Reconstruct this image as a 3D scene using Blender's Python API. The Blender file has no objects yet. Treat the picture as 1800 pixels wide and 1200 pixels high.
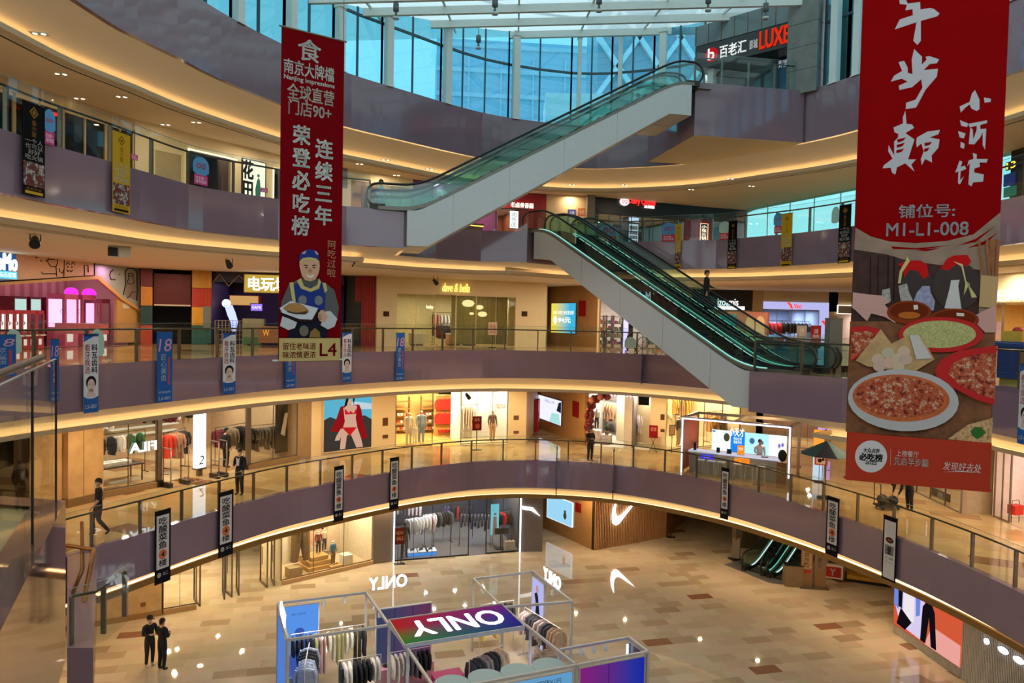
import bpy, math, random
from mathutils import Vector, Matrix
random.seed(7)
SC = bpy.context.scene
COL = SC.collection
PI = math.pi
# ------------------------------------------------------------------ camera
FPX, PITCH, ROLL, EYE = 1300.0, math.radians(1.9), 0.021, Vector((0, 0, 12.0))
_F = Vector((0, math.cos(PITCH), -math.sin(PITCH)))
_U0 = Vector((0, math.sin(PITCH), math.cos(PITCH)))
_R0 = Vector((1, 0, 0))
CR = _R0 * math.cos(ROLL) + _U0 * math.sin(ROLL)
CU = _U0 * math.cos(ROLL) - _R0 * math.sin(ROLL)
cam_d = bpy.data.cameras.new('camera')
cam_d.sensor_fit = 'HORIZONTAL'
cam_d.sensor_width = 36.0
cam_d.lens = FPX / 1800 * 36
cam_d.clip_end = 500
cam_o = bpy.data.objects.new('camera', cam_d)
COL.objects.link(cam_o)
cam_o.matrix_world = Matrix(((CR.x, CU.x, -_F.x, EYE.x), (CR.y, CU.y, -_F.y, EYE.y), (CR.z, CU.z, -_F.z, EYE.z), (0, 0, 0, 1)))
SC.camera = cam_o
# ------------------------------------------------------------------ view, sky
SC.view_settings.view_transform = 'Standard'
SC.view_settings.look = 'None'
SC.view_settings.exposure = 0.0
SC.view_settings.gamma = 1.0
SC.view_settings.use_curve_mapping = False
SC.cycles.max_bounces = 9
SC.cycles.diffuse_bounces = 3
SC.cycles.glossy_bounces = 3
SC.cycles.transmission_bounces = 3
SC.cycles.transparent_max_bounces = 14
SC.cycles.caustics_reflective = False
SC.cycles.caustics_refractive = False
SC.cycles.sample_clamp_indirect = 4.0
SKY = 1.6
world = bpy.data.worlds.new('world')
SC.world = world
world.use_nodes = True
_nt = world.node_tree
_nt.nodes.clear()
_o = _nt.nodes.new('ShaderNodeOutputWorld')
_b = _nt.nodes.new('ShaderNodeBackground')
_r = _nt.nodes.new('ShaderNodeValToRGB')
_s = _nt.nodes.new('ShaderNodeSeparateXYZ')
_t = _nt.nodes.new('ShaderNodeTexCoord')
_nt.links.new(_t.outputs['Generated'], _s.inputs[0])
_nt.links.new(_s.outputs['Z'], _r.inputs[0])
_r.color_ramp.elements[0].position = 0.0
_r.color_ramp.elements[0].color = (0.80, 0.93, 1.0, 1)
_r.color_ramp.elements[1].position = 0.7
_r.color_ramp.elements[1].color = (0.62, 0.83, 1.0, 1)
_nt.links.new(_r.outputs[0], _b.inputs[0])
_b.inputs[1].default_value = SKY
_nt.links.new(_b.outputs[0], _o.inputs[0])
def ray(px, py):
 return (CR * ((px - 900) / FPX) - CU * ((py - 600) / FPX) + _F)
def onz(px, py, z):
 d = ray(px, py)
 return EYE + d * ((z - EYE.z) / d.z)
def ony(px, py, Y):
 d = ray(px, py)
 return EYE + d * (Y / d.y)
# ------------------------------------------------------------------ materials
_M = {}
def rgb(h):
 """sRGB 0-255 triple to linear"""
 def c(v):
  v = v / 255
  return v / 12.92 if v <= 0.04045 else ((v + 0.055) / 1.055) ** 2.4
 return (c(h[0]), c(h[1]), c(h[2]), 1)
def new_mat(name):
 m = bpy.data.materials.new(name)
 m.use_nodes = True
 nt = m.node_tree
 for n in list(nt.nodes):
  nt.nodes.remove(n)
 out = nt.nodes.new('ShaderNodeOutputMaterial')
 return m, nt, out
def N(nt, t, **kw):
 n = nt.nodes.new('ShaderNode' + t)
 for k, v in kw.items():
  if k in n.inputs:
   n.inputs[k].default_value = v
  else:
   setattr(n, k, v)
 return n
def mat(c, rough=0.6, metal=0.0, var=0.06, scale=6.0, spec=0.5, name=None):
 """plain surface with a little procedural mottling; c is an sRGB triple"""
 key = ('p', tuple(c), rough, metal, var, scale, spec)
 if key in _M:
  return _M[key]
 m, nt, out = new_mat(name or 'surface')
 p = N(nt, 'BsdfPrincipled', Roughness=rough, Metallic=metal)
 p.inputs['Specular IOR Level'].default_value = spec
 col = rgb(c)
 if var > 0:
  g = N(nt, 'NewGeometry')
  n = N(nt, 'TexNoise', Scale=scale, Detail=3.0)
  nt.links.new(g.outputs['Position'], n.inputs['Vector'])
  r = N(nt, 'ValToRGB')
  r.color_ramp.elements[0].position = 0.3
  r.color_ramp.elements[1].position = 0.7
  r.color_ramp.elements[0].color = tuple(max(0, x * (1 - var)) for x in col[:3]) + (1,)
  r.color_ramp.elements[1].color = tuple(min(1, x * (1 + var)) for x in col[:3]) + (1,)
  nt.links.new(n.outputs['Fac'], r.inputs[0])
  nt.links.new(r.outputs[0], p.inputs['Base Color'])
 else:
  p.inputs['Base Color'].default_value = col
 nt.links.new(p.outputs[0], out.inputs[0])
 _M[key] = m
 return m
def emis(c, s=1.0):
 key = ('e', tuple(c), s)
 if key in _M:
  return _M[key]
 m, nt, out = new_mat('lit')
 e = N(nt, 'Emission', Color=rgb(c), Strength=s)
 nt.links.new(e.outputs[0], out.inputs[0])
 _M[key] = m
 return m
def glass(tint=(232, 244, 240), refl=0.08, edge=0.6, rough=0.0, dens=0.0, name='clear_glass'):
 key = ('g', tint, refl, edge, rough, dens)
 if key in _M:
  return _M[key]
 m, nt, out = new_mat(name)
 t = N(nt, 'BsdfTransparent', Color=rgb(tint))
 g = N(nt, 'BsdfGlossy', Color=(1, 1, 1, 1), Roughness=rough)
 lw = N(nt, 'LayerWeight', Blend=0.25)
 mr = N(nt, 'MapRange')
 mr.inputs['To Min'].default_value = refl
 mr.inputs['To Max'].default_value = edge
 nt.links.new(lw.outputs['Facing'], mr.inputs['Value'])
 mr2 = N(nt, 'Math', operation='POWER')
 nt.links.new(lw.outputs['Facing'], mr2.inputs[0])
 mr2.inputs[1].default_value = 3.0
 nt.links.new(mr2.outputs[0], mr.inputs['Value'])
 mx = N(nt, 'MixShader')
 nt.links.new(mr.outputs[0], mx.inputs[0])
 nt.links.new(t.outputs[0], mx.inputs[1])
 nt.links.new(g.outputs[0], mx.inputs[2])
 last = mx
 if dens > 0:
  d = N(nt, 'BsdfDiffuse', Color=rgb(tint))
  m2 = N(nt, 'MixShader', Fac=dens)
  nt.links.new(mx.outputs[0], m2.inputs[1])
  nt.links.new(d.outputs[0], m2.inputs[2])
  last = m2
 nt.links.new(last.outputs[0], out.inputs[0])
 _M[key] = m
 return m
# ------------------------------------------------------------------ mesh builder
class MB:
 def __init__(s):
  s.v, s.f, s.m, s.s = [], [], [], []
 def add(s, vs, fs, m=0, sm=False):
  o = len(s.v)
  s.v += [tuple(v) for v in vs]
  for f in fs:
   s.f.append(tuple(i + o for i in f))
   s.m.append(m)
   s.s.append(sm)
  return s
 def box(s, c, size, rz=0.0, m=0):
  cx, cy, cz = c
  x, y, z = size[0] / 2, size[1] / 2, size[2] / 2
  ca, sa = math.cos(rz), math.sin(rz)
  vs = []
  for dz in (-z, z):
   for dx, dy in ((-x, -y), (x, -y), (x, y), (-x, y)):
    vs.append((cx + dx * ca - dy * sa, cy + dx * sa + dy * ca, cz + dz))
  return s.add(vs, [(3, 2, 1, 0), (4, 5, 6, 7), (0, 1, 5, 4), (1, 2, 6, 5), (2, 3, 7, 6), (3, 0, 4, 7)], m)
 def b(s, x0, x1, y0, y1, z0, z1, m=0):
  return s.box(((x0 + x1) / 2, (y0 + y1) / 2, (z0 + z1) / 2), (x1 - x0, y1 - y0, z1 - z0), 0, m)
 def quad(s, a, b, c, d, m=0):
  return s.add([a, b, c, d], [(0, 1, 2, 3)], m)
 def poly(s, pts, m=0):
  return s.add(pts, [tuple(range(len(pts)))], m)
 def prism(s, pts, z0, z1, m=0):
  n = len(pts)
  vs = [(p[0], p[1], z0) for p in pts] + [(p[0], p[1], z1) for p in pts]
  fs = [tuple(range(n - 1, -1, -1)), tuple(range(n, 2 * n))]
  fs += [(i, (i + 1) % n, n + (i + 1) % n, n + i) for i in range(n)]
  return s.add(vs, fs, m)
 def plate(s, pts, y0, y1, m=0):
  """outline in the x-z plane given thickness in y"""
  n = len(pts)
  vs = [(p[0], y0, p[1]) for p in pts] + [(p[0], y1, p[1]) for p in pts]
  fs = [tuple(range(n)), tuple(range(2 * n - 1, n - 1, -1))]
  fs += [((i + 1) % n, i, n + i, n + (i + 1) % n) for i in range(n)]
  return s.add(vs, fs, m)
 def tube(s, pts, r, n=8, m=0, caps=True, sm=True):
  pts = [Vector(p) for p in pts]
  rr = r if isinstance(r, (list, tuple)) else [r] * len(pts)
  k = len(pts)
  t0 = (pts[1] - pts[0]).normalized()
  up = Vector((0, 0, 1)) if abs(t0.z) < 0.9 else Vector((1, 0, 0))
  a = t0.cross(up).normalized()
  vs = []
  for i in range(k):
   if i == 0:
    t = pts[1] - pts[0]
   elif i == k - 1:
    t = pts[-1] - pts[-2]
   else:
    t = (pts[i + 1] - pts[i]).normalized() + (pts[i] - pts[i - 1]).normalized()
   t = t.normalized() if t.length > 1e-9 else t0
   a = (a - t * a.dot(t))
   a = a.normalized() if a.length > 1e-6 else t.orthogonal().normalized()
   bb = t.cross(a)
   for j in range(n):
    th = 2 * PI * j / n
    vs.append(pts[i] + (a * math.cos(th) + bb * math.sin(th)) * rr[i])
  fs = []
  for i in range(k - 1):
   for j in range(n):
    fs.append((i * n + j, i * n + (j + 1) % n, (i + 1) * n + (j + 1) % n, (i + 1) * n + j))
  s.add(vs, fs, m, sm)
  if caps:
   s.add(vs[:n], [tuple(range(n - 1, -1, -1))], m)
   s.add(vs[-n:], [tuple(range(n))], m)
  return s
 def bar(s, p, q, w, h=None, m=0):
  """rectangular bar from p to q, w across, h upright"""
  h = h or w
  p, q = Vector(p), Vector(q)
  t = (q - p).normalized()
  up = Vector((0, 0, 1)) if abs(t.z) < 0.95 else Vector((0, 1, 0))
  a = t.cross(up).normalized() * (w / 2)
  bb = a.cross(t).normalized() * (h / 2)
  vs = [p - a - bb, p + a - bb, p + a + bb, p - a + bb, q - a - bb, q + a - bb, q + a + bb, q - a + bb]
  return s.add(vs, [(0, 3, 2, 1), (4, 5, 6, 7), (0, 1, 5, 4), (1, 2, 6, 5), (2, 3, 7, 6), (3, 0, 4, 7)], m)
 def lathe(s, prof, c=(0, 0, 0), n=16, m=0, sm=True, sx=1.0, sy=1.0):
  vs, fs = [], []
  k = len(prof)
  for r, z in prof:
   for j in range(n):
    th = 2 * PI * j / n
    vs.append((c[0] + r * math.cos(th) * sx, c[1] + r * math.sin(th) * sy, c[2] + z))
  for i in range(k - 1):
   for j in range(n):
    fs.append((i * n + j, i * n + (j + 1) % n, (i + 1) * n + (j + 1) % n, (i + 1) * n + j))
  s.add(vs, fs, m, sm)
  if prof[0][0] > 1e-4:
   s.add(vs[:n], [tuple(range(n - 1, -1, -1))], m)
  if prof[-1][0] > 1e-4:
   s.add(vs[-n:], [tuple(range(n))], m)
  return s
 def ell(s, c, r, nu=12, nv=8, m=0, M3=None):
  vs, fs = [], []
  for i in range(nv + 1):
   ph = -PI / 2 + PI * i / nv
   for j in range(nu):
    th = 2 * PI * j / nu
    v = Vector((r[0] * math.cos(ph) * math.cos(th), r[1] * math.cos(ph) * math.sin(th), r[2] * math.sin(ph)))
    if M3 is not None:
     v = M3 @ v
    vs.append((c[0] + v.x, c[1] + v.y, c[2] + v.z))
  for i in range(nv):
   for j in range(nu):
    fs.append((i * nu + j, i * nu + (j + 1) % nu, (i + 1) * nu + (j + 1) % nu, (i + 1) * nu + j))
  return s.add(vs, fs, m, True)
 def sweep(s, line, prof, m=0, sm=False, norms=None):
  """profile points (offset outward, z) swept along a plan polyline"""
  norms = norms or normals(line)
  k = len(prof)
  vs = []
  for p, nn in zip(line, norms):
   for o, z in prof:
    vs.append((p[0] + nn[0] * o, p[1] + nn[1] * o, z))
  fs = []
  for i in range(len(line) - 1):
   for j in range(k - 1):
    fs.append((i * k + j, (i + 1) * k + j, (i + 1) * k + j + 1, i * k + j + 1))
  return s.add(vs, fs, m, sm)
 def mesh(s, name, mats):
  me = bpy.data.meshes.new(name)
  me.from_pydata([tuple(v) for v in s.v], [], s.f)
  for mm in (mats if isinstance(mats, (list, tuple)) else [mats]):
   me.materials.append(mm)
  me.polygons.foreach_set('material_index', s.m)
  me.polygons.foreach_set('use_smooth', s.s)
  me.update()
  return me
 def build(s, name, mats, parent=None, loc=None, rz=0.0):
  o = bpy.data.objects.new(name, s.mesh(name, mats))
  COL.objects.link(o)
  if parent is not None:
   o.parent = parent
  if loc is not None:
   o.location = loc
   o.rotation_euler = (0, 0, rz)
  return o
def tag(o, label=None, cat=None, group=None, kind=None):
 if label: o['label'] = label
 if cat: o['category'] = cat
 if group: o['group'] = group
 if kind: o['kind'] = kind
 return o
def thing(name, label, cat, loc=(0, 0, 0), rz=0.0, group=None):
 o = bpy.data.objects.new(name, None)
 o.empty_display_size = 0.2
 COL.objects.link(o)
 o.location = loc
 o.rotation_euler = (0, 0, rz)
 return tag(o, label, cat, group)
def solid(mb, name, mats, label, cat, loc=(0, 0, 0), rz=0.0, group=None):
 return tag(mb.build(name, mats, None, loc, rz), label, cat, group)
def struct(mb, name, mats, loc=None, rz=0.0, parent=None):
 o = mb.build(name, mats, parent, loc, rz)
 if parent is None:
  o['kind'] = 'structure'
 return o
def children(o):
 return [c for c in _kids.get(o.name, [])]
def copy_tree(o, loc=None, rz=None, label=None, group=None, parent=None):
 c = o.copy()
 COL.objects.link(c)
 if parent is not None: c.parent = parent
 if loc is not None: c.location = loc
 if rz is not None: c.rotation_euler = (0, 0, rz)
 if label: c['label'] = label
 if group: c['group'] = group
 for ch in list(o.children):
  copy_tree(ch, parent=c)
 return c
# ------------------------------------------------------------------ plan curves
def normals(line):
 """unit normals on the LEFT of the direction of travel"""
 out = []
 n = len(line)
 for i in range(n):
  def seg(a, b):
   dx, dy = line[b][0] - line[a][0], line[b][1] - line[a][1]
   l = math.hypot(dx, dy) or 1
   return (-dy / l, dx / l)
  if i == 0:
   out.append(seg(0, 1))
  elif i == n - 1:
   out.append(seg(n - 2, n - 1))
  else:
   a, b = seg(i - 1, i), seg(i, i + 1)
   x, y = a[0] + b[0], a[1] + b[1]
   l = math.hypot(x, y) or 1
   x, y = x / l, y / l
   k = max(0.45, x * a[0] + y * a[1])
   out.append((x / k, y / k))
 return out
def offset(line, d):
 return [(p[0] + n[0] * d, p[1] + n[1] * d) for p, n in zip(line, normals(line))]
def smooth(pts, step=0.45):
 """Catmull-Rom through plan points"""
 P = [Vector((p[0], p[1])) for p in pts]
 P = [P[0] * 2 - P[1]] + P + [P[-1] * 2 - P[-2]]
 out = []
 for i in range(1, len(P) - 2):
  a, b, c, d = P[i - 1], P[i], P[i + 1], P[i + 2]
  k = max(2, int((c - b).length / step))
  for j in range(k):
   t = j / k
   q = 0.5 * ((2 * b) + (c - a) * t + (2 * a - 5 * b + 4 * c - d) * t * t + (3 * b - a - 3 * c + d) * t ** 3)
   out.append((q.x, q.y))
 out.append((P[-2].x, P[-2].y))
 return out
def length(line):
 return sum(math.dist(line[i], line[i + 1]) for i in range(len(line) - 1))
def along(line, s):
 """point and unit direction at arc length s"""
 for i in range(len(line) - 1):
  l = math.dist(line[i], line[i + 1])
  if s <= l or i == len(line) - 2:
   t = s / l if l else 0
   d = ((line[i + 1][0] - line[i][0]) / l, (line[i + 1][1] - line[i][1]) / l)
   return (line[i][0] + (line[i + 1][0] - line[i][0]) * t, line[i][1] + (line[i + 1][1] - line[i][1]) * t), d
  s -= l
def arc_of(line, p):
 """arc length of the line's closest point to p"""
 best, acc, sb = 1e9, 0, 0
 for i in range(len(line) - 1):
  a, b = Vector(line[i]), Vector(line[i + 1])
  ab = b - a
  l = ab.length
  t = max(0, min(1, (Vector(p[:2]) - a).dot(ab) / (l * l))) if l else 0
  d = (a + ab * t - Vector(p[:2])).length
  if d < best:
   best, sb = d, acc + l * t
  acc += l
 return sb
def hit(line, px, py=560, far=False):
 """where the sight line through an image column meets a plan curve"""
 d = ray(px, py)
 res = []
 acc = 0
 for i in range(len(line) - 1):
  (x0, y0), (x1, y1) = line[i], line[i + 1]
  ex, ey = x1 - x0, y1 - y0
  den = d.x * ey - d.y * ex
  l = math.hypot(ex, ey)
  if abs(den) > 1e-9:
   t = (x0 * ey - y0 * ex) / den
   u = (x0 * d.y - y0 * d.x) / den
   if t > 0 and -1e-6 <= u <= 1 + 1e-6:
    res.append((t, (d.x * t, d.y * t), acc + u * l))
  acc += l
 res.sort()
 if not res:
  raise ValueError('no hit %s' % px)
 return res[-1 if far else 0][1:]
class Bay:
 """straight stretch of wall: u along it, v into the shop, z up"""
 def __init__(s, p0, p1, zf, zc):
  s.p0, s.p1, s.zf, s.zc = Vector(p0[:2]), Vector(p1[:2]), zf, zc
  s.L = (s.p1 - s.p0).length
  s.x = (s.p1 - s.p0) / s.L
  s.y = Vector((-s.x.y, s.x.x))
  s.rz = math.atan2(s.x.y, s.x.x)
 def P(s, u, v=0.0, z=None):
  q = s.p0 + s.x * u + s.y * v
  return Vector((q.x, q.y, s.zf if z is None else z))
 def px(s, px, py, v=0.0):
  """image point to (u, z) on the plane v"""
  d = ray(px, py)
  o = s.p0 + s.y * v
  den = d.x * s.y.x + d.y * s.y.y
  t = (o.x * s.y.x + o.y * s.y.y) / den
  q = EYE + d * t
  return ((Vector((q.x, q.y)) - s.p0).dot(s.x), q.z)
 def rect(s, x0, y0, x1, y1, v=0.0):
  """u and z extent of an image rectangle, read at its middle column and row"""
  xm, ym = (x0 + x1) / 2, (y0 + y1) / 2
  return s.px(x0, ym, v)[0], s.px(x1, ym, v)[0], s.px(xm, y1, v)[1], s.px(xm, y0, v)[1]
# ------------------------------------------------------------------ levels
FL = {1: 0.0, 2: 5.2, 3: 10.4, 4: 15.6, 5: 20.8}
FH = 1.27                       # height of the edge band
LIP = {2: 3.36, 3: 8.43, 4: 13.98, 5: 18.35}
CE = {n: LIP[n + 1] - 0.10 for n in (1, 2, 3, 4)}
_ring = [(-13.2, 9), (-13.3, 12.5), (-12.95, 16.2), (-12.1, 19.7), (-10.95, 22.3), (-9.8, 24.9), (-8.5, 27.4), (-7.05, 29.3), (-5.3, 31.3), (-3.6, 32.9),
         (-1.6, 34.2), (0.3, 34.75), (2.4, 34.75), (4.6, 34.2), (6.6, 33.0), (8.8, 30.9), (10.45, 28.3), (11.5, 26.0), (12.35, 23.5), (12.9, 20.9), (13.15, 18.4), (13.2, 15), (13.0, 11), (12.6, 6), (12.4, 1)]
RING = smooth(_ring)
def L(pts, z):
 return [tuple(onz(px, py, z)[:2]) for px, py in pts]
# storey four: left run, landing of the two escalators, right run
_e4l = [(-11.6, 9.0), (-11.1, 12.2)] + L([(0, 228), (79, 254), (195, 286), (270, 308), (357, 331)], 15.6) + [(-7.6, 23.9)]
E4A = smooth(_e4l)[:-1] + [(-7.6, 23.9), (-5.7, 25.2), (-3.75, 26.0)]
E4A = E4A + [(-4.55, 29.2), (-3.2, 30.6), (-1.4, 31.5), (0.55, 31.5), (0.95, 31.95), (3.1, 33.9)]
E4B = [(3.1, 33.9)] + smooth(L([(1085, 474), (1144, 473.5), (1200, 473), (1277, 472), (1350, 468.5), (1400, 466), (1497, 459)], 15.6 - FH) + [(13.6, 23.4), (13.95, 20.5), (14.0, 17), (13.9, 12), (13.8, 6)])
E4 = E4A[:-1] + E4B
# storey five: the high band under the glazing
_e5 = [(-10.9, 9.5), (-10.5, 13)] + L([(133, 0), (218, 54), (312, 100), (388, 139), (490, 181), (600, 220), (705, 246), (847, 278), (960, 292), (1029, 296), (1093, 295), (1199, 288)], 19.1)
E5 = smooth(_e5 + [(9.7, 31.4), (11.6, 29.0), (12.75, 26.3)] + L([(1775, 129), (1800, 120)], 19.1) + [(14.1, 16), (14.0, 11), (13.9, 6)])
_k0 = arc_of(RING, (11.4, 26.3)); _k1 = arc_of(RING, (12.95, 20.6))
E3L = [(-1.0, 0.5), (-2.47, 3.57), (-3.6, 5.95), (-5.4, 6.25), (-8.5, 6.6)]
def sub(line, s0, s1, step=0.5):
 k = max(1, int((s1 - s0) / step))
 return [along(line, s0 + (s1 - s0) * j / k)[0] for j in range(k + 1)]
R3A = sub(RING, 0, _k0, 0.45)
FOOT = [(10.25, 25.95), (7.62, 23.63), (9.6, 21.38)]
R3B = sub(RING, _k1, length(RING), 0.45)
E3 = E3L + R3A + FOOT + R3B
E2 = RING
VIOLET = None
def violet_panels():
 m, nt, out = new_mat('violet_grey_panel')
 p = N(nt, 'BsdfPrincipled', Roughness=0.13)
 g = N(nt, 'NewGeometry')
 n = N(nt, 'TexNoise', Scale=0.5, Detail=2.0)
 nt.links.new(g.outputs['Position'], n.inputs['Vector'])
 r = N(nt, 'ValToRGB')
 r.color_ramp.elements[0].color = rgb((124, 100, 112))
 r.color_ramp.elements[1].color = rgb((138, 112, 124))
 nt.links.new(n.outputs['Fac'], r.inputs[0])
 nt.links.new(r.outputs[0], p.inputs['Base Color'])
 p.inputs['Coat Weight'].default_value = 0.5
 p.inputs['Coat Roughness'].default_value = 0.05
 nt.links.new(p.outputs[0], out.inputs[0])
 return m
VIOLET = violet_panels()
CREAM = mat((214, 200, 172), 0.7, var=0.02, scale=0.6)
CEIL = mat((226, 212, 194), 0.75, var=0.02, scale=0.5)
COVE = mat((232, 222, 204), 0.6, var=0.02, scale=0.7)
GOLD = mat((150, 118, 62), 0.35, 0.5, var=0.05)
DARK = mat((22, 20, 20), 0.5)
STEEL = mat((128, 118, 104), 0.35, 0.8, var=0.04)
DSTEEL = mat((66, 60, 52), 0.4, 0.7, var=0.04)
WHITE = mat((222, 222, 218), 0.5, var=0.02)
BLACK = mat((10, 10, 11), 0.45)
RUBBER = mat((14, 14, 15), 0.4)
STONE = mat((196, 162, 112), 0.3, var=0.12, scale=2.5)
GLZ = glass((247, 251, 248), 0.035, 0.32)
SHOPG = glass((250, 251, 248), 0.04, 0.35, name='shop_glass')
def tile_floor(name, sx, sy, rot, cols, rough, grout=None):
 m, nt, out = new_mat(name)
 p = N(nt, 'BsdfPrincipled', Roughness=rough, IOR=1.7)
 g = N(nt, 'NewGeometry')
 mp = N(nt, 'Mapping')
 mp.inputs['Rotation'].default_value = (0, 0, rot)
 nt.links.new(g.outputs['Position'], mp.inputs['Vector'])
 b = N(nt, 'TexBrick', Scale=1.0)
 b.inputs['Brick Width'].default_value = sx
 b.inputs['Row Height'].default_value = sy
 b.inputs['Mortar Size'].default_value = 0.004
 b.inputs['Color1'].default_value = (0, 0, 0, 1)
 b.inputs['Color2'].default_value = (1, 1, 1, 1)
 b.offset = 0.37
 nt.links.new(mp.outputs[0], b.inputs['Vector'])
 r = N(nt, 'ValToRGB')
 r.color_ramp.interpolation = 'CONSTANT'
 els = r.color_ramp.elements
 while len(els) < len(cols):
  els.new(0.5)
 for e, (pos, c) in zip(els, cols):
  e.position = pos
  e.color = rgb(c)
 nt.links.new(b.outputs['Color'], r.inputs[0])
 n = N(nt, 'TexNoise', Scale=1.7, Detail=6.0)
 nt.links.new(g.outputs['Position'], n.inputs['Vector'])
 mx = N(nt, 'Mix', data_type='RGBA', blend_type='MULTIPLY')
 mx.inputs[0].default_value = 0.25
 nt.links.new(r.outputs[0], mx.inputs[6])
 nt.links.new(n.outputs['Color'], mx.inputs[7])
 nt.links.new(mx.outputs[2], p.inputs['Base Color'])
 nt.links.new(p.outputs[0], out.inputs[0])
 return m
F1M = tile_floor('beige_marble_tiles', 1.05, 0.55, math.radians(-14), [(0.0, (214, 196, 168)), (0.36, (208, 189, 160)), (0.62, (202, 183, 154)), (0.80, (188, 167, 138)), (0.88, (216, 199, 172)), (0.955, (172, 149, 120)), (0.988, (150, 104, 78))], 0.035)
F2M = tile_floor('golden_marble_tiles', 1.6, 0.8, math.radians(25), [(0.0, (200, 168, 118)), (0.4, (192, 158, 110)), (0.7, (206, 176, 128)), (0.88, (172, 136, 92)), (0.97, (140, 96, 62))], 0.035)
def tess(loop, z, flip=False):
 from mathutils.geometry import tessellate_polygon
 tri = tessellate_polygon([[Vector((p[0], p[1], 0)) for p in loop]])
 vs = [(p[0], p[1], z) for p in loop]
 fs = []
 for t in tri:
  a, b, c = (Vector(loop[i]) for i in t)
  up = (b - a).cross(c - a) > 0
  fs.append(tuple(t) if up != flip else tuple(reversed(t)))
 return vs, fs
def outer(line):
 (x0, y0), (x1, y1) = line[0], line[-1]
 return list(line) + [(26, y1), (26, 56), (-28, 56), (-28, y0)]
OUT5 = [(18.2, 6), (18.2, 26.4), (16.3, 33.8), (13.4, 41.4), (13.4, 48), (-28, 48), (-28, 9.5)]
def slab(n, line, ztop, zbot, lipz, cz, floor_mat, part=''):
 """floor, edge band, lit cove, lip and the ceiling beneath one storey"""
 mb = MB()
 rim = (lambda l: list(l) + OUT5) if n == 5 else outer
 mb.add(*tess(rim(offset(line, 0.02)), ztop))
 struct(mb, 'floor_%s' % n, floor_mat)
 mb = MB()
 mb.sweep(line, [(0.22, ztop + 0.03), (0.0, ztop + 0.03), (0.0, zbot), (0.14, zbot - 0.01)])
 struct(mb, 'trim_%s' % n, VIOLET)
 mb = MB()
 k = 7
 sf = -0.6 if n == 2 else 0.0
 prof = []
 for i in range(k + 1):
  t = i / k
  prof.append((0.14 + (1.5 + sf) * t, zbot - 0.01 - (zbot - lipz - 0.24) * (t ** 1.25)))
 # back of the recess that hides the light strip
 e = prof[-1]
 prof += [(e[0] + 0.22, e[1] + 0.10), (e[0] + 0.22, lipz - 0.04)]
 mb.sweep(line, prof, sm=True)
 struct(mb, 'ceiling_%s' % (n + 3), COVE)
 mb = MB()
 dp = 0.13 if n == 2 else 0.06
 mb.sweep(line, [(a + sf, lipz + b) for a, b in ((1.84, -.02), (1.46, -.02), (1.46, .07), (1.42, .07), (1.42, -dp), (1.60, -dp), (1.60, -.10), (1.70, -.10))], 0)
 struct(mb, 'trim_%s' % (n + 4), GOLD if n == 2 else CREAM)
 mb = MB()
 mb.sweep(line, [(a + sf, lipz + b) for a, b in ((1.70, -.10), (1.70, -.03), (1.76, -.03), (1.76, -.10))])
 struct(mb, 'trim_%s' % (n + 8), DSTEEL)
 off = offset(line, 1.76 + sf)
 mb = MB()
 mb.add(*tess(rim(off), lipz - 0.10, True))
 struct(mb, 'ceiling_%s' % (n - 1), CEIL)
 return
def cove_strip(n, line, lipz, strength, col=(255, 206, 138)):
 mb = MB()
 sf = -0.6 if n == 2 else 0.0
 mb.sweep(line, [(1.66 + sf, lipz - 0.03), (1.84 + sf, lipz + 0.0)])
 o = mb.build('cove_light_strip', emis(col, strength))
 return o
mb = MB()
mb.b(-30, 28, -3, 60, -0.2, 0.0)
struct(mb, 'floor', F1M)
slab(2, E2, FL[2], FL[2] - FH, LIP[2], 0, F2M)
slab(3, E3, FL[3], FL[3] - FH, LIP[3], 0, F2M)
COPPER_REFLECTION = mat((176, 132, 118), 0.04, 0.75, var=0.02)  # ground floor's copper reflection put into the colour of the violet edge band
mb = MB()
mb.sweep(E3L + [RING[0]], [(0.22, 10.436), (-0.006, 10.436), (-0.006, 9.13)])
struct(mb, 'trim_14', COPPER_REFLECTION)
slab(4, E4, FL[4], FL[4] - FH, LIP[4], 0, F2M)
slab(5, E5, 21.1, 19.1, LIP[5], 0, F2M)
for n, ln, s in ((2, E2, 4.5), (3, E3[5:], 4.5), (4, E4, 5), (5, E5, 5.5)):
 c = cove_strip(n, ln, LIP[n], s)
 tag(c, ['warm light strip hidden in the cove under the second storey edge', 'warm light strip hidden in the cove under the third storey edge', 'warm light strip hidden in the cove under the fourth storey edge', 'warm light strip hidden in the cove under the top storey band'][n - 2], 'light strip')
# enclosing walls far behind the shops, so that daylight enters only by the glazing
mb = MB()
for (x0, y0, x1, y1) in ((-28, -3, -28, 56), (-28, 56, 26, 56), (26, 56, 26, -3), (26, -3, -28, -3)):
 mb.quad((x0, y0, 0), (x1, y1, 0), (x1, y1, 15.5), (x0, y0, 15.5))
struct(mb, 'wall_outer', CREAM)
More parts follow.
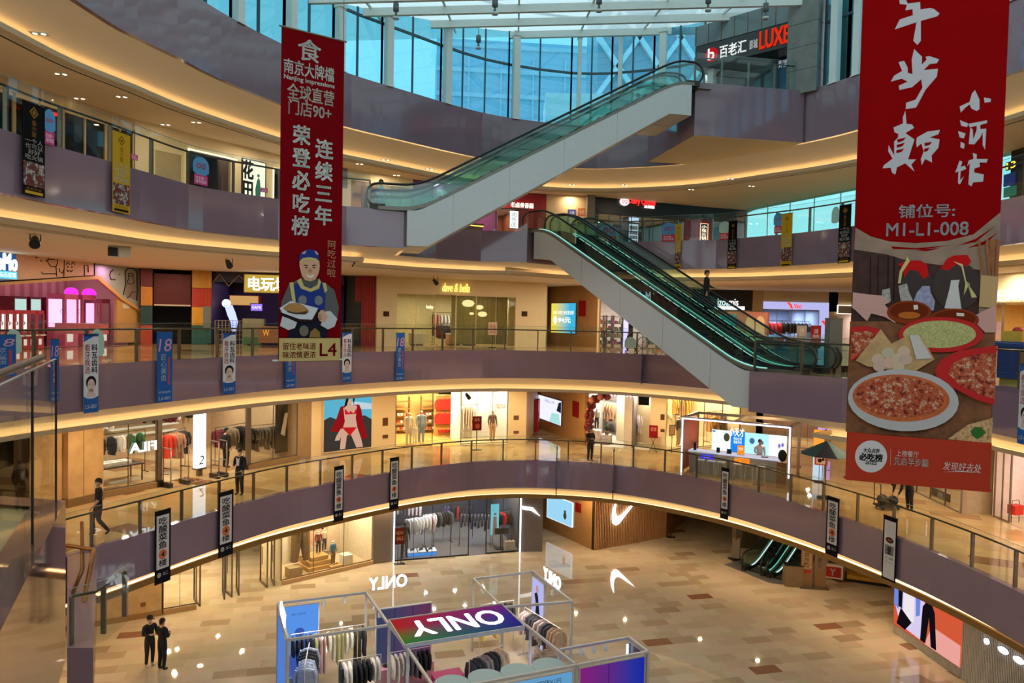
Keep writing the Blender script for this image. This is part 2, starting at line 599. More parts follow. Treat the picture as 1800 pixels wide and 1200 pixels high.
# ------------------------------------------------------------------ lettering
_TX = {}
def text_raw(body, bold=0.0, align='CENTER', spacing=1.0, shear=0.0, chsp=1.0):
 key = (body, bold, align, spacing, shear, chsp)
 if key in _TX:
  return _TX[key]
 c = bpy.data.curves.new('lettering', 'FONT')
 c.body = body
 c.align_x = align
 c.offset = 0.0
 c.space_line = spacing
 c.space_character = chsp
 c.shear = shear
 c.resolution_u = 3
 o = bpy.data.objects.new('lettering', c)
 COL.objects.link(o)
 dg = bpy.context.evaluated_depsgraph_get()
 me = bpy.data.meshes.new_from_object(o.evaluated_get(dg))
 vs = [tuple(v.co) for v in me.vertices]
 fs = [tuple(p.vertices) for p in me.polygons]
 bpy.data.objects.remove(o)
 bpy.data.curves.remove(c)
 bpy.data.meshes.remove(me)
 x0, x1 = min(v[0] for v in vs), max(v[0] for v in vs)
 y0, y1 = min(v[1] for v in vs), max(v[1] for v in vs)
 vs = [((v[0] - x0) / (x1 - x0), (v[1] - y0) / (y1 - y0)) for v in vs]
 _TX[key] = (vs, fs, (x1 - x0) / (y1 - y0))
 return _TX[key]
def put_text(mb, body, x0, x1, z0, z1, y, m=0, depth=0.006, keep=False, bold=0.0, **kw):
 """lettering fitted into a rectangle of the local x-z plane, facing -y"""
 vs, fs, asp = text_raw(body, **kw)
 if keep:
  w, h = x1 - x0, z1 - z0
  if w / h > asp:
   cx = (x0 + x1) / 2
   x0, x1 = cx - h * asp / 2, cx + h * asp / 2
  else:
   cz = (z0 + z1) / 2
   z0, z1 = cz - w / asp / 2, cz + w / asp / 2
 n = len(vs)
 if bold > 0:
  lines = body.count('\n') + 1
  e = min(bold, 0.03) * (z1 - z0) / lines
  for dx, dz in ((-e, -e), (e, -e), (-e, e), (e, e)):
   mb.add([(x0 + dx + a * (x1 - x0), y - depth, z0 + dz + b * (z1 - z0)) for a, b in vs], fs, m)
 P = [(x0 + a * (x1 - x0), y - depth, z0 + b * (z1 - z0)) for a, b in vs]
 F = [tuple(f) for f in fs]
 if depth > 0.004:
  P += [(p[0], y, p[2]) for p in P[:n]]
  cnt = {}
  for f in fs:
   for i in range(len(f)):
    e = (f[i], f[(i + 1) % len(f)])
    cnt[e] = cnt.get(e, 0) + 1
  for (a, b) in cnt:
   if (b, a) not in cnt:
    F.append((b, a, n + a, n + b))
 mb.add(P, F, m)
 return mb
def circ(cx, cz, r, n=20, rz=None, a0=0.0, a1=2 * PI):
 rz = rz or r
 k = n if abs(a1 - a0 - 2 * PI) < 1e-6 else n + 1
 return [(cx + r * math.cos(a0 + (a1 - a0) * i / n), cz + rz * math.sin(a0 + (a1 - a0) * i / n)) for i in range(k)]
# ------------------------------------------------------------------ clothing
_GM = {}
def garment_mesh(kind, col):
 key = (kind, tuple(col))
 if key in _GM:
  return _GM[key]
 mb = MB()
 ln = {'coat': 1.0, 'shirt': 0.66, 'dress': 1.1, 'trousers': 0.95, 'jacket': 0.72}[kind]
 w = {'coat': 0.25, 'shirt': 0.22, 'dress': 0.20, 'trousers': 0.16, 'jacket': 0.25}[kind]
 th = 0.045 if kind in ('shirt', 'dress') else 0.075
 rnd = random.Random(hash(key) % 1000)
 if kind == 'trousers':
  for s in (-1, 1):
   mb.tube([(0, s * 0.085, -0.06), (0, s * 0.09, -0.4), (0, s * 0.10, -ln)], [0.075, 0.07, 0.06], 8)
  mb.b(-0.05, 0.05, -0.16, 0.16, -0.14, -0.05)
 else:
  lv = [(-0.03, 0.05, 0.5), (-0.06, 0.62, 0.7), (-0.10, 0.95, 0.9), (-0.2, 0.92, 1.0), (-0.42, 0.84, 1.0), (-0.66 * ln - 0.1, 0.95, 1.1), (-ln, 1.08, 1.2)]
  n = 10
  vs, fs = [], []
  for z, a, t in lv:
   for j in range(n):
    an = 2 * PI * j / n
    rp = 1 + 0.10 * math.sin(3 * an + z * 4)
    vs.append((th * t * math.cos(an) * rp, w * a * math.sin(an), z))
  for i in range(len(lv) - 1):
   for j in range(n):
    fs.append((i * n + j, (i + 1) * n + j, (i + 1) * n + (j + 1) % n, i * n + (j + 1) % n))
  mb.add(vs, fs, 0, True)
  if kind != 'dress':
   for s in (-1, 1):
    mb.tube([(0, s * w * 0.85, -0.11), (0.01, s * w * 1.15, -0.32), (0.0, s * w * 1.12, -0.60)], [0.06, 0.055, 0.042], 7)
  if kind in ('coat', 'jacket'):
   mb.tube([(-0.02, -0.09, -0.06), (-th * 0.6, 0, -0.10), (-0.02, 0.09, -0.06)], 0.03, 6)
 mb.tube([(0, 0, 0.045), (0, 0.02, 0.02), (0, 0, 0.0), (0, 0, -0.05)], 0.006, 5, 1)
 mb.tube([(0, -0.19, -0.09), (0, 0, -0.045), (0, 0.19, -0.09)], 0.008, 5, 1)
 _GM[key] = mb.mesh('hanging_' + kind, [mat(col, 0.85, var=0.12, scale=14), STEEL])
 return _GM[key]
CNAME = {}
def hang(kind, col, loc, rz, label, group):
 o = bpy.data.objects.new('hanging_' + kind, garment_mesh(kind, col))
 COL.objects.link(o)
 o.location = loc
 o.rotation_euler = (0, 0, rz)
 return tag(o, label, kind, group)
def rack(label, loc, rz, ln, h, items, group, where, legs=True, col=None, step=None):
 """a rail on legs with clothes on hangers; items is a list of (kind, colour, word)"""
 m = mat(col or (40, 38, 36), 0.4, 0.6)
 t = thing('clothes_rack', label, 'clothes rack', loc, rz, None)
 MB().tube([(-ln / 2, 0, h), (ln / 2, 0, h)], 0.014, 6).build('rail', m, t)
 if legs:
  for s in (-1, 1):
   MB().tube([(s * ln / 2, 0, 0.02), (s * ln / 2, 0, h)], 0.014, 6).build('upright', m, t)
   MB().tube([(s * ln / 2, -0.24, 0.02), (s * ln / 2, 0.24, 0.02)], 0.016, 6).build('foot', m, t)
 else:
  for s in (-1, 1):
   MB().tube([(s * ln / 2, 0, h), (s * ln / 2, 0.3, h)], 0.012, 6).build('bracket', m, t)
 ca, sa = math.cos(rz), math.sin(rz)
 n = len(items)
 for i, (k, c, wd) in enumerate(items):
  x = -ln / 2 + ln * (i + 0.5) / n
  hang(k, c, (loc[0] + x * ca, loc[1] + x * sa, loc[2] + h - 0.075), rz + random.uniform(-0.04, 0.04), '%s %s hanging %s' % (wd, k, where), group).scale = (min(1.0, ln / n / (0.15 if k in ('shirt', 'dress') else 0.25)), random.uniform(.8, 1.12), random.uniform(.85, 1.2))
 return t
PAL_DARK = [((24, 22, 24), 'black'), ((52, 44, 40), 'dark brown'), ((40, 42, 52), 'charcoal'), ((96, 26, 34), 'maroon'), ((140, 124, 100), 'khaki'), ((196, 184, 160), 'cream')]
PAL_WARM = [((206, 186, 150), 'beige'), ((222, 214, 196), 'cream'), ((176, 126, 92), 'tan'), ((60, 52, 48), 'dark grey'), ((196, 140, 120), 'dusty pink'), ((230, 228, 222), 'white')]
PAL_BRIGHT = [((226, 224, 220), 'white'), ((24, 24, 28), 'black'), ((196, 36, 40), 'red'), ((90, 96, 110), 'grey blue'), ((224, 206, 212), 'pale pink')]
PAL_GOLD = [((232, 214, 170), 'cream'), ((206, 150, 60), 'mustard'), ((196, 130, 96), 'clay'), ((150, 120, 90), 'camel'), ((236, 228, 210), 'ivory')]
def picks(n, pal, kinds, seed):
 r = random.Random(seed)
 out = []
 while len(out) < n:
  c, wd = r.choice(pal)
  k = r.choice(kinds)
  for _ in range(r.choice((1, 2, 2, 3))):
   out.append((k, c, wd))
 return out[:n]
# ------------------------------------------------------------------ people
def skin_mesh(J, E, mats_of, root):
 """grow one continuous surface over a joint graph; J name -> (co, rx, ry)"""
 names = list(J)
 idx = {n: i for i, n in enumerate(names)}
 me = bpy.data.meshes.new('body')
 me.from_pydata([J[n][0] for n in names], [(idx[a], idx[b]) for a, b in E], [])
 o = bpy.data.objects.new('body', me)
 COL.objects.link(o)
 sk = o.modifiers.new('skin', 'SKIN')
 sk.use_smooth_shade = True
 sk.branch_smoothing = 0.4
 ss = o.modifiers.new('sub', 'SUBSURF')
 ss.levels = 1
 ss.render_levels = 1
 for i, n in enumerate(names):
  v = me.skin_vertices[0].data[i]
  v.radius = (J[n][1], J[n][2])
  v.use_root = (n == root)
 dg = bpy.context.evaluated_depsgraph_get()
 out = bpy.data.meshes.new_from_object(o.evaluated_get(dg))
 bpy.data.objects.remove(o)
 segs = [(Vector(J[a][0]), Vector(J[b][0]), mats_of(a, b)) for a, b in E]
 for p in out.polygons:
  c = p.center
  best, bm = 1e9, 0
  for a, b, mi in segs:
   ab = b - a
   t = max(0, min(1, (c - a).dot(ab) / max(1e-9, ab.length_squared)))
   d = (a + ab * t - c).length
   if d < best:
    best, bm = d, mi
  p.material_index = bm
  p.use_smooth = True
 return out
SKIN = (196, 150, 122)
def person(label, loc, rz, top=(24, 24, 28), legs=(28, 28, 32), hair=(18, 16, 16), shoes=(16, 16, 16), skin=SKIN, h=1.72, pose=None, mask=None, longhair=False,
           sleeves=True, category='person', name='person', group=None, face=True):
 """a standing figure facing -y; pose overrides joints"""
 J = {
  'pelvis': ((0, 0, 0.95), 0.145, 0.105), 'waist': ((0, 0, 1.08), 0.135, 0.095), 'chest': ((0, 0.0, 1.27), 0.16, 0.11), 'collar': ((0, 0.01, 1.42), 0.10, 0.075),
  'neck': ((0, 0.0, 1.49), 0.052, 0.052), 'jaw': ((0, -0.012, 1.555), 0.066, 0.078), 'skull': ((0, 0.0, 1.635), 0.078, 0.092), 'crown': ((0, 0.005, 1.695), 0.052, 0.06),
  'nose': ((0, -0.105, 1.60), 0.012, 0.012),
 }
 E = [('pelvis', 'waist'), ('waist', 'chest'), ('chest', 'collar'), ('collar', 'neck'), ('neck', 'jaw'), ('jaw', 'skull'), ('skull', 'crown'), ('skull', 'nose')]
 for s, n in ((-1, 'l'), (1, 'r')):
  J.update({
   n + 'sh': ((s * 0.185, 0.01, 1.395), 0.062, 0.062), n + 'el': ((s * 0.235, 0.02, 1.12), 0.045, 0.045), n + 'wr': ((s * 0.245, -0.05, 0.89), 0.03, 0.028),
   n + 'pa': ((s * 0.245, -0.065, 0.82), 0.018, 0.035),
   n + 'hp': ((s * 0.09, 0, 0.87), 0.092, 0.095), n + 'kn': ((s * 0.10, -0.015, 0.49), 0.062, 0.065), n + 'an': ((s * 0.105, 0.02, 0.10), 0.045, 0.048),
   n + 'he': ((s * 0.105, 0.03, 0.04), 0.04, 0.04), n + 'to': ((s * 0.115, -0.13, 0.032), 0.04, 0.03), n + 'ea': ((s * 0.085, 0.005, 1.61), 0.012, 0.02)})
  E += [('collar', n + 'sh'), (n + 'sh', n + 'el'), (n + 'el', n + 'wr'), (n + 'wr', n + 'pa'), ('pelvis', n + 'hp'), (n + 'hp', n + 'kn'), (n + 'kn', n + 'an'), (n + 'an', n + 'he'),
              (n + 'he', n + 'to'), ('skull', n + 'ea')]
 for k in J:
  if k[1:] in ('sh', 'el', 'kn', 'an', 'hp') or k in ('pelvis', 'waist', 'chest', 'collar'):
   J[k] = (J[k][0], J[k][1] * 1.2, J[k][2] * 1.2)
 pose = pose or {}
 for k, v in pose.items():
  if k in J:
   J[k] = (tuple(v), J[k][1], J[k][2])
 for n, s in (('l', -1), ('r', 1)):
  P, W = Vector(J[n + 'pa'][0]), Vector(J[n + 'wr'][0])
  d = (P - W).normalized()
  a = d.cross(Vector((s, 0.2, 0.1))).normalized()
  for q in range(4):
   b = P + a * (q - 1.5) * 0.018
   ln = (0.062, 0.074, 0.070, 0.054)[q]
   J[n + 'f%da' % q] = (tuple(b + d * ln * 0.55), 0.0085, 0.0085)
   J[n + 'f%db' % q] = (tuple(b + d * ln + Vector((-s * 0.012, 0, 0))), 0.007, 0.007)
   E += [(n + 'pa', n + 'f%da' % q), (n + 'f%da' % q, n + 'f%db' % q)]
  J[n + 'th'] = (tuple(W + d * 0.035 - a * 0.045), 0.010, 0.010)
  E += [(n + 'wr', n + 'th')]
 def mo(a, b):
  for s in 'lr':
   if b in (s + 'kn', s + 'an', s + 'hp'): return 1
   if b in (s + 'he', s + 'to'): return 2
   if b[0] == s and b[1:2] == 'f' or b in (s + 'pa', s + 'th', s + 'ea'): return 3
   if b == s + 'wr': return 0 if sleeves else 3
   if b in (s + 'sh', s + 'el'): return 0
  if b in ('neck', 'jaw', 'skull', 'crown', 'nose'): return 3
  if b == 'waist': return 0
  return 0
 me = skin_mesh(J, E, mo, 'pelvis')
 for c, r in ((top, 0.85), (legs, 0.85), (shoes, 0.5), (skin, 0.6)):
  me.materials.append(mat(c, r, var=0.05, scale=20))
 t = thing(name, label, category, loc, rz, group)
 o = bpy.data.objects.new('body', me)
 COL.objects.link(o)
 o.parent = t
 k = h / 1.75
 t.scale = (k, k, k)
 sk = Vector(J['skull'][0]); ja = Vector(J['jaw'][0])
 up = (sk - ja).normalized()
 R3 = Vector((0, 0, 1)).rotation_difference(up).to_matrix()
 hm = mat(hair, 0.6, var=0.1, scale=40) if hair else None
 if hair:
  mb = MB()
  vs, fs = [], []
  nu, nv = 14, 6
  for i in range(nv + 1):
   ph = PI / 2 * (1 - i / nv) - (0.10 if i == nv else 0)
   for j in range(nu):
    th = 2 * PI * j / nu
    back = max(0, math.sin(th))
    v = Vector((0.095 * math.cos(ph) * math.cos(th), 0.108 * math.cos(ph) * math.sin(th) + 0.004, 0.105 * math.sin(ph) + 0.02 - (0.085 * back if i >= nv - 1 else 0) * (1.0 if not longhair else 2.6)))
    v = R3 @ v
    vs.append(tuple(sk + v))
  for i in range(nv):
   for j in range(nu):
    fs.append((i * nu + j, (i + 1) * nu + j, (i + 1) * nu + (j + 1) % nu, i * nu + (j + 1) % nu))
  mb.add(vs, fs, 0, True)
  mb.build('hair', hm, t)
 if face:
  mb = MB()
  for s in (-1, 1):
   mb.ell(tuple(sk + R3 @ Vector((s * 0.033, -0.088, -0.012))), (0.012, 0.008, 0.007), 8, 6)
  mb.build('eyes', BLACK, t)
  if mask:
   mb = MB()
   mb.ell(tuple(ja + R3 @ Vector((0, -0.035, 0.012))), (0.062, 0.062, 0.05), 12, 8)
   mb.build('face_mask', mat(mask, 0.8, var=0.02), t)
  else:
   MB().ell(tuple(ja + R3 @ Vector((0, -0.072, 0.002))), (0.024, 0.010, 0.007), 8, 6).build('mouth', mat((150, 80, 72), 0.5), t)
 return t, J
# ------------------------------------------------------------------ lamps
def area(loc, size, power, col=(1, 0.8, 0.56), shape='DISK', rot=(0, 0, 0), size_y=None, spread=None):
 l = bpy.data.lights.new('downlight', 'AREA')
 l.shape = shape
 l.size = size
 if size_y:
  l.size_y = size_y
 l.energy = power
 l.color = col
 if spread: l.spread = spread
 o = bpy.data.objects.new('downlight', l)
 COL.objects.link(o)
 o.location = loc
 o.rotation_euler = rot
 return o
# ------------------------------------------------------------------ shop parts
_wn = [40]
def win_name():
 _wn[0] += 1
 return 'window_%d' % _wn[0]
def slabwall(B, u0, u1, z0, z1, m, v0=0.0, v1=0.22, name='wall_shopfront'):
 mb = MB()
 mb.b(0, u1 - u0, v0, v1, 0, z1 - z0)
 return struct(mb, name, m, B.P(u0, 0, z0), B.rz)
def wpx(B, x0, y0, x1, y1, m, v0=0.0, v1=0.22, full=True):
 """wall piece between two image columns, whole height or between two rows"""
 u0, u1, z0, z1 = B.rect(x0, y0, x1, y1)
 if full:
  z0, z1 = B.zf, B.zc + 0.2
 return slabwall(B, u0, u1, z0, z1, m, v0, v1)
def room(B, u0, u1, depth, ztop, wallm, floorm=None, light=80, col=(1, 0.93, 0.82), ceilm=None, v0=0.0, back=True, sides=(True, True), nl=1):
 """inside of a shop behind its front"""
 d = depth
 Lw = u1 - u0
 z0, z1 = 0.012, ztop - B.zf
 def face(nm, m, *q):
  struct(MB().quad(*q), nm, m, B.P(u0, 0), B.rz)
 if back: face('wall_back', wallm, (0, d, 0), (Lw, d, 0), (Lw, d, z1), (0, d, z1))
 if sides[0]: face('wall_left', wallm, (0, v0, 0), (0, d, 0), (0, d, z1), (0, v0, z1))
 if sides[1]: face('wall_right', wallm, (Lw, d, 0), (Lw, v0, 0), (Lw, v0, z1), (Lw, d, z1))
 face('ceiling', ceilm or WHITE, (0, v0, z1), (0, d, z1), (Lw, d, z1), (Lw, v0, z1))
 if floorm: face('floor', floorm, (0, v0, z0), (Lw, v0, z0), (Lw, d, z0), (0, d, z0))
 k = max(1, min(4, round(Lw / 1.6)))
 for i in range(k):
  for f in (0.28, 0.66):
   area(B.P(u0 + Lw * (i + 0.5) / k, v0 + (d - v0) * f, ztop - 0.05), 0.16, light / k / 2, col)
def panes(B, u0, u1, z0, z1, n, v=0.05, frame=None, m=None, fw=0.04):
 """shop window of n panes in one frame"""
 mb = MB()
 Lw = u1 - u0
 mb.b(0, Lw, v, v + 0.012, z0 - B.zf, z1 - B.zf)
 w = struct(mb, win_name(), m or SHOPG, B.P(u0, 0), B.rz)
 mb = MB()
 for i in range(n + 1):
  x = Lw * i / n
  e = fw if i in (0, n) else fw * 0.35
  mb.b(x - e / 2, x + e / 2, v - 0.02, v + 0.035, z0 - B.zf, z1 - B.zf)
 mb.b(0, Lw, v - 0.02, v + 0.035, z1 - B.zf - fw, z1 - B.zf)
 mb.b(0, Lw, v - 0.02, v + 0.035, z0 - B.zf, z0 - B.zf + fw)
 mb.build('window_frame', frame or STEEL, w)
 return w
def board(B, x0, y0, x1, y1, m, name, label, cat, v=-0.06, th=0.06, group=None, edge=None):
 """a flat board standing on the wall plane, given as an image rectangle; returns (object, width, height)"""
 if -0.06 < v < 0: th = -v - 0.004
 u0, u1, z0, z1 = B.rect(x0, y0, x1, y1, v)
 t = thing(name, label, cat, B.P((u0 + u1) / 2, v, z0), B.rz, group)
 w, h = u1 - u0, z1 - z0
 mb = MB().b(-w / 2, w / 2, 0, th, 0, h)
 mb.build('panel', m, t)
 if edge:
  e = MB()
  for a in ((-w / 2 - 0.03, -w / 2), (w / 2, w / 2 + 0.03)):
   e.b(a[0], a[1], -0.015, th, 0, h)
  e.b(-w / 2 - 0.03, w / 2 + 0.03, -0.015, th, h, h + 0.03)
  e.b(-w / 2 - 0.03, w / 2 + 0.03, -0.015, th, -0.03, 0)
  e.build('frame', edge, t)
 return t, w, h
def letters(t, body, x0, x1, z0, z1, m, y=0.0, depth=0.012, name='lettering', **kw):
 mb = MB()
 put_text(mb, body, x0, x1, z0, z1, y, 0, depth, **kw)
 return mb.build(name, m, t)
def shape(t, polys, m, y=0.0, th=0.004, name='printed_shape'):
 mb = MB()
 for p in polys:
  mb.plate(p, y - th, y)
 return mb.build(name, m, t)
def letter_sign(B, x0, y0, x1, y1, body, m, label, name='shop_sign', cat='sign', v=-0.10, depth=0.05, group=None, **kw):
 """free-standing letters fixed to the wall"""
 u0, u1, z0, z1 = B.rect(x0, y0, x1, y1, v)
 mb = MB()
 w, h = u1 - u0, z1 - z0
 put_text(mb, body, -w / 2, w / 2, 0, h, depth, 0, depth, **kw)
 return solid(mb, name, m, label, cat, B.P((u0 + u1) / 2, v, z0), B.rz, group)
# ------------------------------------------------------------------ skylight hall: glazing, columns, roof
def roofz(x, y):
 return 23.3 + 0.18 * (y - 27.3) + 0.045 * (x + 6)
GLAZE = glass((116, 198, 222), 0.06, 0.35, name='tinted_glazing')
MULL = mat((70, 92, 100), 0.45, 0.3)
WPAINT = mat((226, 232, 226), 0.55, var=0.02)
# glazed wall on top of the high band, one pane per column bay
gl_line = offset(E5, 0.35)
col_px = [405, 499, 585, 670.5, 774.5, 894, 1004, 1075, 1148.5, 1237, 1449, 1490, 1560]
arcs = []
for px in col_px:
 p, s = hit(gl_line, px, 150)
 arcs.append(s)
s_first, s_last = arcs[0], arcs[-1]
left = [s_first - 2.3 * k for k in range(4, 0, -1)]
left = [s for s in left if s > 0.5]
arcs_all = left + arcs + [s_last + 2.4, s_last + 4.8, s_last + 7.2]
arcs_all = [s for s in arcs_all if s < length(gl_line) - 0.1]
TRANS = 2.55          # transom height above the sill
ZS = 21.1
wn = 0
for i in range(len(arcs_all) - 1):
 a, b = arcs_all[i], arcs_all[i + 1]
 if i == len(left) + 9:
  continue            # the cinema entrance stands here
 k = 3 if b - a > 3.4 else 2
 (pa, _), (pb, _) = along(gl_line, a), along(gl_line, b)
 pts = [along(gl_line, a + (b - a) * j / k)[0] for j in range(k + 1)]
 wn += 1
 mb = MB()
 for j in range(k):
  (x0, y0), (x1, y1) = pts[j], pts[j + 1]
  mb.quad((x0, y0, ZS), (x1, y1, ZS), (x1, y1, roofz(x1, y1) + 0.3), (x0, y0, roofz(x0, y0) + 0.3))
 w = struct(mb, 'window_%d' % wn, GLAZE)
 mb = MB()
 for j in range(k + 1):
  x, y = pts[j]
  if 0 < j < k or True:
   mb.bar((x, y, ZS), (x, y, roofz(x, y) + 0.3), 0.07, 0.14)
 for j in range(k):
  (x0, y0), (x1, y1) = pts[j], pts[j + 1]
  mb.bar((x0, y0, ZS + TRANS), (x1, y1, ZS + TRANS), 0.10, 0.09)
  mb.bar((x0, y0, ZS + 0.03), (x1, y1, ZS + 0.03), 0.10, 0.06)
  mb.bar((x0, y0, ZS + TRANS + 2.6), (x1, y1, ZS + TRANS + 2.6), 0.10, 0.09)
 mb.build('window_frame', MULL, w)
# white columns just inside the glazing
in_line = offset(E5, 0.10)
for i, s in enumerate(arcs_all):
 (x, y), d = along(in_line, min(s, length(in_line) - 0.05))
 wd = 0.30 if i not in (len(left) + 6, len(left) + 7) else 0.17
 mb = MB()
 h = roofz(x, y) + 0.25
 mb.box((0, 0, (h - 21.1) / 2), (wd, 0.26, h - 21.1))
 mb.box((0, 0, 0.02), (wd + 0.08, 0.34, 0.04))
 mb.box((0, 0, h - 21.1 - 0.12), (wd + 0.06, 0.36, 0.2))
 c = struct(mb, 'column_%d' % (i + 1), WPAINT, (x, y, 21.1), math.atan2(d[1], d[0]))
# roof beams, purlins and translucent panels
roofm, nt, out = new_mat('frosted_roof_panel')
_tr = N(nt, 'BsdfTransparent', Color=rgb((226, 246, 240)))
_tl = N(nt, 'BsdfTranslucent', Color=rgb((236, 246, 240)))
_df = N(nt, 'BsdfDiffuse', Color=rgb((226, 234, 228)))
_m1 = N(nt, 'MixShader', Fac=0.5)
_m2 = N(nt, 'MixShader', Fac=0.70)
nt.links.new(_tl.outputs[0], _m1.inputs[1]); nt.links.new(_df.outputs[0], _m1.inputs[2])
nt.links.new(_tr.outputs[0], _m2.inputs[1]); nt.links.new(_m1.outputs[0], _m2.inputs[2])
nt.links.new(_m2.outputs[0], out.inputs[0])
beam_y = [8, 11.5, 15, 18.5, 21.5, 24.4, 27.2, 29.4, 31.9, 34.6]
def span(y):
 """extent of the hall at depth y, at the glazing line"""
 xs = []
 for i in range(len(gl_line) - 1):
  (x0, y0), (x1, y1) = gl_line[i], gl_line[i + 1]
  if (y0 - y) * (y1 - y) <= 0 and abs(y1 - y0) > 1e-6:
   xs.append(x0 + (x1 - x0) * (y - y0) / (y1 - y0))
 if len(xs) < 2:
  return (-1.0, 4.5)
 return (min(xs), max(xs))
for i, y in enumerate(beam_y):
 x0, x1 = span(y)
 x1 = max(x1, 12.5)
 mb = MB()
 mb.bar((x0, y, roofz(x0, y) + 0.12), (x1, y, roofz(x1, y) + 0.12), 0.16, 0.30)
 struct(mb, 'ceiling_beam_%d' % (i + 1), WPAINT)
mb = MB()
for i in range(len(beam_y) - 1):
 ya, yb = beam_y[i], beam_y[i + 1]
 x0 = min(span(ya)[0], span(yb)[0])
 x = math.ceil(x0 / 2.9) * 2.9
 while x < 13.5:
  mb.bar((x, ya, roofz(x, ya) + 0.30), (x, yb, roofz(x, yb) + 0.30), 0.07, 0.09)
  mb.bar((x, ya, roofz(x, ya) + 0.02), (x, ya + 0.32, roofz(x, ya) + 0.30), 0.05, 0.05)
  x += 2.9
struct(mb, 'ceiling_purlins', WPAINT)
mb = MB()
vs = []
for y in (6, 36.5):
 for x in (-14, 16):
  vs.append((x, y, roofz(x, y) + 0.42))
mb.quad(vs[0], vs[1], vs[3], vs[2])
struct(mb, 'ceiling_skylight', roofm)
mb = MB()
for i in range(len(beam_y) - 1):
 for f in (0.25, 0.5, 0.75):
  y = beam_y[i] + (beam_y[i + 1] - beam_y[i]) * f
  x0, x1 = span(y)
  mb.bar((x0, y, roofz(x0, y) + 0.40), (13.6, y, roofz(13.6, y) + 0.40), 0.03, 0.04)
struct(mb, 'ceiling_glazing_bars', WPAINT)
# opaque roof over the near part of the hall and behind the glazing on storey five
mb = MB()
mb.quad((-28, -3, 27.0), (26, -3, 27.0), (26, 6, 21.0), (-28, 6, 21.0))
struct(mb, 'ceiling_near', CREAM)
# suspended lamps under the beams
lampm = mat((96, 100, 100), 0.4, 0.5)
_l0 = None
for k, (px, py, y) in enumerate(((696, 22, 27.2), (870, 14, 27.2), (1053, 9, 27.2), (1245, 8, 27.2), (841, 76, 31.9), (1346, 22, 27.2))):
 p = ony(px, py, y)
 lab = ['pendant spotlight under the roof beam, leftmost of its row', 'pendant spotlight under the roof, second of its row from the left', 'pendant spotlight under the roof, third of its row from the left',
           'pendant spotlight under the roof, fourth of its row, above the upper escalator landing', 'lower pendant spotlight hanging in front of the glazed wall', 'pendant spotlight in front of the dark cinema canopy'][k]
 t = thing('pendant_spotlight', lab, 'light', (p.x, p.y, p.z), 0, 'pendant spotlights under the roof')
 h = roofz(p.x, p.y) - p.z
 MB().tube([(0, 0, 0.15), (0, 0, max(0.3, h))], 0.015, 6).build('hanger', lampm, t)
 MB().lathe([(0.02, 0.34), (0.10, 0.32), (0.11, 0.05), (0.03, 0.0)], n=12).lathe([(0.03, 0.0), (0.05, -0.06), (0.05, -0.12)], n=10).build('housing', lampm, t)
 MB().lathe([(0.02, -0.12), (0.11, -0.16), (0.12, -0.24), (0.09, -0.25)], n=12).build('lamp_head', mat((190, 192, 188), 0.3, 0.4), t)
# ------------------------------------------------------------------ balustrades
POSTM = mat((108, 98, 84), 0.35, 0.6, var=0.04)
HANDM = mat((70, 62, 54), 0.35, 0.7, var=0.03)
def railing(label, line, z, pitch=1.55, gh=1.18, hh=1.0, setback=0.06, posts=True, postmat=None):
 """glass panels standing on an edge line, posts and handrail behind them"""
 T = thing('glass_balustrade', label, 'railing', (line[0][0], line[0][1], z), 0, 'glass balustrades along the storeys')
 ox, oy = line[0]
 loc = [(x - ox, y - oy) for x, y in line]
 g = offset(loc, setback)
 h = offset(loc, setback + 0.10)
 n = max(1, round(length(g) / pitch))
 Lg = length(g)
 for i in range(n):
  a, b = Lg * i / n + 0.008, Lg * (i + 1) / n - 0.008
  m = max(1, int((b - a) / 0.5))
  pts = [along(g, a + (b - a) * j / m)[0] for j in range(m + 1)]
  mb = MB()
  mb.sweep(pts, [(0, -0.1), (0, gh), (0.014, gh), (0.014, -0.1)])
  mb.build('glass_panel', GLZ, T)
  mb = MB()
  mb.sweep([(x, y) for x, y in pts], [(-0.003, gh - 0.0), (-0.003, gh + 0.008), (0.017, gh + 0.008), (0.017, gh)])
  if not posts:
   x, y = pts[-1]
   MB().b(x - .006, x + .006, y - .006, y + .006, -.1, gh).build('joint', BLACK, T)
  mb.build('top_edge', mat((150, 160, 152), 0.2, 0.3, var=0), T)
 Lh = length(h)
 for i in range(n + 1):
  (x, y), d = along(h, min(Lh, Lh * i / n))
  if posts:
   MB().box((x, y, hh / 2), (0.05, 0.10, hh), math.atan2(d[1], d[0])).build('post', postmat or POSTM, T)
 mb = MB()
 m = max(2, int(Lh / 0.5))
 mb.tube([(*along(h, Lh * j / m)[0], hh) for j in range(m + 1)], 0.028, 8)
 mb.build('handrail', HANDM, T)
 return T
s_2 = arc_of(RING, (-12.2, 19.3))
railing('curved glass balustrade around the second storey, lowest of the long curved railings', sub(RING, s_2, length(RING) - 1), FL[2])
_s3a = arc_of(RING, (-13.25, 13))
_s3b = _k0 - 0.2
railing('curved glass balustrade of the third storey left of the lower escalator', sub(RING, _s3a, _s3b), FL[3])
railing('glass balustrade of the third storey at the foot of the lower escalator', [(7.70, 23.54), (9.6, 21.38)] + R3B[:-2], FL[3], setback=0.0)
railing('near glass balustrade of the third storey at the lower left of the photo', [(-1.0, 0.5), (-2.47, 3.57), (-3.6, 5.95)], FL[3], pitch=1.2, posts=False, hh=1.2)
iA = [i for i, p in enumerate(E4A) if p == (-3.75, 26.0)][0]
_a = E4A[:iA + 1]
railing('glass balustrade of the fourth storey left of the upper escalator', sub(_a, 0.5, length(_a) - 1.3), FL[4])
iC = [i for i, p in enumerate(E4A) if p == (-3.2, 30.6)][0]
_b = E4A[iC:iC + 3]
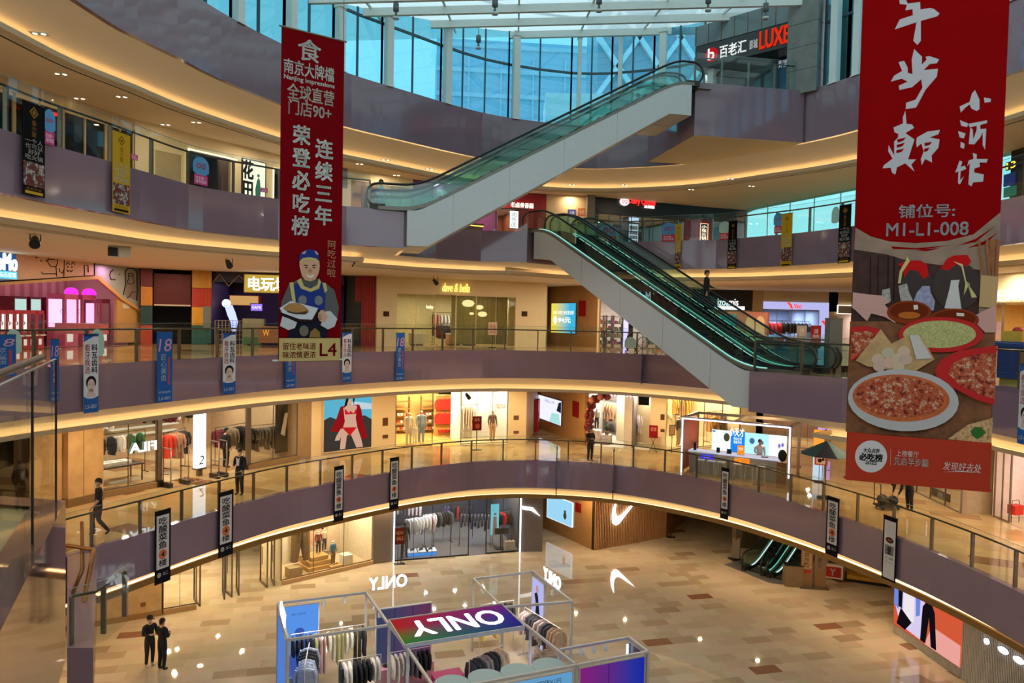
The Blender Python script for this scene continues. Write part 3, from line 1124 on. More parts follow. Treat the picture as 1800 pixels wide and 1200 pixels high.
railing('short straight glass balustrade on the landing between the two escalators', sub(_b, 0.0, length(_b)), FL[4])
_b = E4B
railing('glass balustrade of the fourth storey right of the lower escalator', sub(_b, 0.3, length(_b) - 0.5), FL[4])
# ------------------------------------------------------------------ escalators
TRUSS = mat((196, 200, 200), 0.35, 0.1, var=0.02)
DECK = mat((120, 116, 104), 0.35, 0.6, var=0.03)
TREAD = mat((26, 28, 28), 0.45, 0.4, var=0.04)
COMB = mat((120, 118, 112), 0.4, 0.7)
SKIRT = mat((22, 28, 28), 0.25, 0.3, var=0.0)
ESG = glass((222, 242, 238), 0.05, 0.4, name='balustrade_glass')
def bez(pts, r=0.9, k=6):
 """round the corners of an x-z polyline"""
 out = [pts[0]]
 for i in range(1, len(pts) - 1):
  a, b, c = Vector(pts[i - 1]), Vector(pts[i]), Vector(pts[i + 1])
  ra = min(r, (a - b).length * 0.45); rc = min(r, (c - b).length * 0.45)
  p, q = b + (a - b).normalized() * ra, b + (c - b).normalized() * rc
  for j in range(k + 1):
   t = j / k
   w = p * (1 - t) ** 2 + b * 2 * t * (1 - t) + q * t * t
   out.append((w.x, w.y))
 out.append(pts[-1])
 return out
def escalator(label, lo, hi, z0, z1, side, shift, e0=1.2, e1=0.6, f0=0.42, f1=0.62, w=1.62, lit=True, panel=True):
 lo, hi = Vector(lo), Vector(hi)
 d = hi - lo
 run = d.length
 d.normalize()
 nrm = Vector((-d.y, d.x)) * side
 org = lo + nrm * shift
 H = z1 - z0
 t = thing('escalator', label, 'escalator', (org.x, org.y, z0), math.atan2(d.y, d.x), 'escalators between the upper storeys')
 # y runs from 0 (near side) to w on the far side
 Y = lambda y: y * side
 top = bez([(0, 0.02), (f0, 0.02), (run - f1, H + 0.02), (run, H + 0.02)], 0.5, 4)
 bot = [(run, H - 1.12), (run - f1 - 0.25, H - 1.12), (f0 + 0.3, -1.2), (0, -1.2)]
 prof = top + bot
 n = len(prof)
 mb = MB()
 vs = [(p[0], Y(0.0), p[1]) for p in prof] + [(p[0], Y(w), p[1]) for p in prof]
 fs = [tuple(range(n)), tuple(range(2 * n - 1, n - 1, -1))] + [((i + 1) % n, i, n + i, n + (i + 1) % n) for i in range(n)]
 mb.add(vs, fs)
 mb.build('truss', TRUSS, t)
 # seams of the cladding
 mb = MB()
 for x in (1.6, 3.6, 5.6, 7.6):
  k = (x - f0) / (run - f1 - f0) * H
  kb = -1.2 + (x - f0 - 0.3) / (run - f1 - 0.55 - f0) * (H + 0.08)
  mb.b(x - 0.004, x + 0.004, Y(0) - 0.002, Y(0) + 0.002, kb, k)
 mb.build('cladding_seam', DECK, t)
 S = bez([(-e0, 0.0), (f0, 0.0), (run - f1, H), (run + e1, H)], 0.8, 6)
 def band(mbx, y0, y1, a, b, pts=S):
  vs, fs = [], []
  for x, z in pts:
   vs += [(x, Y(y0), z + a), (x, Y(y1), z + a), (x, Y(y1), z + b), (x, Y(y0), z + b)]
  for i in range(len(pts) - 1):
   for j in range(4):
    fs.append((i * 4 + j, i * 4 + (j + 1) % 4, i * 4 + 4 + (j + 1) % 4, i * 4 + 4 + j))
  fs += [(0, 1, 2, 3), (len(vs) - 1, len(vs) - 2, len(vs) - 3, len(vs) - 4)]
  mbx.add(vs, fs)
  return mbx
 # decks and skirts on each side
 for y in (0.0, w - 0.26):
  band(MB(), y, y + 0.26, 0.0, 0.12).build('side_deck', DECK, t)
 mb = MB()
 band(mb, 0.26, 0.30, 0.0, 0.17); band(mb, w - 0.30, w - 0.26, 0.0, 0.17)
 mb.build('skirt', SKIRT, t)
 # steps
 mb = MB()
 ns = int(H / 0.2)
 x0s, dx = f0, (run - f1 - f0) / ns
 mb.b(-0.5, f0, min(Y(0.30), Y(w - 0.30)), max(Y(0.30), Y(w - 0.30)), -0.02, 0.03)
 for i in range(ns):
  mb.b(x0s + dx * i, x0s + dx * (i + 1) + 0.02, min(Y(0.30), Y(w - 0.30)), max(Y(0.30), Y(w - 0.30)), H * i / ns - 0.1, H * (i + 1) / ns + 0.02)
 mb.b(run - f1, run + 0.4, min(Y(0.30), Y(w - 0.30)), max(Y(0.30), Y(w - 0.30)), H - 0.05, H + 0.03)
 mb.build('steps', TREAD, t)
 for xa, zz in ((-e0 + 0.1, 0.012), (run + 0.25, H + 0.012)):
  MB().b(xa, xa + 0.7, min(Y(0.28), Y(w - 0.28)), max(Y(0.28), Y(w - 0.28)), zz, zz + 0.022).build('comb_plate', COMB, t)
 # glass, handrails, lit strips
 for y in (0.13, w - 0.13):
  mb = MB()
  band(mb, y - 0.006, y + 0.006, 0.12, 0.86)
  for x, z in ((-e0, 0.0), (run + e1, H)):
   sg = -1 if x < 0 else 1
   arc = [(x + sg * 0.37 * math.cos(a), z + 0.49 + 0.37 * math.sin(a)) for a in [PI / 2 - PI * j / 8 for j in range(9)]]
   mb.add([(p[0], Y(y), p[1]) for p in arc], [tuple(range(len(arc)))])
  mb.build('glass_balustrade', ESG, t)
  pts = []
  for j in range(9):
   a = -PI / 2 + PI * j / 8
   pts.append((-e0 - 0.40 * math.cos(a), Y(y), 0.51 - 0.40 * math.sin(-a)))
  path = pts + [(x, Y(y), z + 0.91) for x, z in S[1:-1]]
  for j in range(9):
   a = PI / 2 - PI * j / 8
   path.append((run + e1 + 0.40 * math.cos(a), Y(y), H + 0.51 + 0.40 * math.sin(a)))
  MB().tube(path, 0.042, 8).build('handrail', RUBBER, t)
  if lit:
   yy = y + (0.035 if y < w / 2 else -0.035)
   band(MB(), yy - 0.012, yy + 0.012, 0.125, 0.155, S[1:-1]).build('light_strip', emis((190, 232, 226), 1.6), t)
 for x, z, sg in ((-e0, 0, -1), (run + e1, H, 1)):
  for y in (0.13, w - 0.13):
   MB().b(x - 0.25, x + 0.25, Y(y) - 0.09, Y(y) + 0.09, z, z + 0.2).build('newel_base', DSTEEL, t)
 return t
_lo, _hi = (-3.72, 25.75), (6.55, 28.05)
escalator('nearer upper escalator with a pale grey side climbing to the top storey', _lo, _hi, FL[4], FL[5] + 0.02, 1, 0.0, e0=1.0, e1=0.1, lit=False)
escalator('farther upper escalator climbing to the top storey, behind its twin', _lo, _hi, FL[4], FL[5] + 0.02, 1, 1.70, e0=1.0, e1=0.1, lit=False)
_lo, _hi = (7.78, 23.75), (0.84, 31.45)
escalator('nearer lower escalator with a pale grey side, going down to the third storey', _lo, _hi, FL[3], FL[4], -1, 0.0, e0=1.6, e1=0.5)
escalator('farther lower escalator of the descending pair, with the standing rider on it', _lo, _hi, FL[3], FL[4], -1, 1.70, e0=1.6, e1=0.5)
# landing of the upper escalators on the top storey
c1, c2 = onz(1220, 237, 19.1), onz(1411, 250, 19.1)
LB = Bay(c1, c2, 19.1, 21.1)
mb = MB()
dpt = 5.0
mb.b(0, LB.L, 0, dpt, 0, 2.0)
struct(mb, 'trim_landing', VIOLET, LB.P(0, 0), LB.rz)
mb = MB()
mb.b(0.03, LB.L - 0.03, 0.03, dpt, -0.02, 0)
struct(mb, 'ceiling_landing', CREAM, LB.P(0, 0), LB.rz)
q0, q1 = LB.P(0.06, 0.06), LB.P(LB.L - 0.05, 0.06)
r0 = LB.P(0.06, 2.6)
railing('glass balustrade on the top storey landing below the cinema canopy', [(q0.x, q0.y), (q1.x, q1.y)], 21.1, pitch=1.25, gh=1.15, hh=1.0)
# ------------------------------------------------------------------ big hanging banners
def px_poly(B, pts):
 return [B.px(x, y) for x, y in pts]
def banner_base(B, label, name, cat, m, zt, th=0.012, thing_name='hanging_banner'):
 t = thing(thing_name, label, cat, B.P(0, 0, B.zf), B.rz)
 mb = MB().b(0, B.L, 0, th, 0, zt - B.zf)
 mb.build('cloth', m, t)
 return t
class Print:
 """artwork on a banner, drawn in image coordinates and lying on its cloth"""
 def __init__(s, B, t):
  s.B, s.t, s.k = B, t, 0
 def lay(s):
  s.k += 1
  return -0.0012 * s.k
 def text(s, body, x0, y0, x1, y1, m, name='lettering', **kw):
  u0, u1, z0, z1 = s.B.rect(x0, y0, x1, y1)
  y = s.lay()
  mb = MB()
  put_text(mb, body, u0, u1, z0 - s.B.zf, z1 - s.B.zf, y, 0, 0.001, **kw)
  return mb.build(name, m, s.t)
 def polys(s, polys, m, name='printed_shape'):
  if len(polys) > 1 and len(polys) < 4 and name in ('printed_hand', 'printed_cuff', 'printed_trim'):
   for p in polys: s.polys([p], m, name)
   return
  y = s.lay()
  mb = MB()
  for p in polys:
   q = [(a, b - s.B.zf) for a, b in px_poly(s.B, p)]
   mb.add([(a, y, b) for a, b in q], [tuple(range(len(q)))])
  return mb.build(name, m, s.t)
 def ell(s, cx, cy, rx, ry, m, name='printed_shape', n=28, rot=0.0, a0=0.0, a1=2 * PI):
  pts = []
  for i in range(n):
   a = a0 + (a1 - a0) * i / (n if a1 - a0 > 6.2 else n - 1)
   x, y = rx * math.cos(a), ry * math.sin(a)
   pts.append((cx + x * math.cos(rot) - y * math.sin(rot), cy + x * math.sin(rot) + y * math.cos(rot)))
  return s.polys([pts], m, name)
REDCLOTH = mat((116, 6, 14), 0.95, var=0.05, scale=3, spec=0.05)
PALE = mat((222, 226, 216), 0.8, var=0.0)
TANINK = mat((176, 120, 84), 0.8, var=0.0)
def flat(c, r=0.85):
 return mat(c, r, var=0.0, spec=0.1)
pl = ony(489, 636, 15.6); pr = ony(598, 634, 16.4)
B = Bay(pl, pr, pl.z, 20)
zt = B.px(545, 58)[1]
t = banner_base(B, 'tall dark red hanging banner with white characters and a smiling cook holding a plate', 'cloth', 'banner', REDCLOTH, zt)
A = Print(B, t)
MB().tube([(-0.05, 0, zt - B.zf), (B.L + 0.05, 0, zt - B.zf)], 0.02, 8).build('top_rod', STEEL, t)
MB().tube([(-0.12, 0, 0.03), (B.L + 0.05, 0, 0.03)], 0.02, 8).build('bottom_rod', mat((210, 210, 205), 0.3, 0.3), t)
mb = MB()
for u in (0.02, B.L - 0.02):
 mb.tube([(u, 0, zt - B.zf), (u, 0, 23.4 - B.zf)], 0.006, 5)
mb.build('cord', DSTEEL, t)
A.text('食', 524, 70, 564, 108, PALE, bold=0.01)
A.text('南京大牌檔', 499, 111, 587, 136, PALE, bold=0.012)
A.text('Nanjing Impressions', 499, 139, 588, 149, PALE, bold=0.02)
A.text('全球直营', 505, 153, 587, 180, mat((206, 196, 180), 0.8, var=0), bold=0.012)
A.text('门店90+', 507, 180, 582, 206, mat((206, 196, 180), 0.8, var=0), bold=0.012)
A.text('荣\n登\n必\n吃\n榜', 514, 221, 544, 413, PALE, bold=0.02, spacing=1.12)
A.text('连\n续\n三\n年', 554, 246, 584, 395, PALE, bold=0.02, spacing=1.12)
A.text('阿\n吃\n过\n啦', 575, 423, 590, 487, TANINK, bold=-0.004, spacing=1.0)
def zz(pts):
 return [(480 + x / 4, 340 + y / 4) for x, y in pts]
GREY = flat((92, 92, 90)); BLUE = flat((38, 56, 128)); NAVY = flat((28, 28, 44)); SK = flat((206, 160, 128)); YEL = flat((196, 178, 110)); DKB = flat((34, 26, 28))
A.polys([zz([(110, 640), (160, 612), (200, 600), (300, 605), (370, 630), (430, 680), (462, 800), (450, 880), (390, 900), (370, 1010), (110, 1010), (120, 900), (48, 850), (58, 760)])], GREY, 'printed_robe')
A.polys([zz([(112, 870), (380, 870), (382, 1015), (105, 1015)])], NAVY, 'printed_robe')
A.polys([zz([(130, 650), (185, 620), (330, 622), (372, 640), (362, 830), (135, 830)])], BLUE, 'printed_apron')
A.polys([zz([(113, 628), (140, 622), (158, 760), (135, 762)]), zz([(345, 630), (368, 628), (380, 680), (362, 700)])], YEL, 'printed_trim')
A.polys([zz([(165, 615), (195, 592), (215, 650), (262, 668), (310, 640), (320, 596), (335, 620), (322, 668), (262, 692), (195, 668)])], YEL, 'printed_collar')
A.polys([zz([(195, 600), (320, 600), (300, 650), (258, 662), (215, 645)])], flat((84, 84, 84)), 'printed_collar')
A.ell(480 + 205 / 4, 340 + 750 / 4, 7.5, 8.5, flat((120, 122, 128)), 'printed_medallion')
A.ell(480 + 318 / 4, 340 + 752 / 4, 7, 8.5, flat((120, 122, 128)), 'printed_medallion')
A.ell(480 + 215 / 4, 340 + 965 / 4, 8, 9.5, flat((110, 108, 90)), 'printed_medallion')
A.polys([zz([(250, 1010), (262, 970), (292, 945), (325, 972), (330, 1012)])], flat((140, 110, 60)), 'printed_badge')
# face and cap
A.polys([zz([(190, 480), (182, 505), (190, 540), (200, 580), (222, 608), (258, 618), (292, 606), (312, 575), (322, 540), (326, 505), (318, 475), (255, 462)])], SK, 'printed_face')
A.polys([zz([(180, 478), (182, 440), (205, 410), (250, 390), (300, 405), (320, 440), (323, 490), (300, 462), (250, 452), (205, 460)])], BLUE, 'printed_cap')
A.polys([zz([(182, 478), (205, 455), (250, 447), (300, 457), (324, 480), (322, 496), (298, 474), (250, 466), (206, 474), (184, 498)])], YEL, 'printed_cap_band')
A.polys([zz([(195, 425), (212, 408), (232, 400), (222, 425)]), zz([(285, 400), (308, 412), (318, 432), (300, 428)])], flat((170, 170, 168)), 'printed_cap_mark')
A.polys([zz([(208, 508), (222, 500), (242, 505), (240, 511), (222, 507)]), zz([(270, 505), (290, 499), (306, 507), (290, 506), (272, 511)]),
         zz([(218, 522), (230, 516), (243, 522), (230, 525)]), zz([(272, 522), (284, 516), (298, 521), (284, 525)])], DKB, 'printed_eyes')
A.polys([zz([(248, 530), (264, 530), (274, 550), (258, 557), (242, 550)])], flat((176, 128, 100)), 'printed_nose')
A.polys([zz([(228, 568), (258, 578), (288, 566), (280, 586), (258, 594), (238, 586)])], flat((224, 210, 196)), 'printed_smile')
# sleeves, hand and plate
A.polys([zz([(62, 862), (110, 880), (165, 905), (150, 945), (105, 960), (45, 930)]), zz([(365, 828), (400, 826), (448, 880), (428, 935), (382, 955), (330, 925)])], flat((196, 196, 196)), 'printed_cuff')
A.polys([zz([(40, 845), (60, 862), (190, 905), (282, 905), (318, 850), (330, 832), (320, 815), (120, 770)])], flat((40, 26, 28)), 'printed_tray')
A.polys([zz([(42, 805), (120, 755), (314, 806), (270, 886), (180, 882), (60, 838)])], flat((206, 210, 214)), 'printed_plate')
A.polys([zz([(70, 800), (110, 772), (175, 768), (215, 790), (248, 822), (230, 848), (170, 842), (100, 830), (72, 815)])], mat((170, 124, 66), 0.8, var=0.3, scale=40), 'printed_food')
A.polys([zz([(90, 822), (160, 838), (235, 826), (245, 834), (220, 850), (150, 848), (100, 836)])], mat((70, 40, 26), 0.8, var=0.4, scale=40), 'printed_food')
A.polys([zz([(312, 842), (332, 820), (352, 818), (362, 840), (382, 868), (352, 905), (322, 895), (312, 870)])], SK, 'printed_hand')
A.polys([zz([(312, 850), (330, 846), (332, 853), (314, 858)]), zz([(314, 866), (334, 860), (336, 868), (316, 874)]), zz([(318, 880), (338, 874), (340, 882), (322, 888)])], flat((160, 112, 88)), 'printed_fingers')
# foot panel
A.polys([[(489.5, 594), (597, 594), (597, 633), (489, 635)]], flat((196, 172, 112)), 'printed_panel')
A.text('留住老味道', 496, 602, 554, 614, flat((150, 24, 26)), bold=0.01)
A.text('味浓情更浓', 496, 617, 554, 629, flat((150, 24, 26)), bold=0.01)
A.text('L4', 561, 603, 590, 625, flat((150, 24, 26)), bold=0.02)
# --- near right banner
pl = ony(1486, 842, 8.45); pr = ony(1738, 863, 7.95)
B = Bay(pl, pr, (pl.z + pr.z) / 2, 20)
zt = 17.3
t = banner_base(B, 'huge bright red hanging banner with white brush characters above a photo of spicy dishes', 'cloth', 'banner', mat((140, 5, 8), 0.95, var=0.04, scale=3, spec=0.05), zt)
MB().tube([(-0.02, 0, 0.02), (B.L + 0.02, 0, 0.02)], 0.016, 8).build('bottom_rod', mat((170, 44, 34), 0.5), t)
MB().tube([(-0.05, 0, zt - B.zf), (B.L + 0.05, 0, zt - B.zf)], 0.02, 8).build('top_rod', STEEL, t)
mb = MB()
for u in (0.05, B.L - 0.05):
 mb.tube([(u, 0, zt - B.zf), (u, 0, 21.5 - B.zf)], 0.006, 5)
mb.build('cord', DSTEEL, t)
A = Print(B, t)
WHT = flat((190, 188, 190))
Z1 = lambda pts: [(1480 + x / 2.856, y / 2.857) for x, y in pts]
A.polys([Z1(p) for p in ([(288, 0), (322, 0), (330, 18), (392, 10), (394, 48), (440, 40), (462, 45), (490, 68), (478, 82), (396, 105), (396, 205), (378, 226), (358, 205), (374, 112), (265, 148), (290, 98), (356, 76), (354, 46), (318, 52), (326, 24), (290, 20)],
                       [(362, 246), (402, 285), (400, 325), (425, 300), (420, 285), (440, 282), (488, 298), (476, 318), (440, 322), (410, 352), (482, 345), (476, 385), (420, 450), (372, 540), (320, 548), (322, 516), (370, 500), (404, 440), (398, 398), (352, 438), (288, 452), (285, 430), (330, 410), (300, 395), (245, 410), (262, 380), (302, 356), (284, 312), (312, 305), (330, 340), (330, 366), (354, 372), (350, 300)],
                       [(318, 556), (306, 588), (306, 620), (258, 640), (264, 664), (282, 672), (282, 690), (262, 710), (262, 780), (234, 728), (232, 760), (254, 796), (210, 830), (204, 845), (244, 842), (252, 868), (268, 876), (276, 840), (318, 820), (364, 862), (348, 826), (372, 800), (332, 800), (364, 700), (318, 668), (362, 642), (352, 625), (324, 622)],
                       [(376, 690), (430, 660), (492, 652), (484, 674), (440, 690), (490, 700), (484, 742), (450, 780), (452, 816), (418, 798), (400, 830), (396, 798), (410, 760), (398, 720), (376, 740), (372, 716)])], WHT, 'printed_character')
RCL = mat((140, 5, 8), 0.95, var=0.04, scale=3, spec=0.05)
A.polys([Z1(p) for p in ([(276, 700), (322, 690), (306, 708), (280, 716)], [(274, 728), (316, 716), (304, 734), (278, 742)], [(272, 754), (312, 746), (300, 762), (274, 770)], [(414, 718), (452, 712), (440, 728), (416, 734)], [(412, 748), (440, 740), (430, 758), (412, 764)])], RCL, 'printed_counter')
A.polys([Z1(p) for p in ([(668, 452), (690, 500), (690, 548), (676, 558), (650, 546), (640, 525), (620, 540), (596, 566), (590, 535), (640, 512), (652, 470)], [(712, 490), (748, 496), (746, 512), (716, 516)],
                       [(592, 604), (634, 620), (628, 638), (598, 632)], [(582, 658), (620, 670), (612, 695), (590, 690)], [(596, 712), (616, 722), (612, 748), (594, 740)],
                       [(634, 622), (728, 604), (728, 618), (694, 628), (694, 648), (724, 646), (718, 752), (706, 730), (706, 664), (694, 690), (664, 725), (636, 724), (644, 640), (656, 650), (660, 700), (676, 650), (676, 632), (640, 640)],
                       [(590, 806), (604, 812), (596, 838), (616, 832), (624, 848), (596, 860), (592, 905), (612, 886), (592, 926), (582, 920), (584, 860), (568, 868)],
                       [(656, 768), (676, 774), (676, 798), (732, 798), (726, 816), (690, 816), (692, 838), (664, 846), (664, 866), (712, 876), (708, 912), (658, 916), (650, 936), (634, 926), (642, 820), (628, 834), (636, 806), (660, 798)])], WHT, 'printed_character')
A.text('铺位号:', 1580, 359, 1678, 382, WHT, bold=0.014)
A.text('M1-L1-008', 1558, 391, 1702, 414, WHT, bold=0.014)
Z2 = lambda pts: [(1480 + x / 2.553, 400 + y / 2.553) for x, y in pts]
# photograph: brown backdrop with a brushed upper rim
A.polys([Z2([(60, 0), (130, 40), (210, 62), (330, 70), (470, 60), (590, 30), (712, -70), (706, 80), (690, 300), (664, 966), (420, 946), (16, 914), (40, 450), (52, 150)])], mat((150, 124, 104), 0.85, var=0.2, scale=5), 'printed_wall')
A.polys([Z2([(52, 98), (200, 120), (300, 150), (620, 190), (612, 420), (40, 420)])], mat((62, 34, 26), 0.85, var=0.35, scale=8), 'printed_wood')
A.polys([Z2(p) for p in ([(220, 84), (330, 92), (480, 80), (360, 98), (230, 96)], [(330, 100), (440, 92), (380, 106)], [(520, 80), (600, 50), (690, -10), (600, 64)], [(560, 92), (640, 60), (700, 20), (640, 76)])], RCL, 'printed_brush_mark')
A.polys([Z2([(36, 420), (690, 420), (664, 966), (420, 946), (16, 914)])], mat((128, 78, 44), 0.85, var=0.3, scale=9), 'printed_table')
for sx in (125, 160, 205, 232):
 A.polys([Z2([(sx, 130), (sx + 4, 130), (sx + 2, 330), (sx - 2, 330)])], flat((40, 22, 16)), 'printed_plank_line')
# jars, ties, bottles, cups
A.ell(1480 + 335 / 2.553, 400 + 265 / 2.553, 29, 36, mat((44, 24, 20), 0.5, var=0.2), 'printed_jar')
A.ell(1480 + 512 / 2.553, 400 + 262 / 2.553, 42, 43, mat((48, 28, 22), 0.5, var=0.2), 'printed_jar')
A.polys([Z2([(250, 165), (290, 148), (350, 148), (380, 165), (388, 215), (365, 232), (340, 195), (300, 190), (280, 225), (268, 180)]), Z2([(440, 185), (470, 140), (500, 125), (560, 122), (578, 150), (560, 175), (520, 160), (475, 192)])], flat((196, 24, 26)), 'printed_jar_cloth')
A.polys([Z2([(292, 130), (304, 150), (270, 200), (262, 250), (250, 250), (258, 195), (284, 150)]), Z2([(496, 150), (540, 165), (556, 240), (604, 312), (580, 315), (570, 250), (545, 305), (552, 250), (534, 175)])], flat((206, 190, 130)), 'printed_tassel')
A.polys([Z2([(488, 236), (526, 234), (520, 262), (534, 365), (458, 362), (482, 270)])], flat((206, 200, 196)), 'printed_bottle')
A.polys([Z2([(320, 330), (335, 290), (360, 262), (392, 262), (396, 290), (416, 330), (410, 372), (330, 372)])], mat((150, 150, 176), 0.7, var=0.3, scale=30), 'printed_bottle')
A.polys([Z2([(252, 262), (290, 250), (300, 290), (318, 330), (262, 330)]), Z2([(180, 280), (214, 272), (218, 330), (178, 330)])], mat((166, 160, 150), 0.7, var=0.3, scale=30), 'printed_cup')
A.polys([Z2([(622, 212), (700, 220), (690, 362), (612, 355)])], flat((196, 160, 110)), 'printed_stick_holder')
A.polys([Z2(p) for p in ([(606, 60), (616, 52), (640, 215), (628, 214)], [(640, 75), (652, 40), (672, 216), (654, 214)], [(660, 60), (690, 50), (678, 216), (664, 216)], [(692, 50), (706, 60), (698, 218), (684, 218)])], mat((150, 90, 46), 0.8, var=0.2, scale=30), 'printed_sticks')
# hands
A.polys([Z2([(48, 290), (120, 300), (180, 305), (214, 335), (190, 345), (240, 400), (238, 428), (190, 400), (130, 385), (112, 420), (90, 400), (60, 370), (46, 360)]), Z2([(690, 350), (650, 365), (612, 385), (590, 395), (612, 410), (600, 430), (640, 470), (690, 470)])], flat((206, 158, 146)), 'printed_hand')
def bowl(cx, cy, rx, ry, rim, inner, base=None):
 A.ell(1480 + cx / 2.553, 400 + cy / 2.553, rx / 2.553, ry / 2.553, rim, 'printed_bowl')
 A.ell(1480 + cx / 2.553, 400 + (cy - ry * 0.12) / 2.553, rx * 0.86 / 2.553, ry * 0.74 / 2.553, inner, 'printed_bowl_inside')
 if base:
  A.ell(1480 + cx / 2.553, 400 + (cy + ry * 0.25) / 2.553, rx * 0.5 / 2.553, ry * 0.3 / 2.553, base, 'printed_liquor')
BR = flat((140, 58, 24)); BR2 = flat((110, 40, 16)); AMB = flat((186, 100, 40))
bowl(300, 380, 100, 52, BR, BR2, AMB)
bowl(500, 415, 112, 52, BR, BR2, AMB)
A.polys([Z2([(318, 348), (338, 346), (340, 366), (320, 368)]), Z2([(510, 382), (545, 384), (545, 398), (512, 396)])], flat((226, 210, 190)), 'printed_glint')
def speckle(name, base, cols, scale):
 m, nt, out = new_mat(name)
 p = N(nt, 'BsdfPrincipled', Roughness=0.7)
 g = N(nt, 'NewGeometry')
 n = N(nt, 'TexNoise', Scale=scale, Detail=5.0, Roughness=0.7)
 nt.links.new(g.outputs['Position'], n.inputs['Vector'])
 r = N(nt, 'ValToRGB')
 r.color_ramp.interpolation = 'LINEAR'
 els = r.color_ramp.elements
 while len(els) < len(cols): els.new(0.5)
 for e, (q, c) in zip(els, cols):
  e.position = q
  e.color = rgb(c)
 nt.links.new(n.outputs['Fac'], r.inputs[0])
 nt.links.new(r.outputs[0], p.inputs['Base Color'])
 nt.links.new(p.outputs[0], out.inputs[0])
 return m
CHILI = speckle('chili_dish', None, [(0.32, (60, 14, 10)), (0.42, (130, 24, 16)), (0.49, (200, 96, 40)), (0.54, (160, 36, 22)), (0.61, (226, 190, 150)), (0.68, (96, 24, 14))], 18)
GREENS = speckle('greens_dish', None, [(0.3, (110, 120, 40)), (0.45, (206, 196, 130)), (0.55, (150, 150, 70)), (0.65, (216, 206, 160)), (0.75, (170, 80, 40))], 30)
SALM = flat((196, 44, 44))
A.ell(1480 + 440 / 2.553, 400 + 480 / 2.553, 74, 31, SALM, 'printed_dish')
A.ell(1480 + 435 / 2.553, 400 + 478 / 2.553, 64, 24, GREENS, 'printed_greens')
A.polys([Z2([(40, 445), (110, 440), (165, 455), (150, 500), (100, 560), (36, 600)])], SALM, 'printed_dish')
A.polys([Z2([(40, 470), (110, 462), (150, 480), (110, 550), (38, 590)])], CHILI, 'printed_food')
A.polys([Z2([(60, 595), (120, 520), (172, 455), (220, 520), (300, 480), (350, 478), (412, 590), (330, 640), (200, 636), (110, 620)])], mat((196, 156, 104), 0.8, var=0.15, scale=10), 'printed_paper')
for gx, gy in ((160, 590), (205, 560), (210, 605), (250, 585), (275, 555), (165, 620), (250, 620), (285, 590)):
 A.ell(1480 + gx / 2.553, 400 + gy / 2.553, 11, 9.5, flat((222 - gx % 30, 196 - gx % 24, 156)), 'printed_dumpling')
A.polys([Z2([(300, 482), (340, 480), (400, 585), (330, 590)])], flat((206, 196, 190)), 'printed_paper')
A.ell(1480 + 590 / 2.553, 400 + 655 / 2.553, 69, 49, SALM, 'printed_dish', rot=0.1) if False else None
A.polys([Z2([(412, 640), (440, 590), (520, 550), (690, 528), (678, 792), (600, 772), (500, 720), (430, 690)])], SALM, 'printed_dish')
A.polys([Z2([(470, 650), (500, 600), (580, 570), (688, 560), (679, 765), (610, 745), (520, 700)])], CHILI, 'printed_food')
A.ell(1480 + 272 / 2.553, 400 + 772 / 2.553, 97, 54, flat((190, 184, 182)), 'printed_bowl', rot=0.06)
A.ell(1480 + 262 / 2.553, 400 + 762 / 2.553, 85, 41, mat((196, 96, 40), 0.7, var=0.2, scale=20), 'printed_broth', rot=0.06)
A.ell(1480 + 255 / 2.553, 400 + 758 / 2.553, 78, 35, CHILI, 'printed_food', rot=0.06)
A.polys([Z2([(470, 945), (560, 880), (672, 850), (664, 964)])], speckle('peanut_pile', None, [(0.3, (150, 40, 30)), (0.45, (196, 150, 96)), (0.6, (216, 180, 130)), (0.72, (120, 70, 40))], 34), 'printed_peanuts')
A.polys([Z2([(570, 910), (590, 890), (620, 892), (640, 915), (620, 935), (600, 945), (580, 930)])], flat((60, 110, 50)), 'printed_herb')
# foot panel
A.polys([Z2([(24, 912), (200, 928), (666, 962), (658, 1182), (14, 1126)])], mat((186, 60, 38), 0.9, var=0.03, spec=.1), 'printed_panel')
A.ell(1480 + 128 / 2.553, 400 + 1022 / 2.553, 28, 28, flat((216, 208, 204)), 'printed_disc')
A.text('大众点评', 1517, 786, 1545, 794, flat((50, 40, 40)), bold=0.02)
A.text('必吃榜', 1510, 795, 1550, 808, flat((40, 30, 34)), bold=0.03)
A.text('2022', 1520, 808, 1540, 814, flat((50, 40, 40)), bold=0.02)
A.polys([[(1564, 787), (1565, 787), (1564.6, 816), (1563.6, 816)]], flat((216, 150, 130)), 'printed_rule')
A.text('上榜餐厅', 1574, 790, 1613, 801, flat((222, 200, 190)), bold=0.0)
A.text('先启半步颠', 1570, 803, 1630, 817, flat((222, 200, 190)), bold=0.012)
A.text('发现好去处', 1655, 811, 1722, 826, flat((222, 200, 190)), bold=0.0, shear=0.2)
A.polys([[(1654, 827), (1690, 825.5), (1724, 829), (1690, 827)]], flat((222, 200, 190)), 'printed_rule')
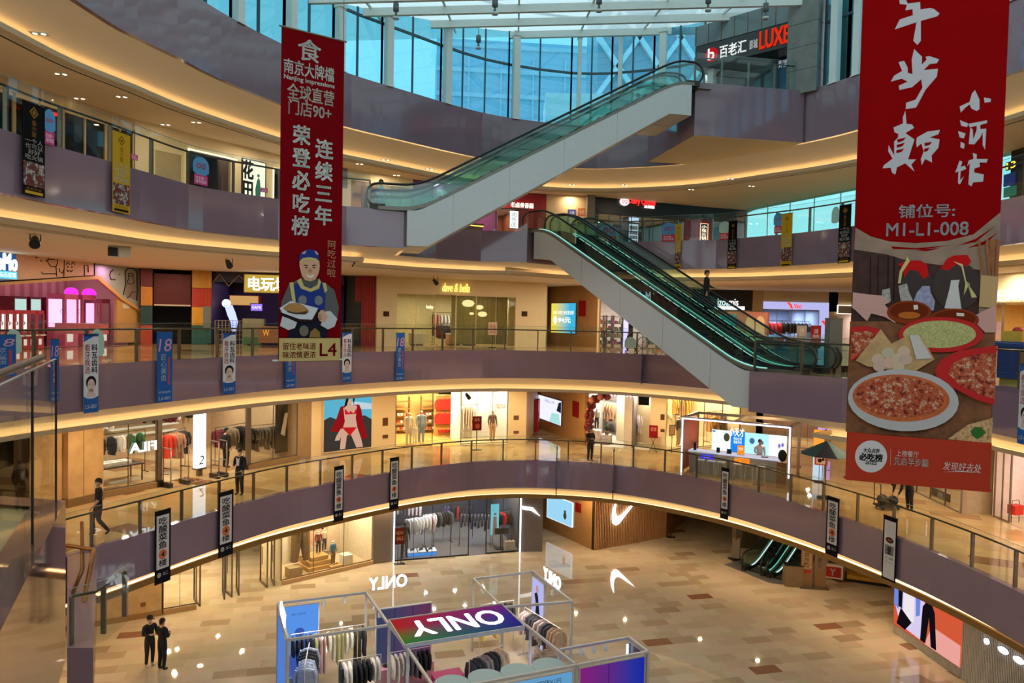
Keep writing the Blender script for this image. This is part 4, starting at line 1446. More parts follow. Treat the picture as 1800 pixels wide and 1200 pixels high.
# ------------------------------------------------------------------ narrow flags along the storey edges
def flag(line, x0, y0, x1, y1, label, group, kind, off=-0.10, edge_on=False):
 px = (x0 + x1) / 2
 p, s = hit(offset(line, off), px, (y0 + y1) / 2, True)
 _, d = along(offset(line, off), s)
 if edge_on:
  v = Vector((p[0], p[1])).normalized()
  d = (v.x * 0.995 + v.y * 0.1, v.y * 0.995 - v.x * 0.1)
 a = (p[0] - d[0], p[1] - d[1]); b = (p[0] + d[0], p[1] + d[1])
 if a[0] > b[0] and not edge_on: a, b = b, a
 B = Bay(a, b, 0, 0)
 u0, u1, z0, z1 = B.rect(x0, y0, x1, y1)
 if edge_on:
  um = B.px(px, (y0 + y1) / 2)[0]
  u0, u1 = um - 0.2, um + 0.2
 w, h = u1 - u0, z1 - z0
 t = thing('flag_banner', label, 'flag', B.P((u0 + u1) / 2, 0, z0), B.rz, group)
 W2 = w / 2
 if kind == 'fish':
  MB().b(-W2, W2, 0, 0.008, 0, h).build('cloth', flat((24, 18, 22)), t)
  shape(t, [[(-W2 * 0.78, h * 0.20), (W2 * 0.78, h * 0.20), (W2 * 0.78, h * 0.93), (-W2 * 0.78, h * 0.93)]], flat((206, 200, 196)), 0.0, 0.002, 'white_field')
  letters(t, '吃\n酸\n菜\n鱼', -W2 * 0.55, W2 * 0.55, h * 0.48, h * 0.90, BLACK, -0.003, 0.002, bold=0.02)
  shape(t, [circ(0, h * 0.395, w * 0.26, 18, w * 0.26)], flat((206, 110, 70)), -0.002, 0.002, 'orange_disc')
  letters(t, '4', -W2 * 0.2, W2 * 0.2, h * 0.36, h * 0.43, BLACK, -0.005, 0.002, bold=0.03)
  letters(t, '楼', -W2 * 0.5, W2 * 0.5, h * 0.235, h * 0.325, BLACK, -0.003, 0.002, bold=0.02)
  letters(t, '太二', 0.0, W2 * 0.7, h * 0.10, h * 0.15, flat((206, 200, 196)), -0.002, 0.002)
  shape(t, [circ(-W2 * 0.45, h * 0.12, w * 0.13, 14, w * 0.13)], flat((160, 156, 154)), -0.001, 0.002, 'emblem')
 elif kind == 'fish_plain':
  MB().b(-W2, W2, 0, 0.008, 0, h).build('cloth', flat((24, 18, 22)), t)
  shape(t, [[(-W2 * 0.8, h * 0.03), (W2 * 0.8, h * 0.03), (W2 * 0.8, h * 0.93), (-W2 * 0.8, h * 0.93)]], flat((206, 200, 196)), 0.0, 0.002, 'white_field')
  shape(t, [circ(0, h * 0.63, w * 0.28, 14, h * 0.045)], flat((60, 26, 22)), -0.002, 0.002, 'dark_blot')
  letters(t, '酒饭', -W2 * 0.35, W2 * 0.35, h * 0.61, h * 0.65, flat((206, 120, 80)), -0.004, 0.002)
  shape(t, [[(-W2 * 0.62, h * 0.40), (W2 * 0.62, h * 0.40), (W2 * 0.62, h * 0.55), (-W2 * 0.62, h * 0.55)]], flat((120, 116, 116)), -0.002, 0.002, 'picture_field')
  shape(t, [circ(0, h * 0.485, w * 0.14, 12, h * 0.045), [(-W2 * 0.35, h * 0.41), (W2 * 0.35, h * 0.41), (0.0, h * 0.46)]], BLACK, -0.004, 0.002, 'picture')
  letters(t, '太二酸菜', -W2 * 0.55, W2 * 0.6, h * 0.33, h * 0.37, BLACK, -0.002, 0.002)
  letters(t, '限时开门', -W2 * 0.5, W2 * 0.55, h * 0.275, h * 0.295, BLACK, -0.002, 0.002)
 elif kind == 'tooth':
  MB().b(-W2, W2, 0, 0.008, 0, h).build('cloth', flat((214, 214, 218)), t)
  shape(t, [[(-W2, h), (-W2, h * 0.90), (W2 * 0.9, h)], [(-W2, h), (W2, h), (W2, h * 0.97), (-W2, h * 0.97)]], flat((50, 98, 178)), 0.0, 0.002, 'blue_corner')
  letters(t, '科\n瓦\n齿\n科', 0.02 * w, W2 * 0.86, h * 0.50, h * 0.87, flat((30, 28, 44)), 0.0, 0.002, bold=0.02)
  letters(t, '看\n牙\n我\n选', -W2 * 0.86, -0.06 * w, h * 0.50, h * 0.87, flat((206, 92, 60)), 0.0, 0.002, bold=0.01)
  shape(t, [circ(0, h * 0.385, w * 0.35, 18, h * 0.085)], flat((34, 26, 28)), -0.001, 0.002, 'printed_hair')
  shape(t, [circ(0, h * 0.345, w * 0.25, 18, h * 0.085), [(-w * 0.12, h * 0.30), (w * 0.12, h * 0.30), (w * 0.34, h * 0.205), (-w * 0.34, h * 0.205)]], flat((214, 186, 174)), -0.003, 0.002, 'printed_face')
  shape(t, [circ(-w * 0.10, h * 0.365, w * 0.045, 8, h * 0.006), circ(w * 0.10, h * 0.365, w * 0.045, 8, h * 0.006)], BLACK, -0.005, 0.002, 'printed_eyes')
  shape(t, [circ(0.0, h * 0.298, w * 0.07, 10, h * 0.007)], flat((176, 70, 70)), -0.005, 0.002, 'printed_mouth')
  shape(t, [[(-W2, 0), (W2, 0), (W2, h * 0.21), (W2 * 0.5, h * 0.185), (0, h * 0.18), (-W2 * 0.5, h * 0.185), (-W2, h * 0.21)]], flat((40, 92, 160)), -0.004, 0.002, 'blue_foot')
  letters(t, 'L5-001', -W2 * 0.8, W2 * 0.7, h * 0.055, h * 0.105, flat((226, 226, 230)), -0.006, 0.002, bold=0.02, shear=0.1)
 elif kind == 'blue18':
  MB().b(-W2, W2, 0, 0.008, 0, h).build('cloth', flat((40, 92, 164)), t)
  letters(t, '18', -W2 * 0.85, W2 * 0.9, h * 0.72, h * 0.90, flat((206, 150, 170)), 0.0, 0.002, bold=-0.01, shear=0.15)
  letters(t, '匠\n心\n美\n齿', -W2 * 0.5, W2 * 0.2, h * 0.30, h * 0.68, flat((214, 222, 232)), 0.0, 0.002, bold=0.01)
  letters(t, '十八周年庆典', W2 * 0.35, W2 * 0.75, h * 0.26, h * 0.64, flat((206, 60, 54)), 0.0, 0.002) if False else shape(t, [[(W2 * 0.4, h * 0.24), (W2 * 0.66, h * 0.24), (W2 * 0.66, h * 0.64), (W2 * 0.4, h * 0.64)]], flat((176, 70, 80)), 0.0, 0.002, 'red_line')
  letters(t, '科瓦齿科', -W2 * 0.8, W2 * 0.8, h * 0.125, h * 0.155, flat((200, 210, 226)), 0.0, 0.002)
  letters(t, 'L5-001', -W2 * 0.75, W2 * 0.75, h * 0.03, h * 0.075, flat((226, 226, 230)), 0.0, 0.002, bold=0.02, shear=0.1)
 elif kind in ('pot_black', 'pot_yellow'):
  bl = kind == 'pot_black'
  base, ink = (flat((18, 14, 14)), flat((206, 200, 190))) if bl else (flat((196, 150, 36)), flat((226, 220, 206)))
  dim = flat((150, 104, 40)) if bl else flat((120, 84, 20))
  MB().b(-W2, W2, 0, 0.008, 0, h).build('cloth', base, t)
  c = h * 0.90
  r = w * 0.2
  shape(t, [[(0, c + r), (r, c), (0, c - r), (-r, c)]], dim, 0.0, 0.002, 'emblem')
  shape(t, [[(0, c + r * .7), (r * .7, c), (0, c - r * .7), (-r * .7, c)]], base, -0.002, 0.001, 'emblem_gap')
  shape(t, [circ(0, c, r * 0.45, 4)], dim, -0.003, 0.001, 'emblem_core')
  letters(t, '金\n小\n釜', -W2 * 0.22, W2 * 0.22, h * 0.64, h * 0.82, dim, 0.0, 0.002)
  letters(t, '一个人\n也可以\n好好\n吃火锅', -W2 * 0.8, W2 * 0.8, h * 0.385, h * 0.615, ink, 0.0, 0.002, bold=0.01)
  shape(t, [[(-W2 * 0.95, h * 0.10), (W2 * 0.95, h * 0.10), (W2 * 0.95, h * 0.36), (-W2 * 0.95, h * 0.36)]], speckle('hotpot_photo', None, [(0.3, (30, 16, 14)), (0.42, (120, 30, 26)), (0.52, (60, 40, 34)), (0.6, (206, 190, 170)), (0.7, (110, 50, 36))], 9), 0.0, 0.002, 'printed_photo')
  shape(t, [[(-W2 * 0.8, h * 0.015), (W2 * 0.8, h * 0.015), (W2 * 0.8, h * 0.045), (-W2 * 0.8, h * 0.045)]], flat((206, 160, 40)) if bl else flat((40, 26, 16)), 0.0, 0.002, 'foot_label')
  letters(t, '全新开业', -W2 * 0.7, W2 * 0.7, h * 0.055, h * 0.085, dim, 0.0, 0.002)
 e = MB()
 e.tube([(-W2 - 0.01, 0.004, h), (W2 + 0.01, 0.004, h)], 0.010, 6)
 e.build('rod', DSTEEL, t)
 mb = MB()
 for sx in (-1, 1):
  mb.tube([(sx * W2 * 0.9, 0.004, h), (sx * W2 * 0.9, 0.125, h + 0.01)], 0.005, 5)
 mb.build('hook', DSTEEL, t)
 return t
for x0, y0, x1, y1, lb, k in ((272, 896, 300, 1024, 'black and white fish flag, first from the left on the second storey', 'fish'),
                           (384, 863, 410, 977, 'black and white fish flag, second from the left below the visitor in a white shirt', 'fish'),
                           (587, 819, 604, 916, 'black and white fish flag below the swimwear poster, third from the left', 'fish'),
                           (685, 804, 701, 895, 'black and white fish flag below the window with pale mannequins, fourth from the left', 'fish'),
                           (1267, 822, 1281, 912, 'black and white fish flag below the lit phone kiosk', 'fish'),
                           (1452, 873, 1474, 977, 'black and white fish flag under the left part of the huge red banner', 'fish'),
                           (1551, 907, 1576, 1021, 'mostly blank white flag with a dark blot and small picture, rightmost on the second storey', 'fish_plain')):
 flag(RING, x0, y0, x1, y1, lb, 'narrow flags on the second storey edge', k)
flag(RING, 976, 786, 981, 870, 'narrow flag seen edge on, at the middle of the second storey edge', 'narrow flags on the second storey edge', 'fish', edge_on=True)
flag(RING, 1076, 790, 1081, 876, 'narrow flag seen edge on, right of the middle of the second storey edge', 'narrow flags on the second storey edge', 'fish', edge_on=True)
for x0, y0, x1, y1, lb, k in ((147, 587, 173, 725, 'white dental flag with a portrait, leftmost white one on the third storey', 'tooth'),
                           (392, 585, 414, 692, 'white dental flag with a portrait, just left of the dark red banner', 'tooth'),
                           (602, 584, 618, 671, 'white dental flag with a portrait, just right of the dark red banner', 'tooth'),
                           (-14, 588, 28, 662, 'blue anniversary flag cut by the photo edge, leftmost on the third storey', 'blue18'),
                           (89, 596, 104, 706, 'blue anniversary flag behind the near glass rail corner', 'blue18'),
                           (276, 583, 303, 706, 'blue anniversary flag between two white dental flags', 'blue18'),
                           (502, 584, 520, 682, 'blue anniversary flag mostly hidden behind the foot of the dark red banner', 'blue18'),
                           (696, 585, 711, 669, 'blue anniversary flag in front of the cream children shop', 'blue18'),
                           (1791, 640, 1816, 782, 'white flag cut by the right photo edge, beside the huge red banner', 'tooth')):
 flag(RING, x0, y0, x1, y1, lb, 'narrow flags on the third storey edge', k)
flag(RING, 1126, 588, 1132, 674, 'narrow flag seen edge on, below the escalator side on the third storey edge', 'narrow flags on the third storey edge', 'blue18', edge_on=True)
for x0, y0, x1, y1, lb, k in ((40, 182, 79, 344, 'black hotpot flag on the left of the fourth storey', 'pot_black'), (198, 233, 229, 374, 'yellow hotpot flag on the left of the fourth storey', 'pot_yellow'),
                           (1187, 393, 1197, 472, 'narrow yellow hotpot flag beside the red lit shop, behind the escalator handrails', 'pot_yellow'), (1280, 388, 1295, 472, 'black hotpot flag under the red lit shop front', 'pot_black'),
                           (1373, 375, 1392, 468, 'yellow hotpot flag in front of the bright corner window', 'pot_yellow'), (1474, 360, 1495, 462, 'black hotpot flag beside the left edge of the huge red banner', 'pot_black')):
 flag(E4, x0, y0, x1, y1, lb, 'narrow flags on the fourth storey edge', k)
# ------------------------------------------------------------------ fourth storey shops
W4 = [(-14.8, 13), (-14.1, 20.4), (-12.6, 24.7), (-9.4, 29.8), (-7.1, 32.4), (-3.7, 35.2), (0.0, 37.5), (4.1, 38.1)]
def bay(W, x0, x1, lev, far=False):
 return Bay(hit(W, x0, 560, far)[0], hit(W, x1, 560, far)[0], FL[lev], CE[lev])
BEIGE = mat((206, 176, 128), 0.6, var=0.04, scale=1.0)
CREAMW = mat((224, 204, 158), 0.6, var=0.03, scale=1.0)
TAN = mat((170, 126, 76), 0.5, var=0.06, scale=1.5)
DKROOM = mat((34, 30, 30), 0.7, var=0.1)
LEDW = emis((255, 236, 190), 2.2)
# dark restaurant with tall panes
Ba = bay(W4, -40, 236, 4)
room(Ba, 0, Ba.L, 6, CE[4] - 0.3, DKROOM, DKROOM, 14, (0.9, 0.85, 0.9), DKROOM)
slabwall(Ba, 0, Ba.L, CE[4] - 0.35, CE[4] + 0.1, BEIGE)
us = [0] + [Ba.px(x, 230)[0] for x in (27, 113, 188)] + [Ba.L]
for i in range(4):
 panes(Ba, us[i], us[i + 1], FL[4] + 0.05, CE[4] - 0.35, 2, frame=BEIGE, fw=0.1)
for k, px in enumerate((0, 98)):
 u = Ba.px(px, 300, 2.2)[0]
 t = thing('dining_table', ['dark dining table in the dim restaurant behind the black flag', 'second dark dining table from the left in the dim restaurant', 'dark dining table in the dim restaurant beside the blue reflection'][k], 'table', Ba.P(u, 2.4, FL[4] + 0.013), Ba.rz, 'restaurant tables')
 MB().b(-0.6, 0.6, -0.4, 0.4, 0.71, 0.75).build('tabletop', mat((60, 44, 34), 0.4), t)
 MB().lathe([(0.25, 0), (0.25, 0.02), (0.04, 0.05), (0.04, 0.71)], n=10).build('pedestal', BLACK, t)
p = Ba.px(137, 222, 2.5)  # added blue glow, standing in for a reflection in the front glass
t = thing('hanging_lamp', 'small blue glowing shape standing in for a reflection in the dark restaurant glass', 'lamp', Ba.P(p[0], 2.5, p[1] - 0.1), Ba.rz)
MB().lathe([(0.05, 0.22), (0.13, 0.16), (0.15, 0.02), (0.08, 0.0)], n=14).build('lamp_shade', emis((150, 200, 255), 1.0), t)
MB().tube([(0, 0, 0.2), (0, 0, CE[4] - 0.3 - p[1] + 0.1)], 0.01, 5).build('cord', BLACK, t)
board(Ba, 93, 194, 101, 203, emis((255, 40, 40), 1.4), 'exit_light', 'small red lit sign inside the dark restaurant', 'sign', v=0.9)
# cream wall, lit display window, light box
Bb = bay(W4, 236, 326, 4)
slabwall(Bb, 0, Bb.L, FL[4], CE[4] + 0.1, CREAMW)
t, w, h = board(Bb, 272, 268, 318, 322, mat((170, 150, 108), 0.5), 'wall_panel', 'plain olive grey panel on the cream wall by the yellow flag', 'panel', v=-0.05, edge=CREAMW)
Bc = bay(W4, 326, 412, 4)
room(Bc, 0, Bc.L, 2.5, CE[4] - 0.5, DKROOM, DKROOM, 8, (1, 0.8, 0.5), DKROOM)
slabwall(Bc, 0, Bc.L, CE[4] - 0.55, CE[4] + 0.1, CREAMW)
u0 = Bc.px(385, 300)[0]
panes(Bc, 0.06, u0, FL[4] + 0.03, CE[4] - 0.55, 2, frame=DSTEEL)
mb = MB()
mb.b(0, 0.05, -0.02, 0.02, 0, CE[4] - 0.55 - FL[4])
mb.b(0, Bc.L, -0.02, 0.02, CE[4] - 0.60 - FL[4], CE[4] - 0.55 - FL[4])
solid(mb, 'light_strip', LEDW, 'warm light strip outlining the dark display window', 'light strip', Bc.P(0.02, -0.05), Bc.rz)
slabwall(Bc, Bc.L - 0.22, Bc.L, FL[4], CE[4] - 0.5, CREAMW)
t = thing('wooden_door', 'dark wooden door beside the lit display window', 'door', Bc.P(u0 + 0.05, 0.05), Bc.rz)
dw = Bc.L - 0.34 - u0
MB().b(0, dw, 0, 0.05, 0, 2.1).build('leaf', mat((74, 46, 30), 0.4, var=0.15), t)
MB().tube([(0.10, -0.03, 0.8), (0.10, -0.03, 1.4)], 0.012, 6).build('handle', STEEL, t)
Bd = bay(W4, 412, 476, 4)
slabwall(Bd, 0, Bd.L, FL[4], CE[4] + 0.1, CREAMW)
t, w, h = board(Bd, 427, 283, 466, 354, emis((250, 246, 220), 1.25), 'light_box', 'white light box with bold black characters and a teal figure', 'sign', edge=DSTEEL)
letters(t, '花\n田', -w * 0.5, -w * 0.05, h * 0.05, h * 0.98, BLACK, -0.002, 0.004, bold=0.06)
shape(t, [[(w * .08, 0), (w * .05, h * .3), (w * .12, h * .52), (w * .2, h * .62), (w * .26, h * .55), (w * .3, h * .3), (w * .26, 0)], circ(w * .19, h * .66, w * .06, 10)], flat((60, 130, 120)), -0.002, 0.003, 'teal_figure')
Be = bay(W4, 476, 614, 4)
slabwall(Be, 0.9, Be.L, FL[4], CE[4] + 0.1, CREAMW)
slabwall(Be, 0, 0.9, FL[4] + 2.1, CE[4] + 0.1, CREAMW)
mb = MB()
mb.b(0, 0.05, -0.02, 0.02, 0, 2.1).b(0.85, 0.9, -0.02, 0.02, 0, 2.1).b(0, 0.9, -0.02, 0.02, 2.05, 2.1)
solid(mb, 'light_strip', LEDW, 'warm light strip outlining the doorway left of the dark red banner', 'light strip', Be.P(0, -0.05), Be.rz)
room(Be, 0, 0.9, 1.5, FL[4] + 2.12, DKROOM, DKROOM, 2)
t, w, h = board(Be, 600, 276, 611, 330, flat((120, 128, 126)), 'wall_panel', 'grey panel beside the dark red banner on the fourth storey', 'panel', v=-0.04)
# tan shopfront behind the escalator foot
Bf = bay(W4, 614, 722, 4)
slabwall(Bf, 0, Bf.L, CE[4] - 0.45, CE[4] + 0.1, CREAMW)
room(Bf, 0, Bf.L, 3.5, CE[4] - 0.4, TAN, F2M, 60, (1, 0.85, 0.6))
n = 5
for i in range(n):
 if i == 3: continue
 panes(Bf, Bf.L * i / n, Bf.L * (i + 1) / n, FL[4], CE[4] - 0.45, 1, frame=TAN, fw=0.16)
Bg = bay(W4, 722, 872, 4)
slabwall(Bg, 0, Bg.L, CE[4] - 0.7, CE[4] + 0.1, mat((120, 52, 96), 0.5))
room(Bg, 0, Bg.L, 4, CE[4] - 0.6, mat((150, 70, 120), 0.6), F2M, 80, (1, 0.75, 0.9))
panes(Bg, 0.05, Bg.L * 0.55, FL[4], CE[4] - 0.7, 3)
t, w, h = board(Bg, 762, 325, 812, 352, mat((116, 40, 92), 0.5), 'sign_board', 'purple sign board with thin white script behind the upper escalator', 'sign', v=-0.12)
letters(t, 'mis suri', -w * .4, w * .4, h * .2, h * .8, flat((230, 210, 226)), 0.0, 0.006, shear=0.3)
t = thing('counter', 'counter edged with yellow light at the red snack shop', 'counter', Bg.P(Bg.px(832, 408)[0], 0.6, FL[4] + 0.012), Bg.rz)
MB().b(-0.9, 0.9, 0, 0.6, 0, 0.95).build('body', mat((70, 44, 26), 0.5), t)
MB().b(-0.95, 0.95, -0.05, 0.62, 0.95, 1.0).build('worktop', mat((90, 60, 36), 0.3), t)
mb = MB().b(-0.92, 0.92, -0.04, 0.0, 0.06, 0.10).b(-0.92, 0.92, -0.04, 0.0, 0.86, 0.9)
mb.build('light_strip', emis((255, 206, 90), 3.0), t)
Bh = bay(W4, 872, 956, 4)
RW = mat((150, 20, 26), 0.5)
slabwall(Bh, 0, Bh.L, CE[4] - 0.85, CE[4] + 0.1, RW)
uh = Bh.px(912, 380)[0]
room(Bh, 0, uh, 3, CE[4] - 0.8, mat((120, 60, 40), 0.6), F2M, 50, (1, 0.8, 0.5))
slabwall(Bh, uh, Bh.L, FL[4], CE[4] - 0.8, RW)
letter_sign(Bh, 898, 356, 938, 365, '老卤骨香面', emis((255, 240, 230), 2.0), 'row of small white lit characters on the red shop fascia')
t, w, h = board(Bh, 896, 371, 911, 401, emis((246, 250, 255), 1.8), 'light_box', 'narrow white light box with dark characters in front of the red wall', 'sign', v=-0.06, edge=BLACK)
letters(t, '卤\n骨\n面', -w * .3, w * .3, h * .08, h * .94, BLACK, -0.002, 0.003)
mb = MB()
Bi = bay(W4, 956, 1034, 4)
slabwall(Bi, 0, Bi.L, FL[4], CE[4] + 0.1, BEIGE)
for k, (a, b, c, lb) in enumerate(((998, 368, (60, 70, 140), 'blue menu poster on the beige wall above the lower escalator'), (1016, 366, (190, 110, 60), 'orange menu poster beside the blue one on the beige wall'))):
 t, w, h = board(Bi, a, b, a + 14, b + 28, flat(c), 'menu_poster', lb, 'poster', v=-0.03)
 shape(t, [[(-w * .4, h * .1), (w * .4, h * .1), (w * .4, h * .5), (-w * .4, h * .5)]], flat((216, 190, 150)), 0, 0.003, 'printed_photo')
 letters(t, '小吃', -w * .35, w * .35, h * .6, h * .9, flat((230, 226, 220)), 0, 0.003)
t = thing('shop_pillar', 'grey pillar left of the black ice cream shop', 'pillar', Bi.P(Bi.L - 0.1, -0.25), Bi.rz)
MB().b(-0.2, 0.2, -0.2, 0.2, 0, CE[4] - FL[4]).build('shaft', mat((130, 118, 100), 0.5), t)
MB().b(-0.24, 0.24, -0.24, 0.24, 0, 0.15).build('plinth', DSTEEL, t)
# black ice cream shop and the red lit shop beside it
pj0 = ony(1041, 400, 38.1); pj1 = ony(1204, 400, 40.3); pk1 = ony(1252, 400, 41.0); pl1 = ony(1312, 400, 41.6)
Bj = Bay(pj0, pj1, FL[4], CE[4])
room(Bj, 0, Bj.L, 4, CE[4] - 0.75, mat((60, 56, 60), 0.6), F2M, 70, (0.95, 0.95, 1.0))
slabwall(Bj, 0, Bj.L, CE[4] - 0.8, CE[4] + 0.1, BLACK)
slabwall(Bj, 0, 0.35, FL[4], CE[4] - 0.7, BLACK)
for k in range(4):
 panes(Bj, 0.35 + (Bj.L - 0.35) * k / 4, 0.35 + (Bj.L - 0.35) * (k + 1) / 4, FL[4] + (0.0 if k != 1 else 1.0), CE[4] - 0.8, 2, frame=BLACK)
letter_sign(Bj, 1106, 349, 1152, 362, 'Dairy Queen', emis((255, 40, 36), 2.2), 'red lit lettering of the ice cream shop', bold=0.01)
letter_sign(Bj, 1133, 361, 1151, 366, '冰淇淋', emis((255, 240, 240), 2.0), 'small white lit characters under the red lettering')
u, z = Bj.px(1096, 355)
t = thing('logo_disc', 'white and red lit oval logo left of the red lettering', 'sign', Bj.P(u, -0.12, z), Bj.rz)
MB().plate(circ(0, 0, 0.27, 22, 0.2), 0, 0.06).build('disc', emis((255, 226, 226), 1.6), t)
letters(t, 'DQ', -0.17, 0.17, -0.1, 0.1, emis((230, 30, 40), 1.2), -0.001, 0.006, bold=0.02)
t = thing('drinks_fridge', 'lit glass door fridge with shelves inside the black ice cream shop', 'fridge', Bj.P(Bj.px(1112, 410, 0.8)[0], 0.7, FL[4] + 0.013), Bj.rz)
MB().b(-0.33, 0.33, 0.02, 0.6, 0, 1.9).build('cabinet', mat((40, 44, 50), 0.4), t)
MB().b(-0.28, 0.28, -0.005, 0.02, 0.2, 1.5).build('lit_interior', emis((190, 214, 235), 0.9), t)
mb = MB()
for z in (0.45, 0.7, 0.95, 1.2): mb.b(-0.28, 0.28, -0.02, -0.005, z, z + 0.03)
for z in (0.22, 0.48, 0.73, 0.98, 1.23):
 for x in (-0.22, -0.12, -0.02, 0.08, 0.18): mb.b(x - 0.035, x + 0.035, -0.03, -0.006, z, z + 0.16)
mb.build('shelf', mat((90, 110, 130), 0.5, var=0.4, scale=30), t)
MB().b(-0.3, 0.3, -0.02, 0.02, 1.6, 1.85).build('header', emis((200, 220, 255), 1.2), t)
Bk = Bay(pj1, pk1, FL[4], CE[4])
slabwall(Bk, 0, Bk.L, CE[4] - 0.7, CE[4] + 0.1, BLACK)
REDP = mat((150, 22, 16), 0.5, var=0.15, scale=4)
slabwall(Bk, 0, Bk.L, FL[4], CE[4] - 0.7, REDP, 0.05, 0.25)
mb = MB()
for i in range(14): mb.b(Bk.L * i / 14 + 0.03, Bk.L * i / 14 + 0.06, -0.03, 0.0, 0, 1.9)
solid(mb, 'slatted_screen', mat((176, 40, 26), 0.5), 'row of thin red slats on the red lit shop front', 'screen', Bk.P(0, 0.0), Bk.rz)
t, w, h = board(Bk, 1231, 393, 1244, 424, BLACK, 'neon_sign', 'upright neon sign with warm white characters on the red front', 'sign', v=-0.1)
NEON = emis((255, 170, 130), 3.0)
letters(t, '小\n张\n火\n锅', -w * .33, w * .33, h * .08, h * .92, emis((255, 225, 200), 2.4), -0.002, 0.006)
mb = MB()
mb.tube([(-w / 2, -0.01, 0), (-w / 2, -0.01, h), (w / 2, -0.01, h), (w / 2, -0.01, 0), (-w / 2, -0.01, 0)], 0.018, 6)
mb.build('neon_border', NEON, t)
Bl = Bay(pk1, pl1, FL[4], CE[4])
room(Bl, 0, Bl.L, 4, CE[4] - 0.6, mat((44, 38, 34), 0.6), F2M, 30, (1, 0.75, 0.5))
slabwall(Bl, 0, Bl.L, CE[4] - 0.7, CE[4] + 0.1, BLACK)
panes(Bl, 0, Bl.L, FL[4], CE[4] - 0.7, 2, frame=BLACK)
# bright glazed outer wall
pm0 = ony(1312, 366, 41.0); pm1 = (15.9, 33.5); pm2 = (17.6, 26.5); pm3 = (17.6, 8)
SKYG = glass((196, 236, 236), 0.05, 0.4, name='outer_glazing')
for k, (a, b) in enumerate(((pm0, pm1), (pm1, pm2))):
 Bm = Bay(a, b, FL[4], CE[4])
 panes(Bm, 0, Bm.L, FL[4] + 0.05, CE[4] + 0.05, 5 if k == 0 else 4, m=SKYG, frame=mat((150, 170, 170), 0.4, 0.3))
Bm = Bay(pm2, pm3, FL[4], CE[4])
slabwall(Bm, 0, Bm.L, FL[4], CE[4] + 0.1, DKROOM)
# number board of the shop behind the huge banner
t, w, h = board(Bm, 1768, 283, 1787, 297, BLACK, 'number_board', 'dark board with a yellow lit 13 right of the huge red banner', 'sign', v=-0.15)
letters(t, '13', -w * .4, w * .4, h * .1, h * .9, emis((255, 200, 60), 2.5), 0, 0.01, bold=0.02)
for k, (a, b, c, d, col, lb) in enumerate(((1764, 305, 1782, 326, (40, 60, 120), 'blue menu screen right of the huge banner'), (1764, 328, 1784, 345, (40, 120, 100), 'green menu screen right of the huge banner'))):
 board(Bm, a, b, c, d, emis(col, 0.6), 'menu_screen', lb, 'screen', v=-0.1)
# stickers on the balustrade glass
BLU = flat((92, 150, 196)); PINK = flat((206, 70, 130)); REDI = flat((200, 50, 60)); MINT = flat((176, 206, 190))
def sticker(line, x0, y0, x1, y1, lab, kind, label, off=-0.05):
 p, s = hit(offset(line, off), (x0 + x1) / 2, (y0 + y1) / 2, True)
 _, d = along(offset(line, off), s)
 B = Bay((p[0] - d[0], p[1] - d[1]), (p[0] + d[0], p[1] + d[1]), 0, 0)
 u0, u1, z0, z1 = B.rect(x0, y0, x1, y1)
 t = thing('glass_sticker', label, 'sticker', B.P((u0 + u1) / 2, 0, z0), B.rz, 'stickers on the balustrade glass')
 w, h = u1 - u0, z1 - z0
 lz = h * 0.36 if lab else 0
 if kind != 'label':
  c = BLU if kind == 'blue' else MINT
  r = w * 0.5
  shape(t, [[(-r, lz + h * .1)] + circ(0, lz + (h - lz) * .55, r, 16, (h - lz) * .45, PI, 0) [::1] + [(r, lz + h * .1), (r * .6, lz), (-r * .6, lz)]], c, 0.0, 0.006, 'blob')
  if kind == 'blue':
   for s in (-1, 1):
    m = MB()
    m.tube([(a, -0.008, b) for a, b in circ(s * w * .15, lz + (h - lz) * .5, w * .11, 12) + [(s * w * .15 + w * .11, lz + (h - lz) * .5)]], w * 0.025, 5)
    m.build('ring', REDI, t)
 if lab:
  shape(t, [[(-w * .42, 0), (w * .42, 0), (w * .42, lz), (-w * .42, lz)]], PINK if lab == 'pink' else REDI, 0.0, 0.005, 'label_patch')
  letters(t, '安全第一\n请勿倚靠', -w * .34, w * .34, lz * .15, lz * .85, flat((240, 226, 230)), -0.006, 0.002)
 return t
for a in ((77, 192, 97, 254, 'pink', 'blue', 'blue sticker with a pink label behind the black hotpot flag'), (229, 254, 243, 281, 'pink', 'label', 'pink label sticker half behind the yellow hotpot flag'),
          (339, 276, 367, 325, 'pink', 'blue', 'blue sticker with a pink label in front of the lit display window'), (457, 317, 472, 338, 'pink', 'label', 'pink label sticker in front of the white light box'),
          ):
 sticker(E4A, *a)
for a in ((1053, 396, 1086, 424, 'red', 'blue', 'blue sticker with a red label left of the lit fridge'), (1162, 391, 1189, 424, 'red', 'blue', 'blue sticker with a red label right of the lit fridge'),
          (1264, 389, 1283, 421, 'red', 'mint', 'mint sticker with a red label behind the small black flag'), (1360, 374, 1376, 410, 'red', 'blue', 'blue sticker with a red label in front of the glazed corner'),
          (1462, 363, 1476, 392, None, 'mint', 'mint sticker beside the black flag near the huge banner')):
 sticker(E4B, *a)
for a in ((158, 578, 183, 626, None, 'mint', 'mint sticker behind the white dental flag on the left'), (9, 579, 38, 622, None, 'mint', 'mint sticker behind the blue flag at the left photo edge')):
 sticker(RING, *a, off=0.02)
# ------------------------------------------------------------------ third storey shops
W3a = [(-18.4, 20), (-18.0, 26), (-17.3, 34.2)]
W3b = [(-17.3, 34.2), (-11.6, 36.8), (-6.6, 36.4), (0.1, 39.9), (4.2, 41.0), (9.0, 41.5), (13.0, 42.0)]
